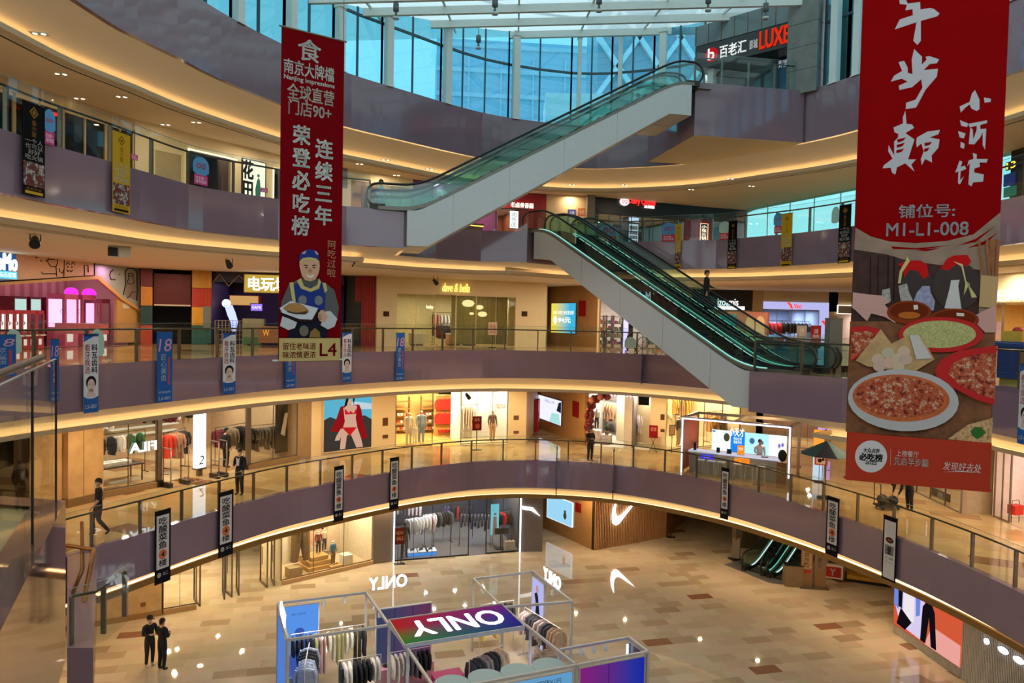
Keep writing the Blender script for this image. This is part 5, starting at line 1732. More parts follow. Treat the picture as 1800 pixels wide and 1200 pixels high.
# soft-play and arcade front with a drawn mural (seen along the left)
Bm = Bay(ony(-30, 560, 25.3), (-17.3, 34.0), FL[3], CE[3])
MURAL = mat((222, 182, 156), 0.7, var=0.03)
LINE = flat((40, 22, 18))
zt = CE[3]
t = thing('mural_panel', 'salmon and grey mural panel with line drawn animal faces above the claw machines', 'mural', Bm.P(0, 0, 0), Bm.rz)
def mp(pts, v=0.0):
 return [(Bm.px(x, y, v)[0], Bm.px(x, y, v)[1]) for x, y in pts]
def mz(pts):
 return mp([(x / 6.315, 430 + y / 6.315) for x, y in pts])
shape(t, [mz([(-120, 40), (1045, 170), (1045, 340), (-120, 420)])], MURAL, 0.1, 0.1, 'salmon_field')
shape(t, [mz([(1045, 170), (1560, 215), (1560, 700), (1340, 580), (1045, 340)])], mat((150, 156, 142), 0.7), 0.1, 0.1, 'grey_field')
def ink(pts, w=0.035, name='drawn_line'):
 q = [(a, -0.01, b) for a, b in mz(pts)]
 return MB().tube(q, w * 0.5, 5).build(name, LINE, t)
ink([(-120, 40), (400, 105), (1045, 172), (1560, 212), (1555, 700)], 0.05)
ink([(165, 80), (165, 150)]); ink([(1045, 172), (1045, 340)], 0.06); ink([(-100, 410), (400, 385), (1045, 342)], 0.05)
ink([(388, 110), (395, 140), (412, 148)]); ink([(532, 130), (530, 200), (560, 240), (620, 245)]); ink([(632, 130), (636, 200), (620, 245), (628, 355)]); ink([(455, 300), (470, 322), (620, 322)]); ink([(540, 162), (606, 164)])
ink([(655, 258), (662, 300), (690, 318), (700, 285)]); ink([(715, 150), (706, 355)]); ink([(730, 220), (750, 192), (768, 220)]); ink([(790, 220), (808, 190), (828, 220)])
ink([(740, 275), (748, 298), (770, 285), (788, 300), (806, 280)]); ink([(935, 340), (932, 228), (975, 226), (978, 305)])
for x, y in ((455, 180), (515, 178), (665, 157), (750, 248), (796, 248), (1326, 328), (1440, 345), (1462, 345)):
 shape(t, [circ(*mz([(x, y)])[0], 0.035, 8)], LINE, 0.0, 0.01, 'drawn_dot')
ink([(1255, 280), (1225, 300), (1215, 340), (1230, 385), (1280, 388)], 0.045)
ink([(1365, 555), (1390, 440), (1385, 300), (1410, 265), (1480, 262), (1515, 300), (1520, 500), (1515, 620)], 0.045)
ink([(1425, 320), (1470, 315), (1480, 350), (1470, 375), (1490, 410), (1470, 436), (1420, 432), (1410, 405), (1430, 375), (1422, 345), (1425, 320)]); ink([(1410, 590), (1440, 572), (1460, 530), (1500, 520)])
shape(t, [mz([(1410, 290), (1480, 280), (1510, 320), (1512, 620), (1380, 560), (1395, 440), (1392, 320)])], MURAL, 0.02, 0.02, 'drawn_body')
# gabled opening beneath it
t2 = thing('gable_trim', 'pale wooden gable trim edging the claw machine hall', 'trim', Bm.P(0, 0, 0), Bm.rz)
shape(t2, [mz([(-120, 425), (1050, 345), (1090, 350), (1335, 575), (1560, 720), (1560, 760), (1325, 605), (1060, 380), (-120, 455)])], mat((196, 150, 90), 0.5), 0.06, 0.16, 'sloping_board')
t3 = struct(MB().plate(mz([(1300, 600), (1335, 600), (1565, 740), (1565, 1085), (1300, 1085)]), 0.0, 0.15), 'wall_arcade', mat((190, 146, 84), 0.5), Bm.P(0, 0, 0), Bm.rz)
board(Bm, 216, 533, 228, 542, flat((206, 190, 160)), 'notice', 'small pale notice on the tan wall right of the claw machines', 'notice', v=-0.02)
STR, nt, out = new_mat('striped_pink_wall')
p_ = N(nt, 'BsdfPrincipled', Roughness=0.6); tc = N(nt, 'TexCoord'); sx_ = N(nt, 'SeparateXYZ'); mm = N(nt, 'Math', operation='MULTIPLY'); fr = N(nt, 'Math', operation='FRACT'); rr = N(nt, 'ValToRGB')
mm.inputs[1].default_value = 1.9
nt.links.new(tc.outputs['Object'], sx_.inputs[0]); nt.links.new(sx_.outputs[0], mm.inputs[0]); nt.links.new(mm.outputs[0], fr.inputs[0]); nt.links.new(fr.outputs[0], rr.inputs[0])
rr.color_ramp.interpolation = 'CONSTANT'; rr.color_ramp.elements[0].color = rgb((206, 130, 140)); rr.color_ramp.elements[1].color = rgb((226, 176, 176)); rr.color_ramp.elements[1].position = 0.5
nt.links.new(rr.outputs[0], p_.inputs['Base Color']); nt.links.new(p_.outputs[0], out.inputs[0])
room(Bm, -2, Bm.L - 0.3, 3.0, CE[3], STR, F2M, 45, (1, 0.70, 0.80), STR, v0=0.2)
area(Bm.P(Bm.L * 0.72, -0.4, CE[3] - 0.05), 0.2, 20, (1, 0.4, 0.85))
for f in (.25, .55, .85): area(Bm.P(Bm.L * f, -2.6, CE[3] - 0.05), 0.2, 55)  # extra lamps added to brighten the dark mural
for f in (.2, .5, .8): area((-17.3 + 6.5 * f, 31.5 + 2.4 * f, CE[3] - .05), 0.2, 22)  # extra lamps added to brighten the container column fronts
# lit shop sign
t, w, h = board(Bm, -22, 445, 28, 474, emis((60, 120, 200), 0.5), 'sign_board', 'bright white and cyan letters cut by the left photo edge', 'sign', v=-0.25)
letters(t, 'MoMo', -w * .5, w * .5, 0.0, h, emis((236, 255, 255), 2.6), -0.002, 0.05, bold=0.06)
t, w, h = board(Bm, -22, 476, 30, 489, emis((90, 190, 230), 1.6), 'sign_board', 'cyan lit caption panel under the bright white letters', 'sign', v=-0.25)
letters(t, '玩乐星球', -w * .1, w * .45, h * .2, h * .85, emis((240, 255, 255), 1.5), -0.002, 0.01)
def claw(label, px, py0, v, w, h, body, lit, group='claw and prize machines', crown=False):
 u = Bm.px(px, 590, v)[0]
 t = thing('claw_machine', label, 'arcade machine', Bm.P(u, v, FL[3] + 0.013), Bm.rz, group)
 bm_ = mat(body, 0.4)
 w2 = w / 2
 MB().b(-w2, w2, 0, 0.8, 0, h * 0.36).build('base_cabinet', bm_, t)
 for sx in (-1, 1):
  for y in (0, .74): MB().b(sx * w2 - 0.03, sx * w2 + 0.03, y, y + 0.06, h * 0.36, h * 0.9).build('corner_post', bm_, t)
 MB().b(-w2 + 0.03, w2 - 0.03, 0.7, 0.74, h * 0.36, h * 0.9).build('lit_back', emis(lit, 1.5), t)
 MB().b(-w2 + 0.03, w2 - 0.03, 0.01, 0.02, h * 0.36, h * 0.9).build('glass_pane', SHOPG, t)
 MB().b(-w2, w2, 0, 0.8, h * 0.9, h).build('header', bm_, t)
 MB().b(-w2 * 0.8, w2 * 0.8, -0.10, 0.0, h * 0.32, h * 0.36).build('control_panel', mat((230, 226, 226), 0.4), t)
 MB().b(-w2 * 0.7, w2 * 0.2, -0.006, 0.0, h * 0.08, h * 0.24).build('prize_door', emis((255, 236, 220), 0.8), t)
 mb = MB().tube([(0, 0.4, h * 0.9), (0, 0.4, h * 0.72)], 0.015, 6)
 for a in (0, 2.1, 4.2): mb.tube([(0, 0.4, h * .72), (0.09 * math.cos(a), 0.4 + 0.09 * math.sin(a), h * .67), (0.04 * math.cos(a), 0.4 + 0.04 * math.sin(a), h * .61)], 0.01, 5)
 mb.build('claw', STEEL, t)
 r = random.Random(px)
 mb = MB()
 for i in range(9):
  mb.ell((r.uniform(-w2 * .7, w2 * .7), r.uniform(0.15, 0.6), h * 0.36 + 0.07), (0.09, 0.09, 0.08), 8, 6)
 mb.build('plush_prizes', mat((200, 150, 160), 0.8, var=0.5, scale=9), t)
 if crown:
  mb = MB()
  mb.plate([(-w2, h), (w2, h)] + [(w2 * math.cos(a), h + 0.22 * math.sin(a) + 0.05) for a in [PI * j / 10 for j in range(1, 10)]], -0.02, 0.05)
  mb.build('crown_sign', emis((255, 40, 200), 2.2), t)
 return t
claw('big pink claw machine with a glowing magenta crown, left of the pair', 126, 505, 0.7, .8, 2.15, (196, 90, 130), (255, 190, 240), crown=True)
claw('big pink claw machine with a glowing magenta crown, right of the pair', 157, 505, 0.6, .85, 2.15, (186, 80, 120), (255, 190, 245), crown=True)
claw('slim pink lit machine at the right end of the claw machines', 186, 520, 0.5, 0.6, 2.0, (150, 60, 90), (255, 190, 240))
for k, px in enumerate((-14, 7, 20, 33, 46, 58, 72)):
 claw(['small red topped prize machine cut by the left photo edge', 'small prize machine, first full one of the low row', 'small prize machine, second of the low row', 'small prize machine, third of the low row', 'small prize machine, fourth of the low row', 'small prize machine, fifth of the low row', 'small prize machine at the right end of the low row'][k], px, 540, 0.5 + 0.03 * k, 0.34, 1.45, (180, 60, 70), (250, 236, 240))
for k, (a, b) in enumerate(((19, 45), (48, 70), (77, 97), (105, 128))):
 u0 = Bm.px(a, 530, 2.2)[0]; u1 = Bm.px(b, 530, 2.2)[0]
 t = thing('arcade_cabinet', ['arcade cabinet with a bright screen behind the low row, first from the left', 'arcade cabinet with a bright screen, second from the left', 'arcade cabinet with a green figure on its screen', 'tall blue arcade cabinet beside the magenta crowned machine'][k], 'arcade machine', Bm.P((u0 + u1) / 2, 2.1, FL[3] + 0.013), Bm.rz, 'screen cabinets in the arcade')
 w = (u1 - u0) * 0.9
 MB().plate([(-w / 2, 0), (w / 2, 0), (w / 2, 2.0), (-w / 2, 2.0)], 0, 0.6).build('cabinet', mat((110, 30, 46) if k < 3 else (50, 70, 120), 0.4), t)
 MB().b(-w * .42, w * .42, -0.01, 0.0, 1.45, 1.9).build('screen', emis((190, 224, 214), 1.0), t)
 MB().b(-w * .48, w * .48, -0.3, 0.0, 0.95, 1.05).build('control_panel', mat((60, 50, 60), 0.4), t)
u = Bm.px(82, 560, 0.15)[0]
t = thing('pillar', 'pink round topped pillar between the low row and the claw machines', 'pillar', Bm.P(u, -0.35, FL[3]), Bm.rz)
MB().b(-0.28, 0.28, 0, 0.4, 0, 1.8).build('shaft', mat((206, 104, 112), 0.6), t)
MB().lathe([(0.09, 0.0), (0.09, 0.02)], (0, 0, 0)).build('badge', WHITE, t)
t.children[1].rotation_euler = (PI / 2, 0, 0); t.children[1].location = (0.05, -0.01, 0.6)
# container columns, dark entry, neon arcade
Bn = bay(W3b, 247, 372, 3)
def cont(B, x0, x1, rows, label):
 """column clad in corrugated coloured boxes"""
 t = thing('container_column', label, 'column', B.P(B.px(x0, 560)[0], -0.35), B.rz, 'coloured container columns')
 w = B.px(x1, 560)[0] - B.px(x0, 560)[0]
 H = B.zc + 0.05 - B.zf
 for i, c in enumerate(rows):
  z1 = H * (1 - i / len(rows)); z0 = H * (1 - (i + 1) / len(rows))
  mb = MB()
  n = 12
  for j in range(n):
   y = 0.0 if j % 2 else -0.035
   mb.b(w * j / n, w * (j + 1) / n, y, 0.9, z0 + 0.01, z1 - 0.01)
  mb.build('corrugated_box', mat(c, 0.5, var=0.08), t)
 return t
DG = (24, 66, 58)
cont(Bn, 248, 268, [(110, 14, 18), (196, 130, 36), DG, (180, 62, 28)], 'narrow column of red, yellow, green and orange boxes beside the mural')
cont(Bn, 337, 371, [(190, 140, 34), (176, 44, 22), (206, 150, 30), (30, 90, 84)], 'wide column of yellow, red and green boxes right of the dark entry')
u0, u1 = Bn.px(268, 560)[0], Bn.px(337, 560)[0]
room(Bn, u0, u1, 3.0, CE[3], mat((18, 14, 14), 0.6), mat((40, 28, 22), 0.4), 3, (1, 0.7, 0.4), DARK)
t = thing('roller_shutter', 'dark red half lowered roller shutter over the dark entry', 'shutter', Bn.P(u0 + 0.05, 0.15, FL[3]), Bn.rz)
mb = MB()
for i in range(16): mb.b(0, u1 - u0 - 0.1, 0 if i % 2 else -0.02, 0.04, 1.85 + i * 0.09, 1.935 + i * 0.09)
mb.build('slats', mat((92, 26, 24), 0.45, 0.3), t)
MB().b(0, u1 - u0 - 0.1, -0.03, 0.05, 1.78, 1.85).build('bottom_bar', mat((206, 190, 170), 0.4, 0.4), t)
board(Bn, 357, 538, 370, 578, flat((112, 120, 118)), 'notice_board', 'grey notice on the wide container column', 'notice', v=-0.46)
Bo = bay(W3b, 372, 604, 3)
NAVYW = mat((26, 24, 62), 0.5)
room(Bo, 0, Bo.L, 5, CE[3] - 0.4, mat((44, 26, 60), 0.6, var=0.3, scale=1.2), mat((60, 44, 44), 0.25), 60, (0.7, 0.5, 1.0), DARK)
slabwall(Bo, 0, Bo.L, CE[3] - 0.5, CE[3] + 0.1, NAVYW)
t = thing('neon_zigzag', 'thin pale zigzag strip above the arcade entrance', 'sign', Bo.P(0, -0.05, 0), Bo.rz)
MB().tube([(Bo.px(x, y)[0], 0, Bo.px(x, y)[1]) for x, y in ((374, 497), (387, 482), (402, 503), (420, 484), (428, 490))], 0.025, 6).build('tube', mat((170, 150, 90), 0.4), t)
t, w, h = board(Bo, 430, 484, 540, 514, emis((206, 170, 70), 0.9), 'sign_board', 'glowing cream sign with burnt out white lettering, half behind the dark red banner', 'sign', v=-0.6, th=0.4, edge=mat((196, 160, 60), 0.4))
letters(t, '电玩城', -w * .44, w * .2, h * .1, h * .88, emis((255, 255, 235), 3.0), -0.002, 0.02, bold=0.02)
u, z = Bo.px(399, 533, 1.0)
t = thing('neon_figure', 'white and blue glowing leg shaped neon lamp with a round smiling head', 'lamp', Bo.P(u, 0.9, 0), Bo.rz)
pts = [Bo.px(x, y, 0.9) for x, y in ((402, 538), (407, 552), (412, 566), (411, 582))]
MB().tube([(a - u, 0, b) for a, b in pts], [0.18, 0.2, 0.17, 0.1], 10).build('lit_leg', emis((170, 180, 255), 1.8), t)
MB().plate([(a, b + z) for a, b in circ(0, 0, 0.2, 16)], -0.1, 0).build('lit_head', emis((240, 245, 255), 2.0), t)
MB().tube([(x, -0.12, z + y) for x, y in circ(0, -0.02, 0.1, 9, a0=PI * 1.1, a1=PI * 1.9)], 0.015, 5).build('smile', BLACK, t)
t, w, h = board(Bo, 404, 520, 454, 536, emis((255, 196, 120), 0.6), 'counter_canopy', 'red edged lit canopy above the arcade counter', 'canopy', v=2.2, th=0.8, edge=mat((170, 30, 30), 0.4))
t, w, h = board(Bo, 441, 534, 461, 546, emis((150, 120, 255), 1.2), 'arcade_screen', 'small lilac screen in the arcade entrance', 'screen', v=0.8, edge=BLACK)
letters(t, 'GAME', -w * .4, w * .4, h * .3, h * .7, emis((240, 240, 255), 1.5), -0.001, 0.003)
t = thing('ticket_counter', 'pale counter panel in the arcade entrance', 'counter', Bo.P(Bo.px(446, 580, 0.2)[0], 0.05, FL[3]), Bo.rz)
MB().b(-0.5, 0.5, 0, 0.5, 0, 1.25).build('body', mat((150, 150, 120), 0.5), t)
MB().b(-0.52, 0.52, -0.02, 0.52, 0, 0.35).build('green_base', mat((80, 130, 90), 0.5), t)
t = thing('wire_fence', 'black wire grid fence in front of the arcade', 'fence', Bo.P(Bo.px(382, 580)[0], -0.5, FL[3]), Bo.rz)
mb = MB()
wf = Bo.px(427, 580)[0] - Bo.px(378, 580)[0]
for i in range(9): mb.b(wf * i / 8 - 0.012, wf * i / 8 + 0.012, 0, 0.02, 0.02, 1.15)
for i in range(6): mb.b(0, wf, 0, 0.02, 0.02 + 1.12 * i / 5 - 0.01, 0.03 + 1.12 * i / 5)
mb.build('mesh_panel', mat((150, 140, 120), 0.4, 0.5), t)
MB().b(-0.3, -0.2, -0.1, 0.2, 0, 0.05).b(wf + 0.2, wf + 0.3, -0.1, 0.2, 0, 0.05).build('foot', BLACK, t)
t = thing('booth', 'low tan booth at the arcade entrance by the dark red banner', 'booth', Bo.P(Bo.px(486, 590)[0], -0.9, FL[3]), Bo.rz)
MB().b(-0.7, 0.7, 0, 0.6, 0.12, 0.85).build('body', mat((150, 100, 66), 0.5), t)
MB().b(-0.75, 0.75, -0.03, 0.63, 0.85, 0.9).build('top', mat((176, 130, 90), 0.5), t)
letters(t, 'W', -0.5, -0.2, 0.45, 0.75, emis((255, 170, 60), 1.0), -0.001, 0.006)
MB().b(-0.6, -0.5, 0.05, 0.55, 0, 0.12).b(0.5, 0.6, 0.05, 0.55, 0, 0.12).build('foot', BLACK, t)
Bp = bay(W3b, 604, 662, 3)
up = Bp.px(622, 560)[0]
slabwall(Bp, 0, Bp.L, FL[3], CE[3] + 0.1, BLACK, 0.3, 0.5)
t = thing('red_container', 'bright red corrugated container wall left of the cream children shop', 'container', Bp.P(up, 0.2), Bp.rz)
mb = MB()
wc = Bp.L - up - .04
for j in range(16): mb.b(wc * j / 16, wc * (j + 1) / 16, -0.04 if j % 2 else 0, 0.05, 0.0, CE[3] - FL[3])
mb.build('corrugated_sheet', mat((150, 18, 14), 0.45, var=0.06), t)
MB().b(wc * .0, wc * .28, -0.06, -0.03, 0, 2.2).build('doorway', BLACK, t)
# cream children shop
Bq = bay(W3b, 662, 960, 3)
u0, u1 = Bq.px(697, 560)[0], Bq.px(906, 560)[0]
ZH = Bq.px(800, 518)[1]
slabwall(Bq, 0, u0, FL[3], CE[3] + 0.1, CREAMW)
slabwall(Bq, u1, Bq.L, FL[3], CE[3] + 0.1, CREAMW)
slabwall(Bq, u0, u1, ZH, CE[3] + 0.1, CREAMW)
room(Bq, u0, u1, 5, ZH + 0.1, mat((206, 190, 140), 0.6), mat((196, 160, 110), 0.3), 170, (1, 0.92, 0.68))
ud = Bq.px(766, 560)[0]
panes(Bq, u0, ud, FL[3], ZH, 2, frame=CREAMW)
uw = Bq.px(802, 560)[0]
panes(Bq, uw, u1, FL[3], ZH, 3, frame=CREAMW)
letter_sign(Bq, 778, 498, 826, 513, 'dave & bella', emis((255, 216, 110), 1.7), 'yellow lit script lettering above the cream children shop', shear=0.25)
letter_sign(Bq, 750, 536, 762, 544, 'baby', emis((255, 246, 190), 2.0), 'tiny lit word inside the cream children shop', v=2.5)
t = thing('curtain', 'tall green gold curtain behind the right window of the children shop', 'curtain', Bq.P(uw + 0.05, 0.9), Bq.rz)
mb = MB()
nw = int((u1 - uw) / 0.09)
vs, fs = [], []
for i in range(nw + 1):
 for z in (0.1, ZH - FL[3] - 0.05): vs.append(((u1 - uw - 0.1) * i / nw, 0.05 * math.sin(i * 1.9), z))
for i in range(nw): fs.append((2 * i, 2 * i + 2, 2 * i + 3, 2 * i + 1))
mb.add(vs, fs, 0, True)
mb.build('cloth', mat((150, 138, 84), 0.8, var=0.1), t)
MB().tube([(-0.05, 0, ZH - FL[3] - 0.04), (u1 - uw - 0.05, 0, ZH - FL[3] - 0.04)], 0.02, 6).build('rod', STEEL, t)
for k, (px, py, r) in enumerate(((823, 533, 0.34), (843, 540, 0.22), (848, 552, 0.26), (829, 551, 0.13))):
 vl = (.45, .3, .5, .3)[k]
 u, z = Bq.px(px, py, vl)
 t = thing('paper_lantern', ['large round glowing paper lantern in the children shop window', 'small glowing lantern, upper right of the lantern group', 'small glowing lantern, lower right of the lantern group', 'small glowing lantern under the large one'][k], 'lantern', Bq.P(u, vl, z), Bq.rz, 'glowing lanterns in the children shop window')
 MB().lathe([(0.03, -r * .55), (r * .7, -r * .42), (r, 0), (r * .7, r * .42), (0.03, r * .55)], n=16).build('lamp_shade', emis((255, 240, 170), 1.1), t)
 MB().tube([(0, 0, r * .5), (0, 0, ZH - z)], 0.006, 5).build('cord', DSTEEL, t)
rack('low clothes rack with small dark garments in the children shop doorway', Bq.P(Bq.px(784, 568, 2.0)[0], 2.2, FL[3] + 0.013), Bq.rz + 0.4, 1.5, 1.15, picks(9, PAL_DARK + PAL_WARM, ['shirt', 'jacket'], 3), 'garments on the low rack in the children shop', 'on the low rack in the children shop doorway')
rack('high wall rail with small garments in the children shop doorway', Bq.P(Bq.px(782, 556, 4.5)[0], 4.6, FL[3] + 0.013), Bq.rz, 1.4, 1.75, picks(7, PAL_WARM, ['shirt'], 5), 'garments on the high rail in the children shop', 'on the high wall rail in the children shop')
for k, (px, c) in enumerate(((735, (206, 200, 176)), (800, (196, 140, 110)), (828, (110, 140, 110)))):
 t = thing('display_cube', ['pale display table behind the left window of the children shop', 'tan display box in the children shop', 'green display box in the children shop'][k], 'display stand', Bq.P(Bq.px(px, 585, 1.1)[0], 1.1, FL[3] + 0.013), Bq.rz)
 MB().b(-0.35, 0.35, 0, 0.5, 0.06, 0.6).build('body', mat(c, 0.5), t)
 MB().b(-0.38, 0.38, -0.03, 0.53, 0.6, 0.64).build('top', WHITE, t)
 MB().b(-0.3, 0.3, 0.05, 0.45, 0, 0.06).build('plinth', DSTEEL, t)
u = Bq.px(866, 580, -0.8)[0]
t = thing('poster_stand', 'pinkish poster on a stand in front of the children shop window', 'poster stand', Bq.P(u, -0.8, FL[3]), Bq.rz)
MB().b(-0.24, 0.24, 0, 0.02, 0.65, 1.3).build('poster', flat((206, 176, 150)), t)
letters(t, '新品\nSALE', -0.17, 0.17, 0.75, 1.2, flat((176, 70, 60)), -0.001, 0.003)
MB().tube([(0, 0.01, 0.02), (0, 0.01, 0.65)], 0.018, 6).build('pole', BLACK, t)
MB().lathe([(0.2, 0), (0.2, 0.02), (0.02, 0.03)], n=14).build('base', BLACK, t)
for k, px in enumerate((679, 922)):
 board(Bq, px - 5, 547, px + 5, 556, flat((70, 50, 36)), 'wall_sign', ['small dark direction sign on the cream wall left of the children shop', 'small dark direction sign on the cream wall right of the children shop'][k], 'sign', v=-0.02)
# corridor with an angled wall and lit advertisement
pr0 = Bq.P(Bq.L, 0)
prd = ony(962, 560, 45.5)
pr1 = hit(W3b, 1050, 560)[0]
Br = Bay(pr0, prd, FL[3], CE[3])
slabwall(Br, 0, Br.L, FL[3], CE[3] + 0.1, BEIGE)
Bs = Bay(prd, pr1, FL[3], CE[3])
slabwall(Bs, 0, Bs.L, FL[3], CE[3] + 0.1, TAN)
ADM, nt, out = new_mat('screen_gradient')
tc = N(nt, 'TexCoord'); sp = N(nt, 'SeparateXYZ'); rp = N(nt, 'ValToRGB'); em = N(nt, 'Emission', Strength=1.1)
nt.links.new(tc.outputs['Generated'], sp.inputs[0]); nt.links.new(sp.outputs[0], rp.inputs[0]); nt.links.new(rp.outputs[0], em.inputs[0]); nt.links.new(em.outputs[0], out.inputs[0])
rp.color_ramp.elements[0].color = rgb((236, 214, 60)); rp.color_ramp.elements[1].color = rgb((60, 176, 220)); rp.color_ramp.elements[0].position = 0.1; rp.color_ramp.elements[1].position = 0.75
t, w, h = board(Bs, 969, 533, 1012, 585, ADM, 'advert_screen', 'lit yellow to blue advertisement screen on the angled corridor wall', 'screen', edge=STEEL)
letters(t, '停车不用愁 微信更划算', -w * .42, w * .42, h * .62, h * .75, emis((250, 250, 220), 1.5), -0.001, 0.003)
letters(t, '94元', -w * .2, w * .3, h * .35, h * .52, emis((255, 255, 240), 1.8), -0.001, 0.003, bold=0.02)
shape(t, [circ(-w * .33, h * .43, w * .08, 14, w * .1)], emis((236, 250, 255), 1.2), -0.001, 0.003, 'icon')
board(Bs, 1017, 528, 1029, 556, flat((150, 24, 26)), 'wall_poster', 'dark red poster on the corridor wall of the third storey', 'poster', v=-0.03)
# bright household shop below the lower escalator
Bt = bay(W3b, 1050, 1215, 3)
slabwall(Bt, 0, Bt.L, CE[3] - 0.6, CE[3] + 0.1, CREAMW)
slabwall(Bt, 0, 0.1, FL[3], CE[3], CREAMW)
room(Bt, 0, Bt.L, 6, CE[3] - 0.5, mat((206, 196, 186), 0.6), F2M, 260, (1, 0.92, 0.85))
rr_ = random.Random(4)
for k, px in enumerate((1058, 1072, 1086, 1150, 1165)):
 t = thing('display_shelf', 'open display shelf with small goods in the bright shop below the escalator', 'shelf', Bt.P(Bt.px(px, 580, 2 + k % 2)[0], 2.0 + 1.2 * (k % 2), FL[3] + 0.013), Bt.rz, 'display shelves in the bright shop')
 mb = MB()
 for z in (0.1, 0.5, 0.9, 1.3, 1.7): mb.b(-0.3, 0.3, 0, 0.4, z, z + 0.03)
 for s in (-1, 1): mb.b(s * 0.3 - 0.015, s * 0.3 + 0.015, 0, 0.4, 0, 1.8)
 mb.build('frame', mat((90, 84, 80), 0.4), t)
 for z in (0.13, 0.53, 0.93, 1.33):
  for x in (-0.22, -0.08, 0.06, 0.2):
   MB().b(x - 0.05, x + 0.05, 0.04, 0.3, z, z + rr_.uniform(0.12, 0.3)).build('boxed_goods', mat((rr_.randint(60, 220), rr_.randint(60, 180), rr_.randint(50, 150)), 0.5, var=0.0), t)
t = thing('light_box', 'upright lilac light box inside the bright shop', 'light box', Bt.P(Bt.px(1101, 580, 1.2)[0], 1.2, FL[3] + 0.013), Bt.rz)
MB().b(-0.12, 0.12, 0, 0.15, 0, 1.9).build('lit_panel', emis((190, 180, 255), 1.8), t)
MB().b(-0.14, 0.14, -0.02, 0.17, 1.9, 1.95).build('cap', STEEL, t)
t = thing('bicycle', 'dark bicycle against the pale panel below the escalator side', 'bicycle', Bt.P(Bt.px(1146, 600, -0.3)[0], -0.3, FL[3]), Bt.rz)
for x, nm in ((-0.5, 'wheel'), (0.5, 'wheel')):
 mb = MB()
 mb.tube([(x + 0.31 * math.cos(2 * PI * j / 20), 0, 0.33 + 0.31 * math.sin(2 * PI * j / 20)) for j in range(21)], 0.022, 6)
 for j in range(8): mb.tube([(x, 0, 0.33), (x + 0.3 * math.cos(j * PI / 4), 0, 0.33 + 0.3 * math.sin(j * PI / 4))], 0.004, 4)
 mb.build('wheel', BLACK, t)
mb = MB()
for a, b in (((-0.5, 0.33), (-0.18, 0.85)), ((-0.18, 0.8), (0.36, 0.85)), ((-0.05, 0.33), (0.36, 0.82)), ((-0.05, 0.33), (-0.2, 0.9)), ((-0.5, 0.33), (-0.05, 0.33)), ((0.5, 0.33), (0.34, 0.95))):
 mb.tube([(a[0], 0, a[1]), (b[0], 0, b[1])], 0.018, 6)
mb.build('frame', mat((60, 60, 66), 0.4), t)
MB().b(-0.33, -0.08, -0.06, 0.06, 0.9, 0.95).build('saddle', BLACK, t)
MB().tube([(0.30, -0.28, 0.98), (0.34, 0, 0.95), (0.30, 0.28, 0.98)], 0.015, 6).build('handlebar', BLACK, t)
sticker(RING, 1098, 592, 1118, 612, None, 'mint', 'round tan sticker below the escalator side', off=0.02)
# right side of the third storey
yR = 44.0
Bu = Bay(ony(1215, 560, yR), ony(1322, 560, yR), FL[3], CE[3])
zs = Bu.px(1290, 545)[1]
slabwall(Bu, 0, Bu.L, zs, CE[3] + 0.5, BLACK)
room(Bu, 0, Bu.L, 5, zs + 0.05, mat((196, 150, 120), 0.6), F2M, 120, (1, 0.9, 0.8))
letter_sign(Bu, 1262, 525, 1298, 537, 'izoamis', emis((255, 255, 255), 1.6), 'white lit lettering on the black fascia behind the escalator rider')
t, w, h = board(Bu, 1256, 538, 1309, 544, emis((255, 250, 250), 2.2), 'light_strip', 'white light strip under the black fascia', 'light strip', v=-0.1)
Bv0 = Bay(ony(1322, 560, yR), ony(1341, 560, yR), FL[3], CE[3])
slabwall(Bv0, 0, Bv0.L, FL[3], CE[3] + 0.5, BEIGE)
Bv = Bay(ony(1341, 560, yR), ony(1456, 560, yR), FL[3], CE[3])
LIL = emis((200, 200, 255), 0.85)
zb = Bv.px(1400, 544)[1]; zt_ = Bv.px(1400, 531)[1]
slabwall(Bv, 0, Bv.L, zt_, CE[3] + 0.5, CREAMW)
t = thing('lit_fascia', 'pale lilac glowing shop surround with a red bird like logo', 'shop front', Bv.P(0, 0), Bv.rz)
ul, ur = Bv.px(1346, 560)[0], Bv.px(1440, 560)[0]
MB().b(0, Bv.L, -0.05, 0.1, zb - FL[3], zt_ - FL[3]).build('header', LIL, t)
MB().b(ur, Bv.L, -0.05, 0.1, 0, zb - FL[3]).build('side_panel', LIL, t)
RLOGO = emis((240, 60, 50), 1.3)
def birdlogo(px0, py0, px1, py1):
 a, b, z0, z1 = Bv.rect(px0, py0, px1, py1)
 z0 -= FL[3]; z1 -= FL[3]
 w, h = b - a, z1 - z0
 shape(t, [[(a, z1 - h * .1), (a + w * .35, z1), (a + w * .7, z1 - h * .3), (a + w, z0), (a + w * .6, z0 + h * .15), (a + w * .5, z1 - h * .55), (a + w * .25, z1 - h * .3)]], RLOGO, -0.05, 0.03, 'logo')
birdlogo(1382, 531, 1394, 543)
a_, b_, c_, d_ = Bv.rect(1395, 534, 1408, 542)
letters(t, 'Vinci', a_, b_, c_ - FL[3], d_ - FL[3], RLOGO, -0.05, 0.03, bold=0.02)
birdlogo(1442, 563, 1455, 577)
room(Bv, 0, ur, 5, zb, mat((150, 170, 214), 0.6), F2M, 220, (0.85, 0.9, 1.0))
panes(Bv, 0.02, ur, FL[3], zb, 4, m=SHOPG)
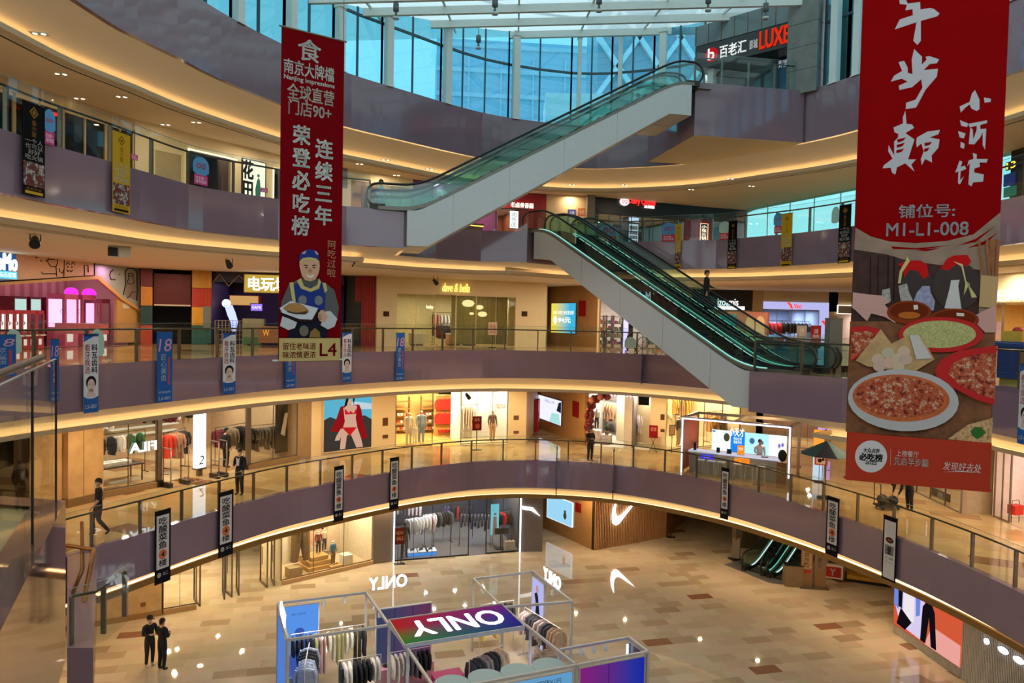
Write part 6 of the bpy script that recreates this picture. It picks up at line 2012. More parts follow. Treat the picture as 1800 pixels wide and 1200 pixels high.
for k, (f, v) in enumerate(((.2, 1.5), (.52, 2.2), (.8, 1.4))):
 rack('sportswear rack in the lilac shop, %s from the left' % ('first', 'second', 'third')[k], Bv.P(ur * f, v, FL[3] + .013), Bv.rz, 2.0, 1.7, picks(9, PAL_BRIGHT, ['shirt', 'jacket'], 80 + k), 'garments on rack %s of the lilac shop' % 'abc'[k], 'on the %s rack of the lilac shop' % ('first', 'second', 'third')[k])
Bw = Bay(ony(1456, 560, yR), ony(1530, 560, yR), FL[3], CE[3])
slabwall(Bw, 0, Bw.L, Bw.px(1480, 548)[1], CE[3] + 0.5, BEIGE)
slabwall(Bw, 0, Bw.px(1472, 560)[0], FL[3], CE[3] + 0.5, BEIGE)
room(Bw, Bw.px(1472, 560)[0], Bw.L, 4, Bw.px(1480, 548)[1], mat((170, 150, 140), 0.6), F2M, 120)
t, w, h = board(Bw, 1473, 537, 1500, 551, mat((196, 186, 166), 0.5), 'sign_board', 'pale sign board edged with white light left of the huge banner', 'sign', v=-0.12, edge=emis((255, 250, 240), 2.5))
# panels and seats standing on the walkway in front
for k, (px, c) in enumerate(((1367, (206, 110, 60)), (1393, (206, 110, 60)))):
 p = ony(px, 592, 38)
 t = thing('lounge_chair', ['orange tub chair in front of the lilac shop, left one', 'orange tub chair in front of the lilac shop, right one'][k], 'chair', (p.x, p.y, FL[3]), 0.1)
 MB().lathe([(0.12, 0.3), (0.26, 0.42), (0.33, 0.75), (0.33, 0.85), (0.29, 0.85), (0.26, 0.5), (0.05, 0.45)], n=16).build('shell', mat(c, 0.6), t)
 for a in (0.8, 2.4, 3.9, 5.5): MB().tube([(0.1 * math.cos(a), 0.1 * math.sin(a), 0.32), (0.26 * math.cos(a), 0.26 * math.sin(a), 0)], 0.014, 6).build('leg', STEEL, t)
for k, (a, b, c, d, y, col, lb) in enumerate(((1401, 572, 1418, 605, 34, (150, 140, 130), 'grey notice board in front of the lilac shop'), (1426, 572, 1443, 612, 33, (120, 30, 40), 'dark red upright poster in front of the lilac shop'))):
 Bx = Bay(ony(a, d, y), ony(b and c, d, y), FL[3], CE[3])
 t, w, h = board(Bx, a, b, c, d, flat(col), 'notice_board', lb, 'notice', v=0.0)
 letters(t, '公告\nNEWS', -w * .3, w * .3, h * .45, h * .85, flat((226, 200, 190)), -0.001, 0.003)
 z0 = t.location.z - FL[3]
 MB().b(-w * .05, w * .05, 0.01, 0.05, -z0, 0).build('pole', STEEL, t)
 MB().b(-w * .4, w * .4, -0.15, 0.2, -z0, -z0 + 0.02).build('base', STEEL, t)
pa, pb_ = ony(1456, 640, 23.6), ony(1480, 640, 23.6)
t = thing('steel_pillar', 'plain grey pillar beside the escalator handrail ends', 'pillar', ((pa.x + pb_.x) / 2, 23.6, FL[3]), 0)
MB().b(-0.2, 0.2, 0, 0.4, 0, 1.75).build('shaft', mat((120, 116, 106), 0.4, 0.3), t)
MB().b(-0.21, 0.21, -0.01, 0.41, 1.75, 1.78).build('cap', STEEL, t)
# salmon kiosk with an arch beyond the escalator
Bk3 = Bay(ony(1262, 620, 37), ony(1347, 620, 36), FL[3], CE[3])
zk = Bk3.px(1310, 548)[1]
t = thing('salmon_kiosk', 'salmon kiosk wall with two arched niches behind the escalator handrails', 'kiosk', Bk3.P(0, 0), Bk3.rz)
MB().b(0, Bk3.L, 0, 0.8, 0, zk - FL[3]).build('body', mat((206, 130, 100), 0.6), t)
for px in (1318, 1336):
 u = Bk3.px(px, 580)[0]
 shape(t, [circ(u, Bk3.px(px, 566)[1] - FL[3], 0.2, 12, 0.3, 0, PI) + [(u - 0.2, 0.7), (u + 0.2, 0.7)]], emis((255, 190, 130), 0.8), 0.0, 0.01, 'arch_niche')
t, w, h = board(Bk3, 1266, 553, 1292, 576, emis((60, 170, 160), 0.8), 'menu_screen', 'teal lit menu panel on the salmon kiosk', 'screen', v=-0.07)
# brand shop at the far right edge
Be_ = Bay((17.2, 30.5), (17.2, 12), FL[3], CE[3])
ze = Be_.px(1776, 531)[1]
slabwall(Be_, 0, Be_.L, ze, CE[3] + 0.1, CREAMW)
room(Be_, 0, Be_.L, 5, ze + 0.05, mat((226, 180, 110), 0.6), F2M, 300, (1, 0.82, 0.5))
letter_sign(Be_, 1754, 509, 1806, 528, 'E·LAND', emis((255, 244, 214), 3.0), 'white lit capital letters at the right photo edge', bold=0.02)
panes(Be_, 0, Be_.px(1760, 560)[0], FL[3], ze, 3)
p = ony(1787, 640, 21.0)
t = thing('drop_box', 'tall blue bin with a yellow lid near the right photo edge', 'bin', (p.x, p.y, FL[3]), -1.2)
MB().prism([(-0.36, -0.3), (0.36, -0.3), (0.36, 0.3), (-0.36, 0.3)], 0.15, 1.05).build('body', mat((16, 52, 120), 0.5), t)
MB().b(-0.42, 0.42, -0.36, 0.36, 1.05, 1.2).build('rim', mat((20, 60, 130), 0.5), t)
MB().b(-0.3, 0.3, -0.26, 0.26, 1.2, 1.5).build('lid', mat((206, 166, 60), 0.5), t)
MB().ell((0, 0, 1.52), (0.14, 0.14, 0.1)).build('knob', mat((176, 50, 40), 0.5), t)
MB().b(-0.3, 0.3, -0.25, 0.25, 0, 0.15).build('base', mat((150, 140, 60), 0.5), t)
# ------------------------------------------------------------------ second storey shops
W2L = offset(RING, 5.0)
F0 = FL[2] + 0.013
def at(B, px, v=0.0, py=780):
 return B.px(px, py, v)[0]
# stone pillar and big sports shop
Ca = bay(W2L, 60, 175, 2)
slabwall(Ca, 0, Ca.L, FL[2], CE[2] + 0.1, STONE)
t = thing('stone_pillar', 'broad honey coloured stone pillar with a dark stone base', 'pillar', Ca.P(at(Ca, 111), -0.25), Ca.rz)
wp = Ca.L - at(Ca, 111) - 0.02
MB().b(0, wp, 0, 0.25, 0, CE[2] - FL[2]).build('shaft', STONE, t)
MB().b(-0.05, wp, -0.05, 0.25, 0, 0.28).build('plinth', mat((120, 92, 58), 0.4), t)
MB().b(wp * 0.42, wp * 0.44, -0.005, 0.01, 0.28, CE[2] - FL[2]).build('joint', mat((120, 96, 62), 0.5), t)
Cb = bay(W2L, 175, 526, 2)
WALLF = mat((176, 150, 116), 0.6)
slabwall(Cb, 0, Cb.L, CE[2] - 0.08, CE[2] + 0.1, BEIGE)
room(Cb, 0, Cb.L, 6.5, CE[2] - 0.02, WALLF, F2M, 420, (1, 0.9, 0.74), nl=3)
u1 = at(Cb, 276); u2 = at(Cb, 436); u3 = at(Cb, 524)
slabwall(Cb, 0.0, u1, FL[2], FL[2] + 0.22, mat((140, 112, 74), 0.4), -0.05, 0.2)
slabwall(Cb, u2, u3 + 0.1, FL[2], FL[2] + 0.22, mat((140, 112, 74), 0.4), -0.05, 0.2)
panes(Cb, 0, u1, FL[2] + 0.22, CE[2] - 0.08, 2)
panes(Cb, u2, u3, FL[2] + 0.22, CE[2] - 0.08, 2)
for k, px in enumerate((281, 438)):
 t = thing('steel_post', ['steel door post at the right end of the left sports window', 'steel post between the shop entrance and the right sports window'][k], 'post', Cb.P(at(Cb, px), 0.05), Cb.rz)
 MB().b(-0.09, 0.09, -0.06, 0.1, 0, CE[2] - FL[2]).build('shaft', STEEL, t)
 MB().b(-0.13, 0.13, -0.10, 0.14, 0, 0.25).build('shoe', DSTEEL, t)
u, z = Cb.px(252, 785, -0.03)
a_, b_, c_, d_ = Cb.rect(229, 777, 275, 793, -0.03)
mb = MB(); put_text(mb, 'FILA', (b_ - a_) / 2, -(b_ - a_) / 2, 0, d_ - c_, 0.03, 0, 0.03, bold=0.04)
solid(mb, 'lit_lettering', emis((250, 252, 255), 2.4), 'white lit lettering seen in reverse on the left sports window', 'sign', Cb.P((a_ + b_) / 2, -0.03, c_), Cb.rz)
for k, px in enumerate((294, 325, 378, 392)):
 t = thing('security_gate', ['security gate at the left side of the sports shop entrance', 'security gate left of the white light column', 'security gate right of the white light column', 'security gate near the steel post'][k], 'gate', Cb.P(at(Cb, px, -0.3), -0.3, FL[2]), Cb.rz + PI / 2, 'security gates of the sports shop')
 MB().tube([(-0.25, 0, 0.15), (-0.25, 0, 1.5), (0.25, 0, 1.5), (0.25, 0, 0.15)], 0.025, 6).build('frame', STEEL, t)
 MB().b(-0.28, 0.28, -0.07, 0.07, 0, 0.18).build('base', DSTEEL, t)
 MB().b(-0.24, 0.24, -0.008, 0.008, 0.7, 0.74).build('crossbar', STEEL, t)
t = thing('light_column', 'tall white lit column with a black numeral 2', 'light box', Cb.P(at(Cb, 354, 0.4), 0.4, FL[2] + 0.0), Cb.rz)
wl = 0.42
MB().b(-wl / 2, wl / 2, 0, 0.25, 0.35, 2.75).build('lit_panel', emis((236, 242, 255), 2.0), t)
MB().b(-wl / 2 - 0.02, wl / 2 + 0.02, -0.02, 0.27, 0.28, 0.35).b(-0.1, 0.1, 0.05, 0.2, 0, 0.3).build('base', STEEL, t)
letters(t, '2', -0.12, 0.12, 0.5, 0.85, BLACK, -0.001, 0.004, shear=0.2)
t = thing('display_table', 'dark display table stacked with white shoe boxes behind the left sports window', 'table', Cb.P(at(Cb, 196, 1.6), 1.6, F0), Cb.rz)
MB().b(-0.6, 1.3, 0, 0.9, 0.62, 0.68).build('tabletop', mat((70, 54, 40), 0.4), t)
for x in (-0.55, 1.25):
 for y in (0.05, 0.85): MB().b(x - 0.02, x + 0.02, y - 0.02, y + 0.02, 0, 0.62).build('leg', BLACK, t)
rr_ = random.Random(5)
for k in range(9):
 o = MB().b(-0.17, 0.17, -0.12, 0.12, 0, 0.11)
 solid(o, 'shoe_box', mat((226, 222, 214), 0.6), 'white shoe box stacked on the dark display table', 'box', Cb.P(at(Cb, 196, 1.6) - 0.35 + 0.38 * (k % 4), 2.0 + 0.3 * (k // 4 % 2), F0 + 0.68 + 0.11 * (k // 8)), Cb.rz + rr_.uniform(-.1, .1), 'shoe boxes on the display table')
rack('clothes rack with green and black jackets behind the left sports window', Cb.P(at(Cb, 205, 3), 3.0, F0), Cb.rz, 2.4, 1.75, [('jacket', (226, 216, 200), 'cream'), ('jacket', (20, 20, 22), 'black'), ('jacket', (20, 20, 22), 'black'), ('jacket', (226, 216, 200), 'cream'), ('jacket', (20, 90, 50), 'green'), ('jacket', (20, 90, 50), 'green')],
     'jackets behind the left sports window', 'behind the left sports window')
rack('round of jackets just inside the sports shop entrance, left of the light column', Cb.P(at(Cb, 312, 2), 2.2, F0), Cb.rz + 0.5, 1.7, 1.7, [('coat', (206, 60, 30), 'orange red'), ('coat', (206, 60, 30), 'orange red'), ('coat', (176, 128, 96), 'tan'), ('coat', (176, 128, 96), 'tan'), ('coat', (176, 128, 96), 'tan'), ('coat', (50, 46, 46), 'dark grey'), ('coat', (50, 46, 46), 'dark grey')],
     'jackets left of the light column', 'left of the white light column')
rack('rack of dark and maroon coats in the middle of the sports shop', Cb.P(at(Cb, 412, 1.8), 2.0, F0), Cb.rz + 0.2, 2.0, 1.65, picks(12, PAL_DARK, ['coat', 'jacket'], 11), 'coats in the middle of the sports shop', 'in the middle of the sports shop')
rack('rack of grey check coats behind the right sports window', Cb.P(at(Cb, 466, 1.2), 1.3, F0), Cb.rz - 0.2, 1.9, 1.6, [('coat', (40, 40, 40), 'black')] * 3 + [('coat', (110, 100, 84), 'check grey')] * 4 + [('coat', (60, 56, 52), 'dark grey')] * 4, 'coats behind the right sports window', 'behind the right sports window')
rack('long high wall rail of dark garments along the back of the sports shop', Cb.P(Cb.L * 0.62, 6.2, F0), Cb.rz, 4.6, 2.35, picks(22, PAL_DARK + PAL_WARM, ['jacket', 'shirt'], 21), 'garments on the back rail of the sports shop', 'on the back rail of the sports shop', legs=False)
rack('wall rail of colourful garments at the back left of the sports shop', Cb.P(Cb.L * 0.25, 6.2, F0), Cb.rz, 3.2, 2.2, picks(14, PAL_BRIGHT + [((20, 110, 60), 'green')], ['jacket', 'shirt'], 23), 'garments at the back left of the sports shop', 'at the back left of the sports shop', legs=False)
t = thing('wall_shelf', 'stack of pale lit shelves on the back wall of the sports shop', 'shelf', Cb.P(Cb.L * 0.60, 6.1, F0), Cb.rz)
for k in range(5): MB().b(-1.6, 1.6, 0, 0.35, 1.0 + 0.32 * k, 1.05 + 0.32 * k).build('shelf_board', emis((255, 236, 200), 0.7), t)
t, w, h = board(Cb, 486, 703, 522, 792, mat((40, 30, 26), 0.6, var=0.3, scale=3), 'photo_poster', 'dark photo panel of seated figures inside the right sports window', 'poster', v=0.7, edge=BLACK)
for c, p in (((206, 196, 180), [(-.3, .35), (-.1, .75), (.05, .75), (-.1, .3)]), ((120, 70, 50), [(-.05, .45), (.12, .95), (.25, .9), (.1, .4)]), ((150, 100, 76), [(.1, .3), (.2, .6), (.32, .55), (.28, .1), (.18, .1)])):
 shape(t, [[(a * w, b * h) for a, b in p]], flat(c), 0, 0.004, 'printed_figure')
# stone strip, swimwear light box, cream pier
Cc = bay(W2L, 526, 698, 2)
slabwall(Cc, 0, at(Cc, 547), FL[2], CE[2] + 0.1, mat((150, 124, 88), 0.5))
slabwall(Cc, at(Cc, 547), Cc.L, FL[2], CE[2] + 0.1, CREAMW)
t, w, h = board(Cc, 569, 697, 653, 790, emis((96, 186, 214), 0.9), 'light_box', 'lit poster of a person in red swimwear and an open red robe on rocks', 'poster', edge=CREAMW)
def pp(pts):
 return [((x - 611) / 84 * w, (790 - y) / 93 * h) for x, y in pts]
def pe(c, y, pts, nm, s=0.85):
 shape(t, [pp(p) for p in pts], emis(c, s), y, 0.004, nm)
pe((86, 76, 70), 0, [[(569, 735), (580, 730), (596, 738), (640, 732), (653, 740), (653, 790), (569, 790)]], 'printed_rocks', 0.5)
pe((206, 226, 236), 0, [[(600, 715), (620, 706), (653, 712), (653, 722), (625, 720)]], 'printed_cloud')
pe((170, 24, 30), -0.004, [[(597, 714), (606, 712), (630, 712), (634, 722), (638, 745), (646, 772), (636, 775), (626, 745), (606, 742), (598, 758), (580, 755), (590, 735)]], 'printed_robe', 0.7)
pe((226, 176, 150), -0.008, [[(608, 702), (616, 702), (617, 712), (626, 714), (624, 735), (627, 752), (634, 772), (638, 788), (626, 788), (616, 764), (609, 764), (606, 788), (597, 788), (599, 760), (605, 740), (602, 716), (609, 712)], [(598, 752), (590, 765), (588, 772), (596, 772), (604, 752)]], 'printed_body', 0.85)
pe((206, 30, 36), -0.012, [[(604, 717), (612, 726), (614, 722), (620, 727), (625, 718), (625, 728), (605, 728)], [(600, 750), (626, 752), (614, 766)]], 'printed_swimwear', 0.9)
pe((40, 26, 22), -0.012, [[(607, 698), (612, 698), (608, 712), (603, 716)], [(618, 698), (622, 700), (620, 712)]], 'printed_hair', 0.6)
for k, (a, b, c, d) in enumerate(((673, 734, 682, 748), (673, 764, 682, 770))):
 board(Cc, a, b, c, d, flat((96, 66, 40)), 'wall_sign', ['small brown direction sign on the cream pier beside the swimwear poster', 'small brown notice low on the cream pier beside the swimwear poster'][k], 'sign', v=-0.02)
# warm children windows
Cd = bay(W2L, 698, 929, 2)
YELL = mat((226, 186, 110), 0.6)
u1, u2, u3 = at(Cd, 799), at(Cd, 810), at(Cd, 892)
room(Cd, 0, u1 + 0.3, 5, CE[2] - 0.02, YELL, mat((206, 160, 90), 0.3), 520, (1, 0.86, 0.55), nl=2, sides=(True, False))
panes(Cd, 0.02, at(Cd, 760), FL[2] + 0.05, CE[2], 3)
room(Cd, u2, u3, 2.2, CE[2] - 0.02, mat((236, 226, 206), 0.6), mat((216, 190, 140), 0.4), 230, (1, 0.92, 0.74))
panes(Cd, u2, u3, FL[2] + 0.05, CE[2], 3)
slabwall(Cd, u3, Cd.L, FL[2], CE[2] + 0.1, CREAMW)
def mannequin(B, px, v, h, top, legs, label, rz=0.0, pose=None, group=None, skin=(226, 214, 196), z=None):
 return person(label, B.P(at(B, px, v), v, z or F0), B.rz + rz, top=top, legs=legs, hair=None, skin=skin, shoes=skin, h=h, pose=pose, category='mannequin', name='mannequin', face=False, group=group)[0]
G = 'mannequins in the warm children window'
mannequin(Cd, 718, 0.9, 1.75, (236, 226, 206), (236, 226, 206), 'pale mannequin in a cream outfit, left one of the family group', 0.2, group=G)
mannequin(Cd, 740, 1.0, 1.82, (150, 180, 206), (120, 150, 180), 'tall mannequin in a light blue sweater, right one of the family group', -0.1, group=G)
mannequin(Cd, 729, 0.7, 1.1, (240, 236, 226), (240, 236, 226), 'child sized white mannequin between the two adult mannequins', 0, group=G)
mannequin(Cd, 865, 1.0, 1.72, (96, 66, 54), (196, 150, 110), 'mannequin in a dark brown dress behind the second window', 0.1, skin=(176, 130, 96))
rack('wall rail of pale garments behind the brown dressed mannequin', Cd.P(at(Cd, 822, 1.9), 1.9, F0), Cd.rz, 1.0, 1.9, picks(7, [((236, 226, 196), 'ivory'), ((206, 176, 140), 'beige')], ['dress'], 3), 'pale dresses in the second window', 'in the second warm window', legs=False)
t = thing('red_display', 'tall shelf of bright red garments in the warm children shop', 'shelf', Cd.P(at(Cd, 780, 3.2), 3.2, F0), Cd.rz)
MB().b(-0.5, 0.5, 0, 0.4, 0, 2.3).build('back_board', mat((206, 150, 80), 0.6), t)
for k in range(6):
 o = bpy.data.objects.new('hanging_garment', garment_mesh('shirt', (206, 44, 30))); COL.objects.link(o); o.parent = t
 o.location = (-0.3 + 0.3 * (k % 3), -0.12, 2.15 - 0.8 * (k // 3)); o.rotation_euler = (0, 0, PI / 2)
for k in range(4): MB().b(-0.35 + k * 0.2, -0.2 + k * 0.2, -0.1, 0.02, 0.2, 0.35).build('red_box', mat((190, 40, 30), 0.5), t)
for k, px in enumerate((705, 755, 796)):
 t = thing('display_shelf', 'wooden shelf with small goods in the warm children shop', 'shelf', Cd.P(at(Cd, px, 4.3), 4.3, F0), Cd.rz, 'wooden shelves in the warm children shop')
 mb = MB()
 for q in range(5): mb.b(-0.5, 0.5, 0, 0.35, 0.4 * q + 0.2, 0.4 * q + 0.24)
 mb.b(-0.5, -0.46, 0, 0.35, 0, 2.1).b(0.46, 0.5, 0, 0.35, 0, 2.1)
 mb.build('frame', mat((176, 120, 60), 0.5), t)
 for q in range(15): MB().b(-0.4 + 0.18 * (q % 5), -0.28 + 0.18 * (q % 5), 0.05, 0.25, 0.24 + 0.4 * (q // 5), 0.36 + 0.4 * (q // 5)).build('folded_clothes', mat(((236, 226, 200), (206, 150, 90), (190, 60, 40), (240, 240, 236))[q % 4], 0.7), t)
letter_sign(Cd, 873, 710, 889, 718, 'mamour', emis((230, 50, 40), 1.2), 'small red lettering behind the second warm window', v=0.4, depth=0.02)
t = thing('poster_stand', 'red poster on a black pole standing on the second storey walkway', 'poster stand', Cd.P(at(Cd, 838, -1.4), -1.4, FL[2]), Cd.rz)
MB().b(-0.24, 0.24, 0, 0.02, 1.0, 1.72).build('poster', flat((120, 30, 30)), t)
shape(t, [circ(0.02, 1.22, 0.13, 14)], flat((190, 90, 60)), 0, 0.004, 'printed_circle')
letters(t, '新年', -0.14, 0.14, 1.45, 1.64, flat((226, 170, 120)), 0, 0.004)
MB().tube([(0, 0.01, 0.02), (0, 0.01, 1.0)], 0.016, 6).build('pole', BLACK, t)
MB().b(-0.24, 0.24, -0.14, 0.16, 0, 0.025).build('base', BLACK, t)
for k, (b, d) in enumerate(((730, 738), (757, 762))):
 board(Cd, 903, b, 912, d, flat((110, 80, 60)), 'wall_sign', ['small brown sign on the cream wall right of the second warm window', 'small brown notice low on the cream wall right of the second warm window'][k], 'sign', v=-0.02)
# corridor with the angled wall and pale screen
pr0 = Cd.P(Cd.L, 0); prd = ony(945, 740, 46); pr1 = hit(W2L, 1032)[0]
Ce = Bay(pr0, prd, FL[2], CE[2]); slabwall(Ce, 0, Ce.L, FL[2], CE[2] + 0.1, BEIGE)
Cf = Bay(prd, pr1, FL[2], CE[2]); slabwall(Cf, 0, Cf.L, FL[2], CE[2] + 0.1, mat((186, 142, 84), 0.45, var=0.05))
t, w, h = board(Cf, 946, 699, 987, 741, emis((226, 226, 255), 1.2), 'advert_screen', 'pale lit advertisement screen on the angled wall of the second storey corridor', 'screen', edge=STEEL)
shape(t, [[(w * .3, h * .55), (w * .38, h * .9), (w * .48, h * .95), (w * .48, h * .5)]], emis((40, 50, 60), 0.5), 0, 0.004, 'printed_figure')
shape(t, [[(0, 0.02), (w * .1, h * .4), (w * .4, h * .45), (w * .46, 0.02)]], emis((170, 226, 220), 1.0), 0, 0.004, 'printed_wash')
letters(t, '新品上市', -w * .2, w * .2, h * .78, h * .9, emis((120, 110, 170), 0.6), 0, 0.004)
board(Cf, 1006, 705, 1017, 733, flat((130, 24, 26)), 'wall_poster', 'dark red poster on the angled wall of the second storey corridor', 'poster', v=-0.03)
t = thing('fire_cabinet', 'tall red cabinet in the second storey corridor', 'cabinet', Ce.P(Ce.L * .7, -.01, FL[2]), Ce.rz)
MB().b(-.5, .5, -.25, 0, 0, 1.9).build('cabinet_body', mat((176, 24, 22), 0.5), t)
MB().b(-.35, -.3, -.28, -.25, .8, 1.2).build('handle', STEEL, t)
# open fashion shop with the balloon arch
Cg = bay(W2L, 1032, 1176, 2)
u1, u2, u3 = at(Cg, 1096), at(Cg, 1110), at(Cg, 1142)
slabwall(Cg, 0, u3, CE[2] - 0.1, CE[2] + 0.1, WHITE)
room(Cg, 0, u1, 5.5, CE[2] - 0.05, mat((170, 160, 150), 0.6), mat((216, 200, 180), 0.25), 330, (1, 0.95, 0.85))
room(Cg, u2, u3, 3, CE[2] - 0.05, mat((120, 112, 104), 0.6), mat((216, 200, 180), 0.25), 150, (1, 0.95, 0.85))
slabwall(Cg, u1, u2, FL[2], CE[2] + 0.1, mat((230, 216, 196), 0.5))
slabwall(Cg, u3, Cg.L, FL[2], CE[2] + 0.1, CREAMW)
letter_sign(Cg, 1068, 690, 1118, 697, 'AVAVAV', emis((255, 255, 250), 2.4), 'row of white lit capital letters above the open fashion shop', v=-0.25)
t = thing('balloon_arch', 'dark red balloon arch with some pink balloons at the fashion shop entrance', 'balloon arch', Cg.P(0, -0.3, FL[2]), Cg.rz)
rr_ = random.Random(9)
path = [(at(Cg, 1036, -0.3), 0.1 + 0.14 * k) for k in range(16)] + [(at(Cg, 1036 + 3.4 * k, -0.3), 2.35 + 0.35 * math.sin(k / 8 * PI * .6)) for k in range(9)]
for i, (x, z) in enumerate(path):
 for q in range(3):
  r = rr_.uniform(0.09, 0.17)
  MB().ell((x + rr_.uniform(-.16, .16), rr_.uniform(-.12, .12), z + rr_.uniform(-.05, .05)), (r, r, r * 1.1), 10, 7).build('balloon', mat((206, 130, 110) if rr_.random() < 0.13 else (96 + rr_.randint(-20, 20), 14, 18), 0.25, var=0), t)
mannequin(Cg, 1048, 1.0, 1.2, (206, 200, 180), (40, 40, 40), 'half height mannequin in a dark patterned coat on a white plinth beside the balloon arch', 0.3, z=F0 + 0.72)
for k, (px, hh) in enumerate(((1048, 0.7), (1066, 0.5))):
 t = thing('plinth', ['white plinth under the mannequin beside the balloon arch', 'lower white plinth with plants beside the balloon arch'][k], 'display stand', Cg.P(at(Cg, px, 1.0), 1.0, F0), Cg.rz)
 MB().b(-0.25, 0.25, -0.25, 0.25, 0.02, hh).build('body', mat((240, 232, 220), 0.5), t)
 MB().b(-0.23, 0.23, -0.23, 0.23, 0, 0.02).build('foot', DSTEEL, t)
t = thing('potted_plant', 'leafy dark plant on the lower white plinth', 'plant', Cg.P(at(Cg, 1066, 1.0), 1.0, F0 + 0.5), Cg.rz)
MB().lathe([(0.10, 0), (0.14, 0.18), (0.12, 0.18)], n=12).build('pot', mat((150, 110, 80), 0.6), t)
mb = MB()
for k in range(14):
 a = k * 2.4; l = 0.2 + 0.1 * (k % 3)
 mb.tube([(0, 0, 0.15), (0.1 * math.cos(a), 0.1 * math.sin(a), 0.15 + l), (0.22 * math.cos(a), 0.22 * math.sin(a), 0.12 + l)], [0.01, 0.03, 0.004], 5)
mb.build('leaves', mat((50, 70, 40), 0.6), t)
rack('wall rail of brown and beige coats in the open fashion shop', Cg.P(at(Cg, 1078, 4.2), 4.2, F0), Cg.rz - 0.55, 3.4, 2.0, [('jacket', (150, 96, 66), 'brown')] * 4 + [('coat', (196, 150, 110), 'tan')] * 5 + [('coat', (206, 176, 140), 'beige')] * 5, 'coats on the long rail of the fashion shop', 'on the long rail of the open fashion shop', legs=False)
rack('rack of pink and white tops right of the white shop pillar', Cg.P(at(Cg, 1126, 1.3), 1.4, F0), Cg.rz, 1.15, 1.75, [('shirt', (206, 160, 190), 'pale pink')] * 4 + [('coat', (226, 220, 214), 'white')] * 4 + [('shirt', (206, 160, 176), 'pink')] * 3, 'tops right of the white shop pillar', 'right of the white shop pillar')
t, w, h = board(Cg, 1122, 696, 1141, 712, BLACK, 'wall_screen', 'black wall television in the open fashion shop', 'television', v=0.5)
MB().b(-w * .45, w * .45, -0.004, 0, h * .05, h * .95).build('display', mat((16, 20, 26), 0.1), t)
t = thing('poster_stand', 'dark red poster stand with folding legs right of the open fashion shop', 'poster stand', Cg.P(at(Cg, 1148, -0.5), -0.5, FL[2]), Cg.rz)
MB().b(-0.22, 0.22, 0, 0.02, 0.75, 1.4).build('poster', flat((130, 26, 26)), t)
letters(t, '促销', -0.14, 0.14, 1.1, 1.3, flat((226, 150, 120)), 0, 0.003)
mb = MB()
for s in (-1, 1): mb.tube([(s * 0.2, 0.02, 1.0), (-s * 0.2, 0.02, 0.0)], 0.014, 6)
mb.build('leg', BLACK, t)
for k, (b, d) in enumerate(((728, 738), (754, 759))):
 board(Cg, 1161, b, 1168, d, flat((90, 66, 44)), 'wall_sign', ['small dark sign on the cream wall left of the large warm clothes window', 'small dark notice low on the cream wall left of the large warm clothes window'][k], 'sign', v=-0.02)
# large warm clothes window
W2R = [hit(W2L, 1176)[0], (12.6, 41.0), (17.2, 39.5)]
Ch = Bay(W2R[0], hit(W2R, 1308)[0], FL[2], CE[2])
room(Ch, 0, Ch.L, 4, CE[2] - 0.02, mat((230, 206, 160), 0.6), mat((206, 176, 130), 0.3), 520, (1, 0.88, 0.62), nl=2)
panes(Ch, 0.02, Ch.L - 0.02, FL[2] + 0.05, CE[2], 4)
rack('long rail of cream and mustard garments at the back of the large warm window', Ch.P(Ch.L * .55, 3.6, F0), Ch.rz, Ch.L * .8, 2.3, picks(20, PAL_GOLD, ['coat', 'dress'], 31), 'garments at the back of the large warm window', 'at the back of the large warm window', legs=False)
rack('rack of clay and camel coats at the front of the large warm window', Ch.P(at(Ch, 1262, 1.2), 1.3, F0), Ch.rz, 1.6, 1.7, [('coat', (196, 140, 96), 'clay')] * 5 + [('coat', (120, 104, 90), 'grey brown')] * 4, 'coats at the front of the large warm window', 'at the front of the large warm window')
mannequin(Ch, 1192, 0.8, 1.75, (96, 90, 84), (216, 196, 160), 'mannequin in a grey top at the left end of the large warm window', 0.3, group='mannequins of the large warm window')
mannequin(Ch, 1255, 0.9, 1.75, (206, 150, 60), (150, 110, 70), 'mannequin in a mustard top at the right end of the large warm window', 0.0, group='mannequins of the large warm window')
t = thing('poster_stand', 'small framed notice on a stand in front of the large warm window', 'poster stand', Ch.P(at(Ch, 1181, -0.4), -0.4, FL[2]), Ch.rz)
MB().b(-0.2, 0.2, 0, 0.02, 0.9, 1.45).build('frame', flat((110, 84, 60)), t)
MB().b(-0.16, 0.16, -0.004, 0, 0.95, 1.4).build('notice', flat((170, 140, 110)), t)
MB().tube([(0, 0.01, 0), (0, 0.01, 0.9)], 0.016, 6).build('pole', BLACK, t)
t = thing('grey_column', 'grey column right of the large warm clothes window', 'pillar', Ch.P(Ch.L + 0.35, -0.2), Ch.rz)
MB().b(0, 0.5, 0, 0.5, 0, CE[2] - FL[2]).build('shaft', mat((120, 112, 104), 0.5), t)
MB().b(-0.04, 0.54, -0.04, 0.54, 0, 0.2).build('plinth', DSTEEL, t)
Ci = Bay(hit(W2R, 1308)[0], (17.2, 39.5), FL[2], CE[2])
slabwall(Ci, 0, at(Ci, 1328), FL[2], CE[2] + 0.1, CREAMW)
room(Ci, at(Ci, 1340), Ci.L, 4, CE[2] - 0.3, mat((120, 90, 70), 0.6), F2M, 200, (1, 0.85, 0.65))
slabwall(Ci, 0, Ci.L, CE[2] - 0.3, CE[2] + 0.1, CREAMW)
panes(Ci, at(Ci, 1340), Ci.L, FL[2], CE[2] - 0.3, 6)
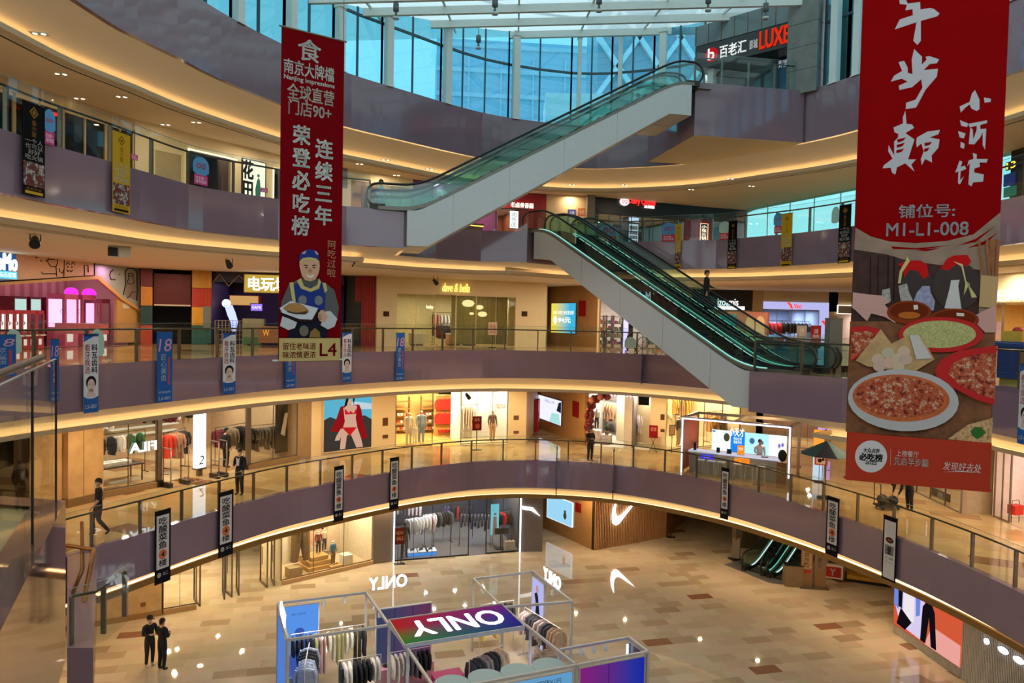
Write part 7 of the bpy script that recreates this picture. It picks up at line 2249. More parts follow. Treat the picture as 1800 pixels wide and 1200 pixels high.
# right hand glass shops
W2S = [(17.2, 39.5), (16.6, 31.0)]
Cj = Bay(W2S[0], W2S[1], FL[2], CE[2])
t, w, h = board(Ci, 1438, 739, 1466, 772, emis((206, 170, 255), 1.1), 'lit_window', 'lilac lit window panel with dark bars behind the blue parasol', 'window display', v=-0.05)
MB().b(-0.03, 0.03, -0.03, 0, 0, h).b(-w / 2, w / 2, -0.03, 0, h * .45, h * .5).build('bar', BLACK, t)
slabwall(Cj, 0, Cj.L, FL[2], CE[2] + 0.1, BEIGE)
Ck = Bay((16.6, 31.0), (16.4, 26.7), FL[2], CE[2])
room(Ck, 0, Ck.L, 5, CE[2] - 0.2, mat((176, 156, 130), 0.6), F2M, 130, (1, 0.92, 0.8))
panes(Ck, 0, Ck.L, FL[2], CE[2] - 0.05, 4)
t, w, h = board(Ck, 1637, 862, 1668, 890, mat((30, 30, 34), 0.5), 'photo_poster', 'dark photo panel with a grey figure behind the curved glass front', 'poster', v=0.5)
shape(t, [[(-w * .3, 0), (-w * .1, h * .9), (w * .15, h * .9), (w * .3, 0)]], flat((120, 124, 130)), 0, 0.004, 'printed_figure')
t = thing('display_table', 'long black display counter behind the glass front under the huge banner', 'counter', Ck.P(Ck.L * .72, 1.5, F0), Ck.rz)
MB().b(-1.2, 1.2, 0, 0.8, 0.1, 0.95).build('body', BLACK, t)
MB().b(-1.25, 1.25, -0.05, 0.85, 0.95, 1.0).build('top', mat((40, 38, 36), 0.3), t)
Cl = Bay((17.4, 26.4), (17.4, 14.0), FL[2], CE[2])
room(Cl, 0, Cl.L, 5, CE[2] - 0.2, mat((236, 206, 196), 0.6), F2M, 420, (1, 0.95, 0.9))
panes(Cl, 0, at(Cl, 1774, 0, 850), FL[2], CE[2] - 0.05, 2)
for k in range(2):
 t = thing('display_shelf', ['open shelf with books and goods at the right photo edge', 'second open shelf with goods deeper at the right photo edge'][k], 'shelf', Cl.P(at(Cl, 1788 + 10 * k, 1.0, 830), 1.2 + 1.3 * k, F0), Cl.rz)
 mb = MB()
 for q in range(5): mb.b(-0.45, 0.45, 0, 0.35, 0.1 + 0.4 * q, 0.13 + 0.4 * q)
 mb.b(-0.47, -0.44, 0, 0.35, 0, 2.0).b(0.44, 0.47, 0, 0.35, 0, 2.0).build('frame', mat((60, 44, 36), 0.5), t)
 for q in range(16): MB().b(-0.4 + 0.2 * (q % 4), -0.26 + 0.2 * (q % 4), 0.02, 0.26, 0.13 + 0.4 * (q // 4), 0.35 + 0.4 * (q // 4)).build('boxed_goods', mat(((206, 170, 110), (220, 210, 190), (150, 70, 60), (90, 110, 130))[(q * 3 + k) % 4], 0.6, var=0), t)
p = onz(1784, 918, FL[2])
t = thing('red_basket', 'bright red shopping basket trolley at the right photo edge', 'basket', (p.x, p.y, FL[2]), 0.3)
MB().prism([(-0.2, -0.15), (0.2, -0.15), (0.2, 0.15), (-0.2, 0.15)], 0.3, 0.62).build('basket', mat((190, 40, 26), 0.5), t)
MB().tube([(-0.18, 0, 0.3), (-0.18, 0, 0), (0.18, 0, 0), (0.18, 0, 0.3)], 0.015, 6).build('stand', BLACK, t)
MB().tube([(-0.19, 0, 0.62), (-0.15, 0, 0.78), (0.15, 0, 0.78), (0.19, 0, 0.62)], 0.012, 6).build('handle', BLACK, t)
# ------------------------------------------------------------------ phone kiosk
ka, kb = Vector((7.75, 33.05)), Vector((11.7, 30.75))
K = Bay(ka, kb, FL[2], FL[2] + 2.45)
FRM = mat((150, 140, 124), 0.4, 0.4)
t = thing('phone_kiosk_frame', 'open kiosk frame outlined by a white light strip on the second storey', 'kiosk', K.P(0, 0), K.rz)
Dk, Hk = 2.3, 2.45
for x, y in ((0, 0), (K.L, 0), (0, Dk), (K.L, Dk)): MB().b(x - 0.06, x + 0.06, y - 0.06, y + 0.06, 0, Hk).build('post', FRM, t)
for a, b in (((0, 0), (K.L, 0)), ((0, Dk), (K.L, Dk)), ((0, 0), (0, Dk)), ((K.L, 0), (K.L, Dk)), ((K.L / 2, 0), (K.L / 2, Dk))): MB().bar((a[0], a[1], Hk), (b[0], b[1], Hk), 0.12, 0.12).build('beam', FRM, t)
mb = MB().b(-0.03, 0.03, -0.09, -0.06, 0, Hk).b(K.L - 0.03, K.L + 0.03, -0.09, -0.06, 0.3, Hk).b(0, K.L, -0.09, -0.06, Hk - 0.05, Hk + 0.01)
mb.build('light_strip', emis((236, 228, 255), 2.4), t)
MB().b(0.02, 0.05, 0.1, Dk - 0.1, 0.1, Hk - 0.1).build('side_panel', mat((206, 110, 84), 0.6), t)
t = thing('kiosk_backwall', 'row of bright blue and white advert panels at the back of the phone kiosk', 'display wall', K.P(0, Dk - 0.3), K.rz)
for k, (a, b, c) in enumerate(((.17, .36, (226, 246, 246)), (.36, .5, (30, 120, 216)), (.5, .73, (170, 226, 246)), (.73, .9, (240, 246, 252)))):
 MB().b(K.L * a, K.L * b - 0.02, 0, 0.08, 0.8, 1.75).build('lit_panel', emis(c, 1.3), t)
letters(t, '移动公司\n智能手机', K.L * .39, K.L * .47, 1.2, 1.5, emis((240, 250, 255), 1.5), 0, 0.004)
shape(t, [circ(K.L * .32, 1.45, 0.14, 12, 0.2)], emis((96, 96, 70), 0.6), 0, 0.004, 'printed_leaf')
shape(t, [circ(K.L * .57, 1.4, 0.12, 12, 0.14), circ(K.L * .66, 1.35, 0.1, 12)], emis((80, 130, 170), 0.8), 0, 0.004, 'printed_people')
shape(t, [circ(K.L * .83, 1.3, 0.06, 12, 0.1), circ(K.L * .86, 1.35, 0.06, 12, 0.1)], emis((150, 130, 220), 0.8), 0, 0.004, 'printed_phones')
shape(t, [[(K.L * .175, 1.65), (K.L * .205, 1.65), (K.L * .205, 1.72), (K.L * .175, 1.72)]], emis((40, 130, 206), 0.9), 0, 0.004, 'printed_logo')
t = thing('service_counter', 'long pale counter with white top along the front of the phone kiosk', 'counter', K.P(0.2, 0.35), K.rz)
Lc = K.L * .88
MB().b(0, Lc, 0.1, 0.55, 0, 0.9).build('body', mat((176, 170, 160), 0.5), t)
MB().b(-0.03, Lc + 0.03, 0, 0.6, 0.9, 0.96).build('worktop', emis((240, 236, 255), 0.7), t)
MB().b(Lc * .13, Lc * .27, 0.05, 0.1, 0.66, 0.82).build('blue_panel', emis((60, 50, 255), 1.2), t)
letters(t, '办业务', Lc * .17, Lc * .23, 0.70, 0.79, emis((240, 240, 255), 1.4), 0.05, 0.004)
MB().b(Lc * .5, Lc * .66, 0.05, 0.1, 0.62, 0.84).build('orange_panel', emis((255, 140, 30), 1.1), t)
t = thing('desk_sign', 'orange upright sign on the phone kiosk counter', 'sign', K.P(0.2 + Lc * .56, 0.5, FL[2] + 0.96), K.rz)
MB().b(-0.14, 0.14, 0, 0.03, 0.03, 0.42).build('panel', emis((255, 140, 30), 1.1), t)
letters(t, '宽带', -0.1, 0.1, 0.2, 0.34, emis((255, 236, 200), 1.3), 0, 0.004)
MB().b(-0.15, 0.15, -0.04, 0.08, 0, 0.03).build('base', WHITE, t)
for k, (f, wd, hg) in enumerate(((.04, 0.12, 0.34), (.3, 0.14, 0.22), (.42, 0.2, 0.2), (.8, 0.3, 0.05))):
 t = thing('counter_device', ['dark tilted display device at the left end of the kiosk counter', 'small dark device right of the blue panel on the kiosk counter', 'dark screen beside the orange sign on the kiosk counter', 'flat white tray at the right end of the kiosk counter'][k], 'device', K.P(0.25 + Lc * f, 0.55, FL[2] + 0.96), K.rz)
 MB().b(-wd / 2, wd / 2, 0.0, 0.04, 0.02, hg).build('screen', mat((26, 30, 36) if k < 3 else (220, 224, 230), 0.25), t)
 MB().b(-wd / 2, wd / 2, -0.06, 0.08, 0, 0.02).build('base', DSTEEL, t)
st = None
for k, f in enumerate((.15, .27, .38, .56, .68, .8)):
 lab = 'white stool in front of the phone kiosk, %s from the left' % ('first', 'second', 'third', 'fourth', 'fifth', 'sixth')[k]
 if st is None:
  st = thing('bar_stool', lab, 'stool', K.P(0.2 + Lc * f, 0.1), K.rz, 'stools along the phone kiosk')
  MB().b(-0.17, 0.17, -0.15, 0.15, 0.6, 0.65).build('seat', mat((220, 220, 218), 0.4), st)
  for a, b in ((-1, -1), (1, -1), (1, 1), (-1, 1)): MB().tube([(a * 0.13, b * 0.11, 0.6), (a * 0.18, b * 0.16, 0)], 0.014, 6).build('leg', mat((206, 206, 204), 0.4), st)
 else:
  copy_tree(st, K.P(0.2 + Lc * f, 0.1), K.rz, lab)
letter_sign(K, 1282, 752, 1308, 767, '小天才', emis((235, 245, 255), 2.0), 'white lit hanging logo letters in the middle of the phone kiosk', v=1.2)
t = thing('headset_stand', 'black round headset display on a pale stand at the right end of the kiosk', 'display stand', K.P(K.L * .93, 0.0), K.rz)
MB().b(-0.2, 0.2, 0.1, 0.5, 0, 0.9).build('wooden_box', mat((150, 104, 60), 0.5), t)
MB().ell((0.02, 0.1, 1.2), (0.18, 0.06, 0.26)).build('round_display', BLACK, t)
MB().tube([(0.02, 0.1, 0.9), (0.02, 0.1, 1.0)], 0.03, 8).build('stem', STEEL, t)
p = onz(1442, 848, FL[2])
t = thing('poster_stand', 'red and white poster stand right of the phone kiosk', 'poster stand', (p.x, p.y, FL[2]), -0.4)
MB().b(-0.26, 0.26, 0, 0.02, 0.75, 1.45).build('poster', flat((200, 70, 50)), t)
MB().b(-0.2, 0.2, -0.004, 0, 0.8, 1.15).build('printed_photo', flat((216, 190, 180)), t)
shape(t, [circ(-0.05, 0.95, 0.09, 10), circ(0.08, 1.0, 0.06, 10)], flat((50, 36, 34)), -0.004, 0.003, 'printed_heads')
mb = MB().tube([(-0.06, 0.01, 0), (-0.06, 0.01, 0.75)], 0.014, 6).tube([(0.06, 0.01, 0), (0.06, 0.01, 0.75)], 0.014, 6)
mb.build('pole', BLACK, t)
MB().b(-0.25, 0.25, -0.15, 0.15, 0, 0.02).build('base', BLACK, t)
p = ony(1452, 812, 28.6)
t = thing('parasol', 'dark blue and teal market parasol left of the huge banner', 'parasol', (p.x, p.y, FL[2]), 0)
mb = MB(); mt = MB()
for k in range(8):
 a, b = PI / 4 * k, PI / 4 * (k + 1)
 (mb if k % 2 else mt).add([(math.cos(a), math.sin(a), 1.72), (math.cos(b), math.sin(b), 1.72), (0, 0, 2.25)], [(0, 1, 2)])
mb.build('canopy', mat((20, 40, 70), 0.7), t); mt.build('teal_canopy_panels', mat((20, 96, 110), 0.7), t)
MB().tube([(0, 0, 0), (0, 0, 2.25)], 0.025, 8).build('pole', STEEL, t)
MB().lathe([(0.3, 0), (0.3, 0.06), (0.05, 0.1)], n=14).build('base', DSTEEL, t)
t = thing('light_column', 'orange and white lit column beside the phone kiosk', 'light box', K.P(K.L + 0.9, 1.6), K.rz)
MB().b(-0.2, 0.2, 0, 0.2, 1.1, 2.2).build('orange_panel', emis((255, 160, 60), 1.1), t)
MB().b(-0.2, 0.2, 0, 0.2, 0.05, 1.1).build('white_panel', emis((206, 226, 240), 0.9), t)
MB().b(-0.22, 0.22, -0.02, 0.22, 0, 0.05).build('base', STEEL, t)
# ------------------------------------------------------------------ ground storey
W1 = L([(150, 1112), (180, 1098), (243, 1099), (345, 1070), (495, 1028), (655, 991), (690, 987), (915, 969), (953, 969)], 0)
G0 = 0.013
def wb(i, j):
 return Bay(W1[i], W1[j], 0, CE[1])
Da = wb(1, 3)
slabwall(Da, -1.5, at(Da, 284, 0, 1080), 0, CE[1] + .1, STONE)
slabwall(Da, -1.5, at(Da, 284, 0, 1080), 0, 0.2, mat((150, 112, 66), 0.4), -0.06, 0.0, 'baseboard_left')
board(Da, 247, 1059, 256, 1066, flat((120, 90, 50)), 'wall_sign', 'small brown sign on the honey stone wall of the ground storey', 'sign', v=-0.03)
u = at(Da, 287, 0, 1060)
Db = wb(3, 4)
room(Da, u, Da.L, 6, CE[1], mat((226, 196, 140), 0.5), None, 150, (1, 0.8, 0.5), sides=(True, False))
room(Db, 0, Db.L, 6, CE[1], mat((216, 180, 126), 0.5), None, 190, (1, 0.82, 0.52), sides=(False, False), nl=2)
panes(Da, u, Da.L, 0.2, CE[1] - 0.05, 2)
slabwall(Da, u, Da.L, 0, 0.2, mat((176, 140, 92), 0.4), -0.05, 0.1)
for k, px in enumerate((352, 395, 408, 420, 470, 482)):
 t = thing('glass_door', 'tall glass door leaf with steel edges, %s of the open row on the ground storey' % ('first', 'second', 'third', 'fourth', 'fifth', 'last')[k], 'door', Db.P(at(Db, px, 0.1, 1020), 0.1), Db.rz + (1.2 if k % 2 else 1.4), 'open glass doors of the ground storey')
 MB().b(0.03, 0.87, -0.006, 0.006, 0.1, 2.6).build('glass_pane', SHOPG, t)
 MB().b(0, 0.04, -0.03, 0.03, 0.02, 2.65).b(0.86, 0.9, -0.03, 0.03, 0.02, 2.65).b(0, 0.9, -0.03, 0.03, 0.02, 0.1).b(0, 0.9, -0.03, 0.03, 2.6, 2.65).build('frame', STEEL, t)
 MB().tube([(0.8, -0.05, 0.8), (0.8, -0.05, 1.6)], 0.015, 6).build('handle', DSTEEL, t)
# children fashion window
Dc = wb(4, 5)
room(Dc, 0, Dc.L, 2.4, CE[1], mat((236, 216, 180), 0.6), mat((216, 190, 150), 0.4), 260, (1, 0.88, 0.66), nl=2)
slabwall(Dc, 0, Dc.L, 0, 0.18, mat((196, 160, 110), 0.4), -0.06, 0.1)
panes(Dc, 0, Dc.L, 0.18, CE[1] - 0.04, 3)
t = thing('photo_mural', 'large photo panel with a cap wearing face at the back of the ground storey window', 'poster', Dc.P(Dc.L * .60, 2.3, 0), Dc.rz)
MB().b(-1.3, 1.3, 0, 0.05, 0.3, 3.0).build('panel', mat((226, 196, 160), 0.7), t)
shape(t, [circ(0.1, 1.35, 0.55, 20, 0.75)], flat((216, 166, 130)), 0, 0.004, 'printed_face')
shape(t, [[(-0.9, 1.95), (-0.4, 2.6), (0.3, 2.75), (0.75, 2.2), (0.75, 1.75), (0.1, 1.85), (-0.5, 1.75)]], mat((196, 150, 110), 0.8, var=.2), -0.004, 0.004, 'printed_cap')
shape(t, [circ(-0.1, 1.45, 0.07, 10, 0.04), circ(0.35, 1.45, 0.07, 10, 0.04)], flat((60, 40, 30)), -0.006, 0.004, 'printed_eyes')
shape(t, [circ(0.13, 0.98, 0.13, 10, 0.04)], flat((176, 90, 80)), -0.006, 0.004, 'printed_mouth')
t = thing('hanging_overalls', 'giant olive quilted trousers hanging in the ground storey window', 'trousers', Dc.P(at(Dc, 528, 1.0, 970), 1.0, G0), Dc.rz)
mb = MB()
for s in (-1, 1): mb.tube([(s * .2, 0, 2.0), (s * .24, 0, 1.2), (s * .3, 0, 0.55)], [.24, .22, .17], 12)
mb.build('trouser_legs', mat((120, 96, 56), 0.8, var=.2, scale=9), t)
MB().lathe([(.36, 1.9), (.36, 2.5), (.3, 2.55)], n=14, sy=.5).build('waist', mat((150, 110, 60), 0.8, var=.2, scale=9), t)
MB().tube([(0, 0, 2.5), (0, 0, 3.1)], 0.01, 5).build('cord', DSTEEL, t)
t = thing('display_steps', 'stacked wooden display steps in the ground storey window', 'display stand', Dc.P(at(Dc, 565, 0.9, 1000), 0.7, G0), Dc.rz)
for k in range(3): MB().b(-0.75 + .12 * k, 0.75 - .2 * k, 0.1 * k, 1.1, 0.2 * k, 0.2 * k + 0.18).build('step', mat((206, 160, 90), 0.5), t)
for k, (px, v, z, hh, c, d, lb) in enumerate(((562, 1.2, 0.6, 1.15, (120, 50, 40), (30, 30, 34), 'child mannequin in a dark red top on the wooden display steps'), (572, 1.4, 0.6, 1.15, (216, 190, 150), (60, 50, 44), 'child mannequin in a cream coat on the wooden display steps'),
          (588, 0.7, 0.12, 1.2, (60, 110, 140), (110, 84, 50), 'child mannequin in a blue hooded jacket on a low wooden block'))):
 mannequin(Dc, px, v, hh, c, d, lb, 0.2 * k - .2, group='child mannequins on the display steps', z=G0 + z)
for k, (px, z, w, c) in enumerate(((588, .12, .3, (206, 160, 90)), (608, .5, .22, (236, 226, 206)), (516, .45, .3, (176, 150, 110)))):
 t = thing('display_block', ['low wooden block under the blue jacketed mannequin', 'small white sign block right of the blue jacketed mannequin', 'grey beige box at the left of the ground storey window'][k], 'display stand', Dc.P(at(Dc, px, .7, 1000), .7, G0), Dc.rz)
 MB().b(-w, w, -.25, .25, 0.01, z).build('body', mat(c, .5), t)
 MB().b(-w * .9, w * .9, -.22, .22, 0, 0.01).build('foot', DSTEEL, t)
slabwall(wb(5, 6), 0, wb(5, 6).L, 0, CE[1] + .1, mat((110, 100, 92), 0.45))
# sports brand shop
Dd = wb(6, 7)
room(Dd, 0, Dd.L, 6, CE[1], mat((62, 62, 70), 0.6), mat((110, 106, 106), 0.15), 430, (0.92, 0.95, 1.0), nl=2)
MB()
solid(MB().b(-.03, .03, -.05, 0, 0, CE[1]), 'light_strip', emis((240, 246, 255), 3), 'upright white light strip at the left edge of the ground storey sports shop', 'light strip', Dd.P(0.05, -0.02), Dd.rz)
solid(MB().b(-.03, .03, -.05, 0, 0, CE[1]), 'light_strip', emis((240, 246, 255), 3), 'upright white light strip at the right edge of the ground storey sports shop', 'light strip', Dd.P(Dd.L - .05, -0.02), Dd.rz)
panes(Dd, 0.1, Dd.L * .58, 0.02, CE[1], 4, frame=BLACK)
panes(Dd, Dd.L * .72, Dd.L - .1, 0.02, CE[1], 2, frame=BLACK)
for k, (px, v, n, pal, lb) in enumerate(((738, 1.6, 8, [((236, 200, 210), 'pale pink'), ((236, 236, 240), 'white')], 'middle left'), (805, 3.2, 9, [((20, 20, 24), 'black'), ((20, 20, 24), 'black'), ((176, 30, 40), 'red'), ((80, 60, 120), 'violet')], 'centre'), (888, 1.6, 9, [((216, 20, 30), 'bright red'), ((236, 120, 150), 'pink'), ((30, 30, 34), 'black')], 'right'), (716, 4.5, 8, PAL_BRIGHT, 'far left'), (770, 2.2, 10, [((26, 26, 30), 'black'), ((226, 226, 230), 'white'), ((90, 90, 100), 'grey')], 'middle'), (835, 1.5, 9, [((24, 24, 28), 'black'), ((70, 70, 80), 'dark grey'), ((176, 30, 40), 'red')], 'middle right'), (905, 3.6, 8, [((226, 40, 50), 'scarlet'), ((236, 236, 238), 'white')], 'far right'))):
 rack('clothes rack at the %s of the ground storey sports shop' % lb, Dd.P(at(Dd, px, v, 930), v, G0), Dd.rz + (-1) ** k * .3, 1.6, 1.75, picks(n, pal, ['jacket', 'shirt'], 40 + k), 'garments at the %s of the ground storey sports shop' % lb, 'at the %s of the ground storey sports shop' % lb)
for k, px in enumerate((725, 742, 757)):
 t = thing('lit_podium', ['blue lit podium at the front of the ground storey sports shop, left one', 'blue lit podium at the front of the sports shop, middle one', 'blue lit podium at the front of the sports shop, right one'][k], 'display stand', Dd.P(at(Dd, px, .8, 970), .8, G0), Dd.rz, 'blue lit podiums')
 MB().b(-.25, .25, -.3, .3, 0, .16).build('lit_base', emis((60, 140, 230), 1.0), t)
 MB().b(-.27, .27, -.32, .32, .16, .2).build('top', mat((206, 220, 240), .3), t)
mannequin(Dd, 714, .6, 1.8, (30, 30, 34), (20, 20, 24), 'dark mannequin behind the left pane of the ground storey sports shop', 0.2, skin=(40, 40, 44), z=G0)
for k, (px, z) in enumerate(((733, .2), (745, .2), (756, .2))):
 t = thing('sneaker', 'dark sports shoe on the %s blue lit podium' % ('left', 'middle', 'right')[k], 'shoe', Dd.P(at(Dd, 725 + 16 * k, .8, 970), .8, G0 + z), Dd.rz + .5)
 MB().prism([(-.14, -.05), (.12, -.05), (.17, 0), (.12, .05), (-.14, .05)], 0, .03).build('sole', WHITE, t)
 MB().ell((-.02, 0, .07), (.14, .05, .055), 10, 6).build('upper', mat((40, 40, 60), .5), t)
t = thing('poster_stand', 'brown poster stand by the left light strip of the sports shop', 'poster stand', Dd.P(at(Dd, 702, -.4, 980), -.4, 0), Dd.rz)
MB().b(-.24, .24, 0, .02, .95, 1.75).build('poster', flat((96, 44, 34)), t)
letters(t, 'NEW\n SALE', -.18, .18, 1.15, 1.6, flat((216, 150, 110)), 0, .003)
MB().tube([(-.08, .01, 0), (-.08, .01, .95)], .014, 6).tube([(.08, .01, 0), (.08, .01, .95)], .014, 6).build('pole', BLACK, t)
MB().b(-.25, .25, -.15, .15, 0, .02).build('base', BLACK, t)
t, w, h = board(Dd, 863, 886, 877, 940, emis((120, 206, 226), .9), 'light_box', 'tall cyan lit panel with a person in the sports shop', 'sign', v=.6)
shape(t, [[(-w * .3, 0), (-w * .2, h * .6), (w * .2, h * .6), (w * .3, 0)], circ(0, h * .68, w * .16, 10)], flat((226, 190, 190)), 0, .004, 'printed_figure')
t = thing('dark_bench', 'black display bench with a grey bag at the right of the sports shop', 'bench', Dd.P(at(Dd, 880, .7, 960), .7, G0), Dd.rz)
MB().b(-.35, .35, -.2, .2, .8, 1.1).build('seat_box', BLACK, t)
MB().b(-.03, .03, -.03, .03, 0, .8).build('post', BLACK, t)
MB().b(-.3, .3, -.2, .2, 0, .04).build('base', BLACK, t)
t = thing('travel_bag', 'pale grey bag standing below the black display bench', 'bag', Dd.P(at(Dd, 893, .5, 965), .25, G0), Dd.rz)
MB().b(-.25, .25, -.14, .14, 0, .5).build('body', mat((170, 160, 150), .7), t)
MB().tube([(-.12, 0, .5), (-.1, 0, .68), (.1, 0, .68), (.12, 0, .5)], .012, 6).build('handle', BLACK, t)
# grey pier with a white tick mark, corridor, slatted wall with the large tick
De = wb(7, 8)
slabwall(De, 0, De.L, 0, CE[1] + .1, mat((116, 106, 100), 0.45))
def tick(B, x0, y0, x1, y1, label, v=-.06, flip=False):
 u0, u1, z0, z1 = B.rect(x0, y0, x1, y1, v)
 w, h = u1 - u0, z1 - z0
 p = [(0.20, 1.0), (0.06, .72), (0.0, .38), (.06, .1), (.2, 0.0), (.36, .04), (1.0, .62), (1.35, .95), (.5, .38), (.3, .33), (.2, .42), (.16, .62)]
 mb = MB(); mb.plate([(w * (a if not flip else 1 - a), h * b) for a, b in p], -.04, .02)
 solid(mb, 'lit_tick_mark', emis((255, 255, 255), 6), label, 'sign', B.P(u0, v, z0), B.rz)
mb = MB(); u0, u1, z0, z1 = De.rect(917, 889, 950, 907, -.06)
mb.plate([(0, z1 - z0), ((u1 - u0) * .6, (z1 - z0) * .85), (u1 - u0, 0), ((u1 - u0) * .5, (z1 - z0) * .55), (0, (z1 - z0) * .7)], -.04, .02)
solid(mb, 'lit_tick_mark', emis((255, 255, 255), 2.2), 'white lit end of a curved mark on the grey pier beside the sports shop', 'sign', De.P(u0, -.06, z0), De.rz)
c0, c1, c2 = onz(953, 926, 0), onz(1044, 967, 0), onz(1171, 943, 0)
Df = Bay(c0, c1, 0, CE[1]); Dg = Bay(c1, c2, 0, CE[1])
slabwall(Df, 0, Df.L, 0, CE[1] + .1, mat((190, 142, 84), 0.45, var=.05))
t, w, h = board(Df, 962, 876, 1006, 917, emis((150, 206, 235), 1.1), 'advert_screen', 'pale blue lit screen with a small robot shaped vase in the ground storey corridor', 'screen', edge=emis((226, 240, 255), 1.2))
shape(t, [circ(w * .22, h * .35, w * .06, 12, h * .16), circ(w * .22, h * .52, w * .04, 10)], flat((140, 130, 100)), 0, .004, 'printed_vase')
board(Df, 1011, 884, 1021, 900, flat((150, 24, 24)), 'wall_poster', 'red poster on the ground storey corridor wall', 'poster', v=-.03)
WOOD = mat((176, 130, 84), 0.5, var=.1)
slabwall(Dg, 0, Dg.L, 0, CE[1] + .1, mat((44, 30, 20), 0.6))
mb = MB(); n = 46
for i in range(n): mb.b(Dg.L * i / n, Dg.L * i / n + Dg.L / n * .5, -.05, 0, 0, CE[1])
struct(mb, 'wall_timber_slats', WOOD, Dg.P(0, 0), Dg.rz)
tick(Dg, 1076, 880, 1108, 921, 'large white lit tick shaped mark on the timber slat wall', v=-.12)
Dh = Bay(c2, (c2.x + 4.0, c2.y + 7.5), 0, CE[1]); slabwall(Dh, 0, Dh.L, 0, CE[1] + .1, mat((120, 84, 48), 0.5))
for k in range(2):
 o = MB().b(-.02, .02, 0, .03, .04, 1.6).b(-.22, .22, -.13, .16, 0, .04)
 if k == 0: solid(o, 'sign_pole', BLACK, 'thin black pole on a flat base at the right end of the timber slat wall', 'pole', (c2.x + .25, c2.y - .1, 0))
# glass wall, screen and slats on the right
W1R = L([(1573, 1112), (1600, 1137), (1640, 1163), (1690, 1192), (1760, 1240), (1840, 1300)], 0)
SCR = Bay(W1R[0], W1R[3], 0, CE[1])
slabwall(SCR, 0, SCR.L + 5, 0, CE[1] + .1, mat((26, 22, 20), 0.5), .05, .25)
t = thing('video_wall', 'large video wall showing a person in a pale jacket against orange', 'screen', SCR.P(0, 0, 0), SCR.rz)
Zb, Zt, Ls = 0.38, 3.05, SCR.L
MB().b(0, Ls, -.08, .04, Zb, Zt).build('screen', emis((226, 96, 60), .85), t)
def vp(pts): return [(a * Ls, Zb + b * (Zt - Zb)) for a, b in pts]
def ve(c, y, pts, nm, s=.9): shape(t, [vp(p) for p in pts], emis(c, s), y, .003, nm)
ve((246, 170, 160), -.08, [[(.5, 0), (.6, .3), (1, .28), (1, 0)]], 'lit_floor')
ve((226, 214, 250), -.084, [[(0.01, 1), (.02, .3), (.12, .05), (.45, .02), (.5, .45), (.44, .85), (.34, 1)]], 'lit_jacket')
ve((120, 140, 230), -.087, [[(.0, 1), (.0, .3), (.08, .25), (.12, 1)], [(.33, 1), (.36, .3), (.42, .35), (.42, .9)]], 'lit_jacket_side')
ve((250, 240, 250), -.09, [[(.15, .95), (.16, .2), (.33, .2), (.33, .95)]], 'lit_shirt')
ve((24, 18, 26), -.094, [[(.06, 1), (.08, .3), (.14, .3), (.15, 1)], [(.44, .02), (.46, .5), (.56, .66), (.64, .5), (.68, .02), (.6, .02), (.56, .4), (.52, .02)], [(.06, .04), (.2, .02), (.3, .18), (.12, .3)]], 'lit_dark_shapes', .7)
mb = MB(); n = 60
for i in range(n): mb.b(Ls * i / n, Ls * (i + .5) / n, -.06, .04, .02, Zb - .02)
mb.build('slatted_base', mat((206, 196, 180), .5), t)
t = thing('slatted_wall', 'pale upright slats on a dark wall right of the video wall', 'wall cladding', SCR.P(Ls + .03, 0, 0), SCR.rz)
mb = MB(); n = 70
for i in range(n): mb.b(4.9 * i / n, 4.9 * (i + .5) / n, -.06, .05, .02, CE[1])
mb.build('slats', mat((216, 206, 192), .5), t)
for k, (px, py) in enumerate(((1729, 1127), (1758, 1143), (1785, 1160))):
 u, z = SCR.px(px, py, -.2)
 tt = thing('wall_lamp', ['round lit lamp on the slatted wall', 'oval lit lamp on the slatted wall, second from the left', 'lit lamp on the slatted wall near the right photo edge'][k], 'lamp', SCR.P(u, -.07, z), SCR.rz)
 MB().plate(circ(0, 0, .1 + .1 * (k > 0), 16, .1), -.05, 0).build('lens', emis((226, 236, 255), 3), tt)
 MB().plate(circ(0, 0, .12 + .1 * (k > 0), 16, .12), 0, .02).build('rim', DSTEEL, tt)
# escalators of the ground storey
_d = Vector((.74, .67)).normalized(); _l = onz(1316, 996, 0); _l = Vector((_l.x, _l.y))
e1 = escalator('left escalator of the ground storey pair, partly under the second storey edge', _l, _l + _d * 10.2, 0.0, FL[2], -1, 0.0, e0=.5, w=1.25)
e2 = escalator('right escalator of the ground storey pair, beside the steel cabinet', _l, _l + _d * 10.2, 0.0, FL[2], -1, 1.3, e0=.5, w=1.25)
for e in (e1, e2): e['group'] = 'escalators of the ground storey'
pl_ = [onz(x, y, 0) for x, y in ((1273, 992), (1300, 984), (1392, 1018), (1374, 1027), (1352, 1024))]
solid(MB().prism([(p.x, p.y) for p in pl_], .002, .016), 'landing_plate', mat((92, 94, 96), .5), 'grey metal landing plate in front of the ground storey escalators', 'floor plate')
p = onz(1293, 983, 0)
t = thing('grey_column', 'slanted grey steel column left of the ground storey escalators', 'pillar', (p.x, p.y, 0), .3)
MB().bar((0, 0, .05), (.2, .25, 1.0), .38, .38).bar((.2, .25, .95), (.2, .25, 3.1), .34, .34).build('shaft', mat((96, 84, 66), .5, .3), t)
MB().b(-.3, .3, -.25, .25, 0, .06).build('foot', DSTEEL, t)
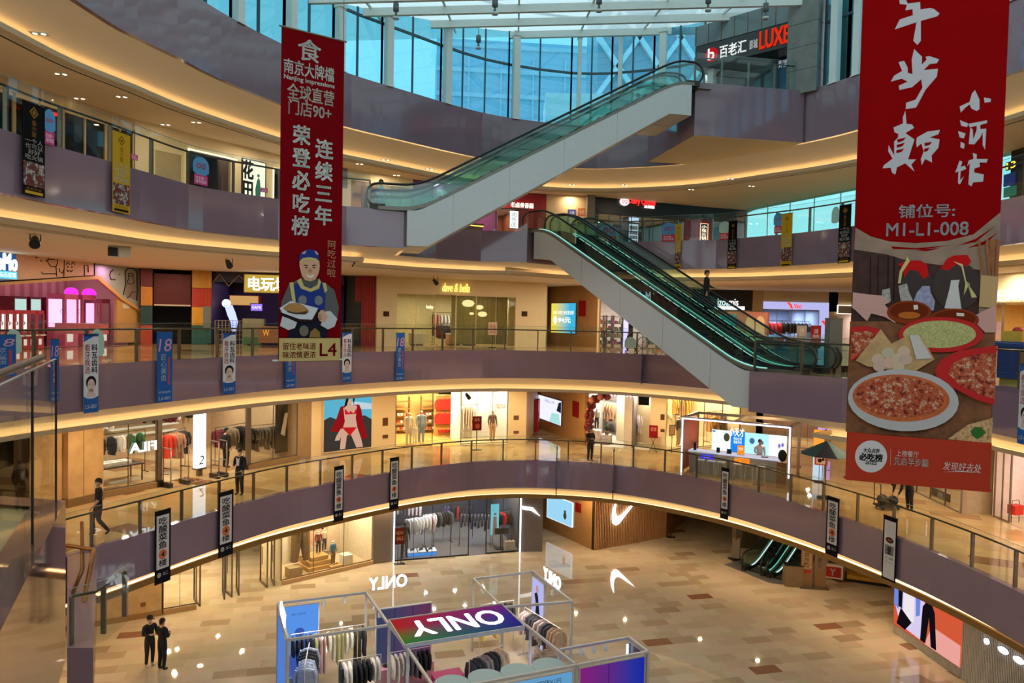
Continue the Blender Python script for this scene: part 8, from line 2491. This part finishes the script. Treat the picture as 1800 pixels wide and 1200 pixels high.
for k, (px, py, w, hh, lb, c) in enumerate(((1388, 1026, .8, .95, 'steel cabinet with two doors beside the right ground storey escalator', (150, 130, 100)), (1317, 968, .95, 1.4, 'dark grey box behind the left handrail of the ground storey escalators', (84, 76, 56)))):
 p = onz(px, py, 0)
 t = thing('steel_cabinet', lb, 'cabinet', (p.x + .05, p.y - .4 if k == 0 else p.y + .4, 0), -.12)
 MB().b(-w / 2, w / 2, 0, .5, 0, hh).build('body', mat(c, .35, .5), t)
 MB().b(-w / 2 - .01, w / 2 + .01, -.01, .51, hh, hh + .03).build('top', BLACK, t)
 for s in (-1, 1): MB().b(s * .02 if s > 0 else -w / 2 + .02, w / 2 - .02 if s > 0 else -.02, -.012, 0, .03, hh - .03).build('door', mat(c, .3, .5), t)
p = onz(1416, 1026, 0)
t = thing('direction_board', 'double upright menu board on a metal base right of the ground storey escalators', 'board', (p.x + .15, p.y - .5, 0), -.15)
MB().b(-.62, .62, -.2, .25, 0, .06).build('base', STEEL, t)
for k in range(2):
 x = -.55 + k * .58
 MB().b(x, x + .5, 0, .08, .06, 2.0).build('panel', mat((150, 116, 84), .4, .3), t)
 MB().b(x + .04, x + .46, -.006, 0, .85, 1.95).build('poster', speckle('menu_print', None, [(.3, (96, 70, 50)), (.5, (206, 176, 130)), (.65, (150, 110, 76)), (.75, (226, 206, 176))], 9) if k == 0 else flat((150, 130, 110)), t)
letters(t, '美\n食\n地\n图', -.45, -.2, .95, 1.85, flat((90, 50, 30)), -.007, .003)
letters(t, '楼\n层\n索\n引', .15, .35, .95, 1.85, flat((70, 50, 36)), -.007, .003)
MB().b(-.5, -.12, -.01, -.002, .66, .8).build('red_label', flat((190, 70, 50)), t)
p = onz(1468, 1018, 0)
t = thing('red_cart', 'red and white cube shaped cart on the ground floor under the flag', 'cart', (p.x, p.y + .3, 0), -.35)
MB().b(-.42, .42, -.42, .42, .06, .72).build('body', mat((226, 206, 200), .5), t)
MB().b(-.34, .34, -.43, -.42, .14, .62).b(.42, .43, -.34, .34, .14, .62).build('red_panels', mat((176, 30, 26), .5), t)
letters(t, 'Y', -.15, .1, .22, .54, WHITE, -.431, .004, bold=.02)
MB().b(-.2, .2, -.2, .2, .72, .86).build('dark_top', BLACK, t)
mb = MB()
for a in (-.3, .3):
 for b in (-.3, .3): mb.ell((a, b, .04), (.05, .05, .05), 8, 6)
mb.build('wheels', BLACK, t)
p = onz(1500, 1012, 0)
t = thing('yellow_ramp', 'low yellow and dark metal platform behind the red and white cart', 'platform', (16.9, 34.3, 0), -.4)
MB().b(-.9, .9, -.5, .5, .12, .3).build('deck', mat((190, 140, 40), .5), t)
MB().b(-.95, .95, -.55, .55, 0, .12).build('dark_base', BLACK, t)
pw0, pw1 = onz(1432, 1000, 0), onz(1560, 1000, 0)
Dw = Bay((15.0, 38.2), (19.0, 34.6), 0, CE[1]); slabwall(Dw, 0, Dw.L, 0, CE[1] + .1, mat((206, 176, 150), .5))
slabwall(Bay((19.0, 34.6), W1R[0], 0, CE[1]), 0, 7.2, 0, CE[1] + .1, mat((150, 120, 90), .5))
# ------------------------------------------------------------------ pop-up shop in the middle of the ground floor
PO = Vector((-3.573, 22.188)); PX = Vector((.9196, .393)); PR = math.atan2(.393, .9196); PY = Vector((-.393, .9196))
def Q(a, b, z=G0):
 q = PO + PX * a + PY * b
 return (q.x, q.y, z)
FW = mat((196, 192, 190), .4, .2)
T = thing('popup_frame', 'white steel frame of the pop-up clothes shop on the ground floor', 'shop frame', Q(0, 0, 0), PR)
Hh = 2.6
corners = {'a': (-2.95, -.1), 'b': (-2.95, 2.8), 'c': (-.1, 2.75), 'd': (0, -.1), 'e': (.15, -4.4), 'f': (3.75, 2.75), 'g': (3.75, 0), 'h': (4.1, -4.4), 'i': (6.1, 2.7), 'j': (6.1, -.35), 'k': (4.1, -3.4), 'l': (6.4, -3.4), 'm': (6.4, -4.4), 'n': (.1, -1.85), 'o': (3.9, -1.85)}
for nm, (x, y) in corners.items(): MB().b(x - .035, x + .035, y - .035, y + .035, 0, Hh).build('post', FW, T)
for s in 'ab bc cd ad dn ne fg go oh fi ij jg kl lm km hm eh'.split():
 if s == 'km': continue
 p, q = corners[s[0]], corners[s[1]]
 MB().bar((p[0], p[1], Hh), (q[0], q[1], Hh), .07, .07).build('beam', FW, T)
for i, (x, y) in enumerate(((-2.2, 2.76), (-1.5, 2.76), (-.8, 2.76), (0, 1.9), (0, 1.2), (4.8, -3.4), (5.2, -3.4), (5.6, -3.4), (6.05, 1.0))):
 MB().lathe([(.05, -.22), (.055, -.05), (.02, -.03), (.01, 0)], (x, y, Hh - .04), 10).build('spotlight', WHITE, T)
GRD, nt, out = new_mat('rainbow_roof')
tc = N(nt, 'TexCoord'); sp = N(nt, 'SeparateXYZ'); r1 = N(nt, 'ValToRGB'); r2 = N(nt, 'ValToRGB'); mx = N(nt, 'Mix', data_type='RGBA'); em = N(nt, 'Emission', Strength=.75)
nt.links.new(tc.outputs['Generated'], sp.inputs[0]); nt.links.new(sp.outputs[1], r1.inputs[0]); nt.links.new(sp.outputs[1], r2.inputs[0]); nt.links.new(sp.outputs[0], mx.inputs[0])
for rp, cs in ((r1, [(0, (30, 130, 50)), (.35, (110, 110, 40)), (.65, (176, 50, 30)), (1, (190, 40, 40))]), (r2, [(0, (40, 40, 130)), (.5, (60, 50, 150)), (1, (120, 50, 120))])):
 while len(rp.color_ramp.elements) < len(cs): rp.color_ramp.elements.new(.5)
 for e, (q, c) in zip(rp.color_ramp.elements, cs): e.position = q; e.color = rgb(c)
nt.links.new(r1.outputs[0], mx.inputs[6]); nt.links.new(r2.outputs[0], mx.inputs[7]); nt.links.new(mx.outputs[2], em.inputs[0]); nt.links.new(em.outputs[0], out.inputs[0])
t = thing('roof_sign', 'glowing rainbow roof panel with large white capital letters over the pop-up shop', 'sign', Q(0, 0, Hh + .04), PR)
MB().b(.03, 3.7, -1.8, 0, 0, .06).build('panel', GRD, t)
MB().b(.0, 3.73, -1.83, -1.8, -.03, .09).b(0, 3.73, 0, .03, -.03, .09).b(0, .03, -1.8, 0, -.03, .09).b(3.7, 3.73, -1.8, 0, -.03, .09).build('rim', FW, t)
vs, fs, asp = text_raw('ONLY')
for k, e in enumerate(((0, 0), (.03, 0), (-.03, 0), (0, .03), (0, -.03))):
 MB().add([(3.35 - a * 2.9 + e[0], -.35 - b * 1.05 + e[1], .075 + .001 * k) for a, b in vs], fs).build('lettering', emis((255, 255, 255), 3), t)
def onlysign(a, b, rz, lb, w=1.3, back=True):
 mb = MB(); put_text(mb, 'ONLY', w / 2, -w / 2, 0, .42, .04, 0, .05, bold=.04)
 tt = thing('lit_letters', lb, 'sign', Q(a, b, Hh + .056), PR + rz)
 mb.build('lettering', emis((240, 250, 255), 2.6), tt)
 MB().tube([(-w * .5, .04, -.005), (w * .5, .04, -.005)], .012, 6).build('rail', FW, tt)
onlysign(.65, 2.75, 0, 'white lit letters seen from behind on the back beam of the pop-up shop')
onlysign(6.1, 1.2, -PI / 2, 'white lit letters on the right hand beam of the pop-up shop, seen from behind')
onlysign(-2.95, 1.2, PI / 2, 'white lit letters on the left hand beam of the pop-up shop, seen edge on')
def grad(name, cols, axis=0, s=.7):
 m, nt, out = new_mat(name)
 tc = N(nt, 'TexCoord'); sp = N(nt, 'SeparateXYZ'); rp = N(nt, 'ValToRGB'); em = N(nt, 'Emission', Strength=s)
 nt.links.new(tc.outputs['Generated'], sp.inputs[0]); nt.links.new(sp.outputs[axis], rp.inputs[0]); nt.links.new(rp.outputs[0], em.inputs[0]); nt.links.new(em.outputs[0], out.inputs[0])
 while len(rp.color_ramp.elements) < len(cols): rp.color_ramp.elements.new(.5)
 for e, (q, c) in zip(rp.color_ramp.elements, cols): e.position = q; e.color = rgb(c)
 return m
def panel(a0, a1, b, z0, z1, m, name, lb, rz=0.0, cat='panel'):
 tt = thing(name, lb, cat, Q(a0, b, G0), PR + rz)
 w = a1 - a0
 MB().b(0, w, 0, .06, z0, z1).build('lit_panel', m, tt)
 MB().b(-.03, 0, -.02, .08, 0, z1 + .03).b(w, w + .03, -.02, .08, 0, z1 + .03).b(0, w, -.02, .08, z1, z1 + .03).b(0, w, -.02, .08, 0.02, z0).build('frame', FW, tt)
 return tt, w
tt, w = panel(-2.84, -1.7, 2.58, .15, 2.5, emis((90, 150, 236), .95), 'light_box', 'blue lit poster at the back left corner of the pop-up shop', cat='sign')
shape(tt, [[(.1, .2), (.3, 1.1), (.55, 1.5), (1.0, 1.3), (1.1, .5), (.7, .2)], circ(.55, 1.62, .16, 14)], emis((60, 90, 176), .9), 0, .004, 'printed_figure')
letters(tt, 'NEW SEASON', .3, .75, 2.2, 2.26, flat((30, 40, 80)), 0, .003)
tt, w = panel(-2.93, -.62, .05, .15, 2.5, emis((90, 140, 230), .8), 'light_box', 'blue lit side poster along the left side of the pop-up shop', PI / 2, cat='sign')
shape(tt, [[(.3, .2), (.5, 1.3), (.9, 1.4), (1.3, .9), (1.2, .2)]], emis((170, 196, 246), .8), 0, .004, 'printed_figure')
letters(tt, 'Ir', .4, .7, .5, .8, flat((30, 50, 110)), -.005, .003)
tt, w = panel(-.05, 1.75, 1.35, .75, 2.5, grad('violet_screen', [(0, (70, 84, 120)), (.5, (100, 80, 124)), (1, (130, 64, 110))], 0, .55), 'lit_backdrop', 'violet gradient backdrop panel left of the rainbow roof')
MB().b(.58, .6, -.004, 0, .75, 2.5).b(1.18, 1.2, -.004, 0, .75, 2.5).build('seam', flat((70, 60, 110)), tt)
MB().b(0, w, -.45, 0, .6, .72).b(0, w, -.45, -.4, .1, .6).build('pink_shelf', mat((216, 150, 166), .5), tt)
for k in range(4):
 o = MB().ell((0, 0, .05), (.12, .06, .05), 8, 6).tube([(-.08, 0, .08), (0, 0, .18), (.08, 0, .08)], .01, 5)
 solid(o, 'hand_bag', mat(((30, 32, 40), (60, 66, 76), (36, 36, 44), (150, 70, 60))[k], .6), 'small dark bag on the pink shelf below the violet backdrop', 'bag', Q(.2 + .35 * k, 1.1, G0 + .73), PR, 'bags on the pink shelf')
tt, w = panel(6.02, 7.0, 2.6, .1, 2.48, emis((190, 190, 250), .9), 'light_box', 'lilac lit poster of a person in black at the pop-up shop', -PI / 2, cat='sign')
shape(tt, [[(.3, .1), (.25, .9), (.35, 1.5), (.2, 1.9), (.4, 2.0), (.5, 1.9), (.65, 1.3), (.8, .7), (.75, .1)]], flat((22, 22, 30)), 0, .004, 'printed_coat')
shape(tt, [circ(.42, 2.12, .1, 12, .13)], flat((196, 140, 120)), 0, .005, 'printed_head')
tt, w = panel(.26, 3.98, -4.4, 0.1, 2.45, emis((110, 176, 226), .75), 'front_display', 'pale blue lit front panel with a scalloped white top in front of the pop-up shop')
letters(tt, 'MODERN LIFE', 2.6, 3.4, 2.2, 2.33, flat((30, 50, 90)), 0, .003)
for k in range(4):
 x = .0 + .93 * k
 mb = MB(); pts = [(x, .02), (x + .92, .02), (x + .92, .5)] + [(x + .46 + .46 * math.cos(PI * j / 12), .5 + .45 * math.sin(PI * j / 12)) for j in range(1, 12)] + [(x, .5)]
 mb.prism(pts, 2.42, 2.47); mb.build('scalloped_top', mat((166, 186, 186), .6, var=.02), tt)
tt, w = panel(4.22, 6.28, -4.4, .1, 2.48, grad('violet_blue_screen', [(0, (150, 40, 140)), (.45, (110, 50, 150)), (.8, (50, 60, 180)), (1, (30, 50, 190))], 0, .7), 'front_display', 'magenta to blue lit panel at the front right of the pop-up shop')
MB().b(.9, .92, -.004, 0, .1, 2.5).build('seam', flat((60, 40, 110)), tt)
tt, w = panel(6.36, 7.14, -3.5, .1, 2.5, mat((50, 52, 84), .3), 'side_panel', 'dark blue end panel at the front right corner of the pop-up shop', -PI / 2)
solid(MB().b(-.02, .02, -.02, .02, 0, 2.45), 'light_strip', emis((230, 245, 255), 3), 'short white light strip inside the front right corner of the pop-up shop', 'light strip', Q(6.28, -3.5), PR)
PK = [((206, 160, 156), 'dusty pink'), ((206, 196, 170), 'cream'), ((30, 30, 36), 'black'), ((170, 166, 110), 'olive'), ((60, 60, 50), 'dark olive')]
for k, (a, b, r, ln, h, n, pal, kinds, lb) in enumerate(((-1.4, 2.2, 0, 2.4, 1.75, 17, PK, ['coat', 'shirt', 'dress'], 'back left rack'), (-2.25, 1.1, 1.35, 1.6, 1.55, 8, [((206, 200, 190), 'cream'), ((150, 156, 170), 'grey blue'), ((24, 24, 28), 'black')], ['coat', 'jacket'], 'left front rack'),
                                                  (-.75, .5, 0, 1.3, 1.45, 9, [((236, 226, 214), 'white'), ((170, 166, 150), 'patterned grey'), ((26, 26, 30), 'black')], ['shirt', 'jacket'], 'middle left rack'), (.85, .5, 0, 1.3, 1.45, 9, [((26, 26, 30), 'black'), ((216, 206, 196), 'cream'), ((96, 84, 96), 'mauve grey')], ['shirt', 'jacket'], 'rack under the rainbow roof'),
                                                  (3.0, -.6, .4, 1.5, 1.5, 9, [((206, 180, 150), 'beige'), ((40, 40, 46), 'black'), ((130, 120, 116), 'grey')], ['coat', 'jacket'], 'middle right rack'), (5.55, .75, -1.4, 2.2, 1.7, 12, [((196, 160, 126), 'camel'), ((206, 180, 170), 'pale pink'), ((70, 66, 70), 'dark grey')], ['coat', 'jacket'], 'right rack'), (4.55, 2.4, 0, 1.3, 1.75, 8, [((226, 206, 90), 'yellow'), ((30, 30, 36), 'black'), ((226, 220, 206), 'cream')], ['shirt', 'coat'], 'back right rack'))):
 x, y, z = Q(a, b)
 rack('white clothes rack of the pop-up shop, the %s' % lb, (x, y, z), PR + r, ln, h, picks(n, pal, kinds, 60 + k), 'garments on the %s of the pop-up shop' % lb, 'on the %s of the pop-up shop' % lb, col=(216, 206, 200))
t = thing('magenta_counter', 'magenta counter in the middle of the pop-up shop', 'counter', Q(1.3, -.75, G0), PR)
MB().b(0, .9, 0, .5, 0, .95).build('body', mat((150, 16, 84), .6), t)
MB().b(-.02, .92, -.02, .52, .95, .98).build('top', mat((176, 30, 104), .5), t)
solid(MB().b(0, 2.8, 0, 2.6, 0, .1), 'pink_platform', mat((206, 140, 150), .6), 'pale pink platform under the back left rack of the pop-up shop', 'platform', Q(-2.85, -.6, .002), PR) if False else None
for a, b in ((-2.2, 1.9), (-.8, 1.9), (-1.6, .3), (1.8, -2.4), (3.2, -3), (4.9, .9), (4.9, 2)): area(Q(a, b, 2.5), .12, 24, (1, .95, .92))
# ------------------------------------------------------------------ cinema entrance on the top storey
CB = Bay(ony(1231, 150, 33.3), ony(1420, 150, 29.9), 21.1, 25)
STG = tile_floor('grey_stone_cladding', 1.2, .6, 0, [(0, (84, 88, 84)), (.4, (96, 98, 92)), (.75, (76, 80, 78))], .4)
uo0, uo1 = CB.px(1352, 120)[0], CB.px(1397, 120)[0]
slabwall(CB, 0, uo0, 20.9, 26.5, mat((92, 98, 92), .5, var=.15, scale=2), 1.2, 1.5, 'wall_cinema')
slabwall(CB, uo1, CB.L + 1.2, 20.9, 26.5, mat((92, 98, 92), .5, var=.15, scale=2), 1.2, 1.5, 'wall_cinema')
slabwall(CB, uo0, uo1, 23.4, 26.5, mat((92, 98, 92), .5), 1.2, 1.5, 'wall_cinema')
room(CB, uo0, uo1, 4, 23.4, mat((170, 176, 170), .6), None, 30, (1, 1, 1), v0=1.5)
struct(MB().b(-.2, CB.L - .1, 0, 7, 0, .2), 'floor_6', mat((120, 116, 106), .3), CB.P(0, 0, 20.91), CB.rz)
t = thing('sign_canopy', 'dark canopy with white and red lit lettering over the cinema entrance', 'canopy', CB.P(0, -.5, 0), CB.rz)
za, zb = CB.px(1310, 100, -.5)[1], CB.px(1310, 52, -.5)[1]
MB().b(0, CB.L, 0, 1.7, za, za + .95).build('fascia', mat((52, 54, 54), .4), t)
MB().b(0, CB.L, 0, 1.7, za + .98, zb + .7).build('glass_band', mat((110, 124, 124), .25, .3), t)
for k in range(9): MB().b(CB.L * k / 8 - .02, CB.L * k / 8 + .02, -.03, 0, za + .98, zb + .7).build('band_post', STEEL, t)
ca, cb_ = CB.px(1247, 95, -.5)[0], CB.px(1316, 80, -.5)[0]
shape(t, [circ(ca + .12, za + .45, .3, 16)], emis((200, 30, 40), .8), 0, .04, 'round_logo')
letters(t, 'b', ca - .03, ca + .27, za + .22, za + .7, emis((255, 230, 230), 1.3), -.05, .02, bold=.02)
letters(t, '百老汇', ca + .5, cb_ - .1, za + .2, za + .72, emis((235, 240, 240), 1.0), 0, .04)
letters(t, '影城', cb_ + .05, cb_ + .4, za + .25, za + .62, emis((206, 210, 210), .5), 0, .04)
letters(t, 'LUXE', cb_ + .5, CB.px(1388, 60, -.5)[0], za + .15, za + .85, emis((230, 50, 20), .9), 0, .04, bold=.03)
t, w, h = board(CB, 1366, 101, 1385, 158, flat((40, 44, 80)), 'wall_poster', 'dark blue poster with white characters in the cinema entrance', 'poster', v=.6)
letters(t, '影城\n开业', -w * .4, w * .4, h * .7, h * .92, emis((226, 226, 240), .8), 0, .004)
t = thing('stone_column', 'grey stone clad column at the right of the cinema entrance', 'pillar', CB.P(CB.px(1398, 120)[0], -.8, 21.0), CB.rz)
MB().b(0, 1.2, 0, 1.6, 0, 3.6).build('shaft', mat((120, 122, 116), .45, var=.15, scale=2.5), t)
mb = MB()
for z in (.9, 1.8, 2.7): mb.b(-.004, 1.204, -.004, 1.604, z, z + .015)
mb.build('joint', DSTEEL, t)
# ------------------------------------------------------------------ buildings across the street
EXT = mat((150, 170, 180), .6)
t = thing('lattice_building', 'far building faced with a white diamond lattice', 'building', (6.8, 64, 0), 0)
MB().b(0, 10.5, 0, 10, 0, 46).build('facade', mat((150, 176, 190), .4), t)
mb = MB()
for i in range(3):
 for j in range(6):
  x, z = 3.5 * i, 16 + 5 * j
  mb.bar((x, -.2, z), (x + 3.5, -.2, z + 5), .5, .4).bar((x + 3.5, -.2, z), (x, -.2, z + 5), .5, .4)
mb.build('diamond_lattice', mat((240, 244, 244), .6), t)
t = thing('white_block', 'low white building block across the street behind the glazing', 'building', (4.9, 57.2, 0), 0)
MB().b(-2.7, 2.2, 0, 5, 0, 29.2).build('block', mat((244, 244, 240), .7), t)
mb = MB()
for z in (22, 24.5, 27): mb.b(-2.71, 2.21, -.02, 0, z, z + .06)
mb.build('seam', EXT, t)
t = thing('glass_building', 'pale blue office building with floor lines behind the glazing', 'building', (-8, 92, 0), .1)
MB().b(-2, 24, 0, 12, 0, 46).build('facade', mat((176, 206, 220), .3), t)
mb = MB()
for z in range(18, 46, 3): mb.b(-2.1, 24.1, -.3, 0, z, z + .5)
for x in range(-2, 25, 4): mb.b(x - .1, x + .1, -.2, 0, 10, 44)
mb.build('floor_band', mat((206, 220, 228), .5), t)
# ------------------------------------------------------------------ people
def at_floor(px, py, z): p = onz(px, py, z); return (p.x, p.y, z)
WALK = {'lkn': (-.10, -.16, .50), 'lan': (-.105, -.10, .12), 'lhe': (-.105, -.08, .05), 'lto': (-.11, -.25, .05), 'rkn': (.10, -.02, .49), 'ran': (.105, .24, .15), 'rhe': (.105, .28, .10), 'rto': (.11, .16, .03),
  'lel': (-.24, .12, 1.14), 'lwr': (-.25, .12, .90), 'lpa': (-.25, .11, .83), 'rel': (.24, -.05, 1.13), 'rwr': (.24, -.2, .94), 'rpa': (.24, -.24, .88)}
person('person in dark clothes and a pale face mask walking along the second storey balustrade', at_floor(173, 940, FL[2]), -.9, top=(26, 26, 32), legs=(44, 42, 40), mask=(190, 206, 214), pose=WALK, sleeves=False)
HOLD = {'lel': (-.24, .0, 1.14), 'lwr': (-.13, -.22, 1.08), 'lpa': (-.09, -.27, 1.09), 'rel': (.24, .02, 1.13), 'rwr': (.22, -.1, .92), 'rpa': (.22, -.13, .85)}
t, J = person('person in a dark jacket, white shirt and face mask on the second storey', at_floor(421, 869, FL[2]), -.3, top=(24, 24, 30), legs=(36, 38, 44), mask=(226, 226, 226), pose=HOLD)
MB().plate([(-.05, 1.12), (.05, 1.12), (.07, 1.42), (0, 1.36), (-.07, 1.42)], -.125, -.105).build('white_shirt', WHITE, t)
TALK = {'lel': (-.24, -.02, 1.14), 'lwr': (-.10, -.22, 1.16), 'lpa': (-.06, -.27, 1.18), 'rel': (.23, -.02, 1.13), 'rwr': (.10, -.22, 1.14), 'rpa': (.06, -.27, 1.16)}
t, J = person('person with a cap and a tan backpack standing on the ground floor', at_floor(263, 1170, 0), .9, top=(30, 30, 36), legs=(34, 34, 38), shoes=(196, 190, 180), mask=(206, 206, 206), pose=TALK)
MB().ell((0, .17, 1.22), (.14, .09, .2), 12, 8).build('backpack', mat((150, 116, 70), .7), t)
MB().lathe([(.105, 0), (.10, .06), (.06, .1), (.01, .11)], (0, 0, 1.67), 14).b(-.07, .07, -.2, -.08, 1.67, 1.685).build('cap', BLACK, t)
person('person all in black seen from behind on the ground floor', at_floor(285, 1176, 0), 2.7, top=(14, 14, 17), legs=(15, 15, 18), pose=TALK, h=1.74)
_dd = (_hi - _lo) if False else None
lo, hi = Vector((7.78, 23.75)), Vector((.84, 31.45)); dd = (hi - lo).normalized(); nn = Vector((dd.y, -dd.x)); q = lo + dd * 3.47 + nn * 2.5
person('person in dark clothes riding down the lower escalator', (q.x, q.y, FL[3] + 1.825), math.atan2(dd.y, dd.x) - PI / 2 + .35, top=(16, 15, 18), legs=(22, 24, 30), pose={'rel': (.27, -.02, 1.14), 'rwr': (.3, -.22, 1.06), 'rpa': (.3, -.28, 1.06)}, h=1.7)
p = ony(670, 330, 29.4)
person('person in a white shirt standing by the foot of the upper escalators', (p.x, p.y, FL[4]), 1.2, top=(206, 212, 216), legs=(40, 60, 66), h=1.72)
person('dark dressed person behind the balustrade in front of the balloon arch', at_floor(1037, 809, FL[2]), .4, top=(36, 20, 24), legs=(20, 18, 24), h=1.6, pose=TALK)
p = ony(1108, 600, 36.2)
person('person in dark clothes walking past the bright shop below the escalator', (p.x, p.y, FL[3]), -1.3, top=(40, 34, 36), legs=(30, 28, 36), pose=WALK, h=1.7)
Cx = Cb.P(at(Cb, 400, 1.0), 1.1, F0)
person('person in a black suit browsing inside the second storey sports shop', Cx, 2.6, top=(14, 13, 14), legs=(16, 15, 16), h=1.75)
BEND = {'waist': (0, -.10, 1.04), 'chest': (0, -.34, 1.14), 'collar': (0, -.50, 1.16), 'neck': (0, -.56, 1.13), 'jaw': (0, -.63, 1.07), 'skull': (0, -.67, 1.02), 'crown': (0, -.71, .97), 'nose': (0, -.70, 1.12 - .12),
  'lsh': (-.18, -.47, 1.12), 'rsh': (.18, -.47, 1.12), 'lel': (-.2, -.5, .86), 'rel': (.2, -.5, .86), 'lwr': (-.15, -.58, .64), 'rwr': (.15, -.58, .64), 'lpa': (-.14, -.61, .58), 'rpa': (.14, -.61, .58), 'lea': (-.085, -.65, 1.03), 'rea': (.085, -.65, 1.03)}
pb = at_floor(1598, 896, FL[2])
person('person in black bending over dark bags under the huge banner', pb, -1.4, top=(18, 18, 20), legs=(22, 22, 26), pose=BEND, face=False)
t = thing('trolley', 'dark loaded trolley with an upright handle under the huge banner', 'trolley', (pb[0] - .75, pb[1] + .1, FL[2]), .1)
MB().b(-.4, .4, -.28, .28, .1, .16).build('deck', BLACK, t)
MB().tube([(-.4, -.2, .16), (-.42, -.2, .95), (-.42, .2, .95), (-.4, .2, .16)], .018, 6).build('handle', BLACK, t)
for x in (-.3, .3):
 for y in (-.2, .2): MB().ell((x, y, .05), (.05, .03, .05), 8, 6).build('wheel', BLACK, t)
for k, (x, s) in enumerate(((-.2, .2), (.2, .18))):
 o = MB().ell((0, 0, s * .9), (s, .2, s), 10, 7)
 solid(o, 'bin_bag', mat((20, 20, 22), .4), ['larger black bag on the dark trolley', 'smaller black bag on the dark trolley'][k], 'bag', (pb[0] - .75 + x, pb[1] + .1, FL[2] + .165))
t, J = person('clerk with dark hair and a pale top behind the phone kiosk counter', K.P(.2 + Lc * .72, 1.3), K.rz + .5, top=(206, 206, 210), legs=(60, 60, 70), h=1.62, pose=HOLD)
# spotlights on the storey ceilings
for k, (px, py, z, sc, lb) in enumerate(((62, 412, 13.97, 1.0, 'black stage spotlight under the fourth storey edge, far left'), (403, 456, 13.97, .9, 'black stage spotlight under the fourth storey edge, left of the dark red banner'), (766, 491, 13.87, .8, 'small black spotlight above the cream children shop'), (823, 692, 8.4, .8, 'black spotlight above the second warm window'))):
 p = onz(px, py - 6, z)
 t = thing('stage_spotlight', lb, 'spotlight', (p.x, p.y, z), .6, 'black spotlights under the storey edges')
 MB().tube([(-.1, 0, 0), (-.12, 0, -.2), (-.1, 0, -.28)], .015, 6).build('bracket', BLACK, t)
 MB().tube([(.1, 0, 0), (.12, 0, -.2), (.1, 0, -.28)], .015, 6).build('bracket', BLACK, t)
 MB().tube([(-.02, -.18 * sc, -.36), (0, .2 * sc, -.2)], [.13 * sc, .10 * sc], 12).build('housing', BLACK, t)
p = onz(210, 428, 13.97)
t = thing('projector_box', 'white projector box hanging under the fourth storey edge', 'projector', (p.x, p.y, 13.97), .5)
MB().b(-.3, .3, -.22, .22, -.42, -.1).build('body', mat((196, 190, 180), .5), t)
MB().b(-.31, -.05, -.24, -.22, -.4, -.14).build('dark_vent', BLACK, t)
MB().lathe([(.08, -.26), (.08, -.3)], n=10).build('lens', BLACK, t)
MB().tube([(-.2, 0, -.1), (-.2, 0, 0)], .02, 6).build('bracket', BLACK, t)
MB().tube([(.2, 0, -.1), (.2, 0, 0)], .02, 6).build('bracket', BLACK, t)
# recessed downlights of the fourth storey ceiling
for k, (px, py) in enumerate(((69, 59), (107, 130), (140, 173), (214, 170), (291, 219), (345, 215), (632, 288), (678, 281), (697, 308), (755, 297), (786, 322), (1005, 325), (1098, 325), (1215, 333), (1321, 327), (1284, 314))):
 p = onz(px, py, CE[4])
 t = thing('ceiling_downlight', 'small paired recessed downlight in the fourth storey ceiling', 'light', (p.x, p.y, CE[4] + .002), .2, 'recessed downlights of the fourth storey ceiling')
 mb = MB()
 for s in (-1, 1): mb.lathe([(.001, -.012), (.055, -.012)], (s * .09, 0, 0), 10)
 mb.build('lens', emis((255, 236, 190), 6), t)
 MB().b(-.19, .19, -.1, .1, -.01, 0).build('frame', WHITE, t)
# lower left: end of the second storey with stair rail
o = L([(118, 1140), (164, 1140), (172, 972), (118, 975)], FL[2])
mb = MB(); mb.prism(o, FL[2] - 1.4, FL[2] + .02); struct(mb, 'trim_13', VIOLET)
railing('short glass balustrade around the second storey end at the lower left', [o[0], o[1], (o[1][0] - .05, o[1][1] + 1.6)], FL[2], pitch=1.2)
t = thing('wooden_handrail', 'bronze coloured stair handrail bending down at the lower left', 'handrail', (o[2][0], o[2][1], FL[2]), 0)
a = [onz(x, y, z) - Vector((o[2][0], o[2][1], FL[2])) for x, y, z in ((118, 958, 6.2), (165, 966, 6.2), (160, 990, 6.0), (152, 1030, 5.4), (148, 1060, 5.2))]
MB().tube(a, .05, 8).build('rail', mat((150, 96, 40), .3, .5), t)
b = [onz(x, y, z) - Vector((o[2][0], o[2][1], FL[2])) for x, y, z in ((144, 918, 6.4), (145, 1000, 5.9), (128, 1042, 5.3))]
MB().tube(b, .045, 8).build('inner_rail', mat((130, 84, 36), .3, .5), t)
# ------------------------------------------------------------------ walkway downlights
rl = random.Random(12)
for n, line, zc, off, pw in ((1, RING, 3.22, 3.2, 60), (2, RING, 8.30, 3.2, 75), (3, E4A[:iA] + E4[len(E4A):], 13.84, 3.2, 80), (4, E5, 18.2, 2.3, 30)):
 ol = offset(line, off)
 Ln = length(ol)
 k = int(Ln / 3.3)
 for i in range(k):
  (x, y), d = along(ol, Ln * (i + 0.5 + rl.uniform(-.25, .25)) / k)
  area((x, y, zc), 0.13, pw, ((1, .70, .38), (1, .71, .41), (1, .84, .67), (1, .8, .6))[n - 1])
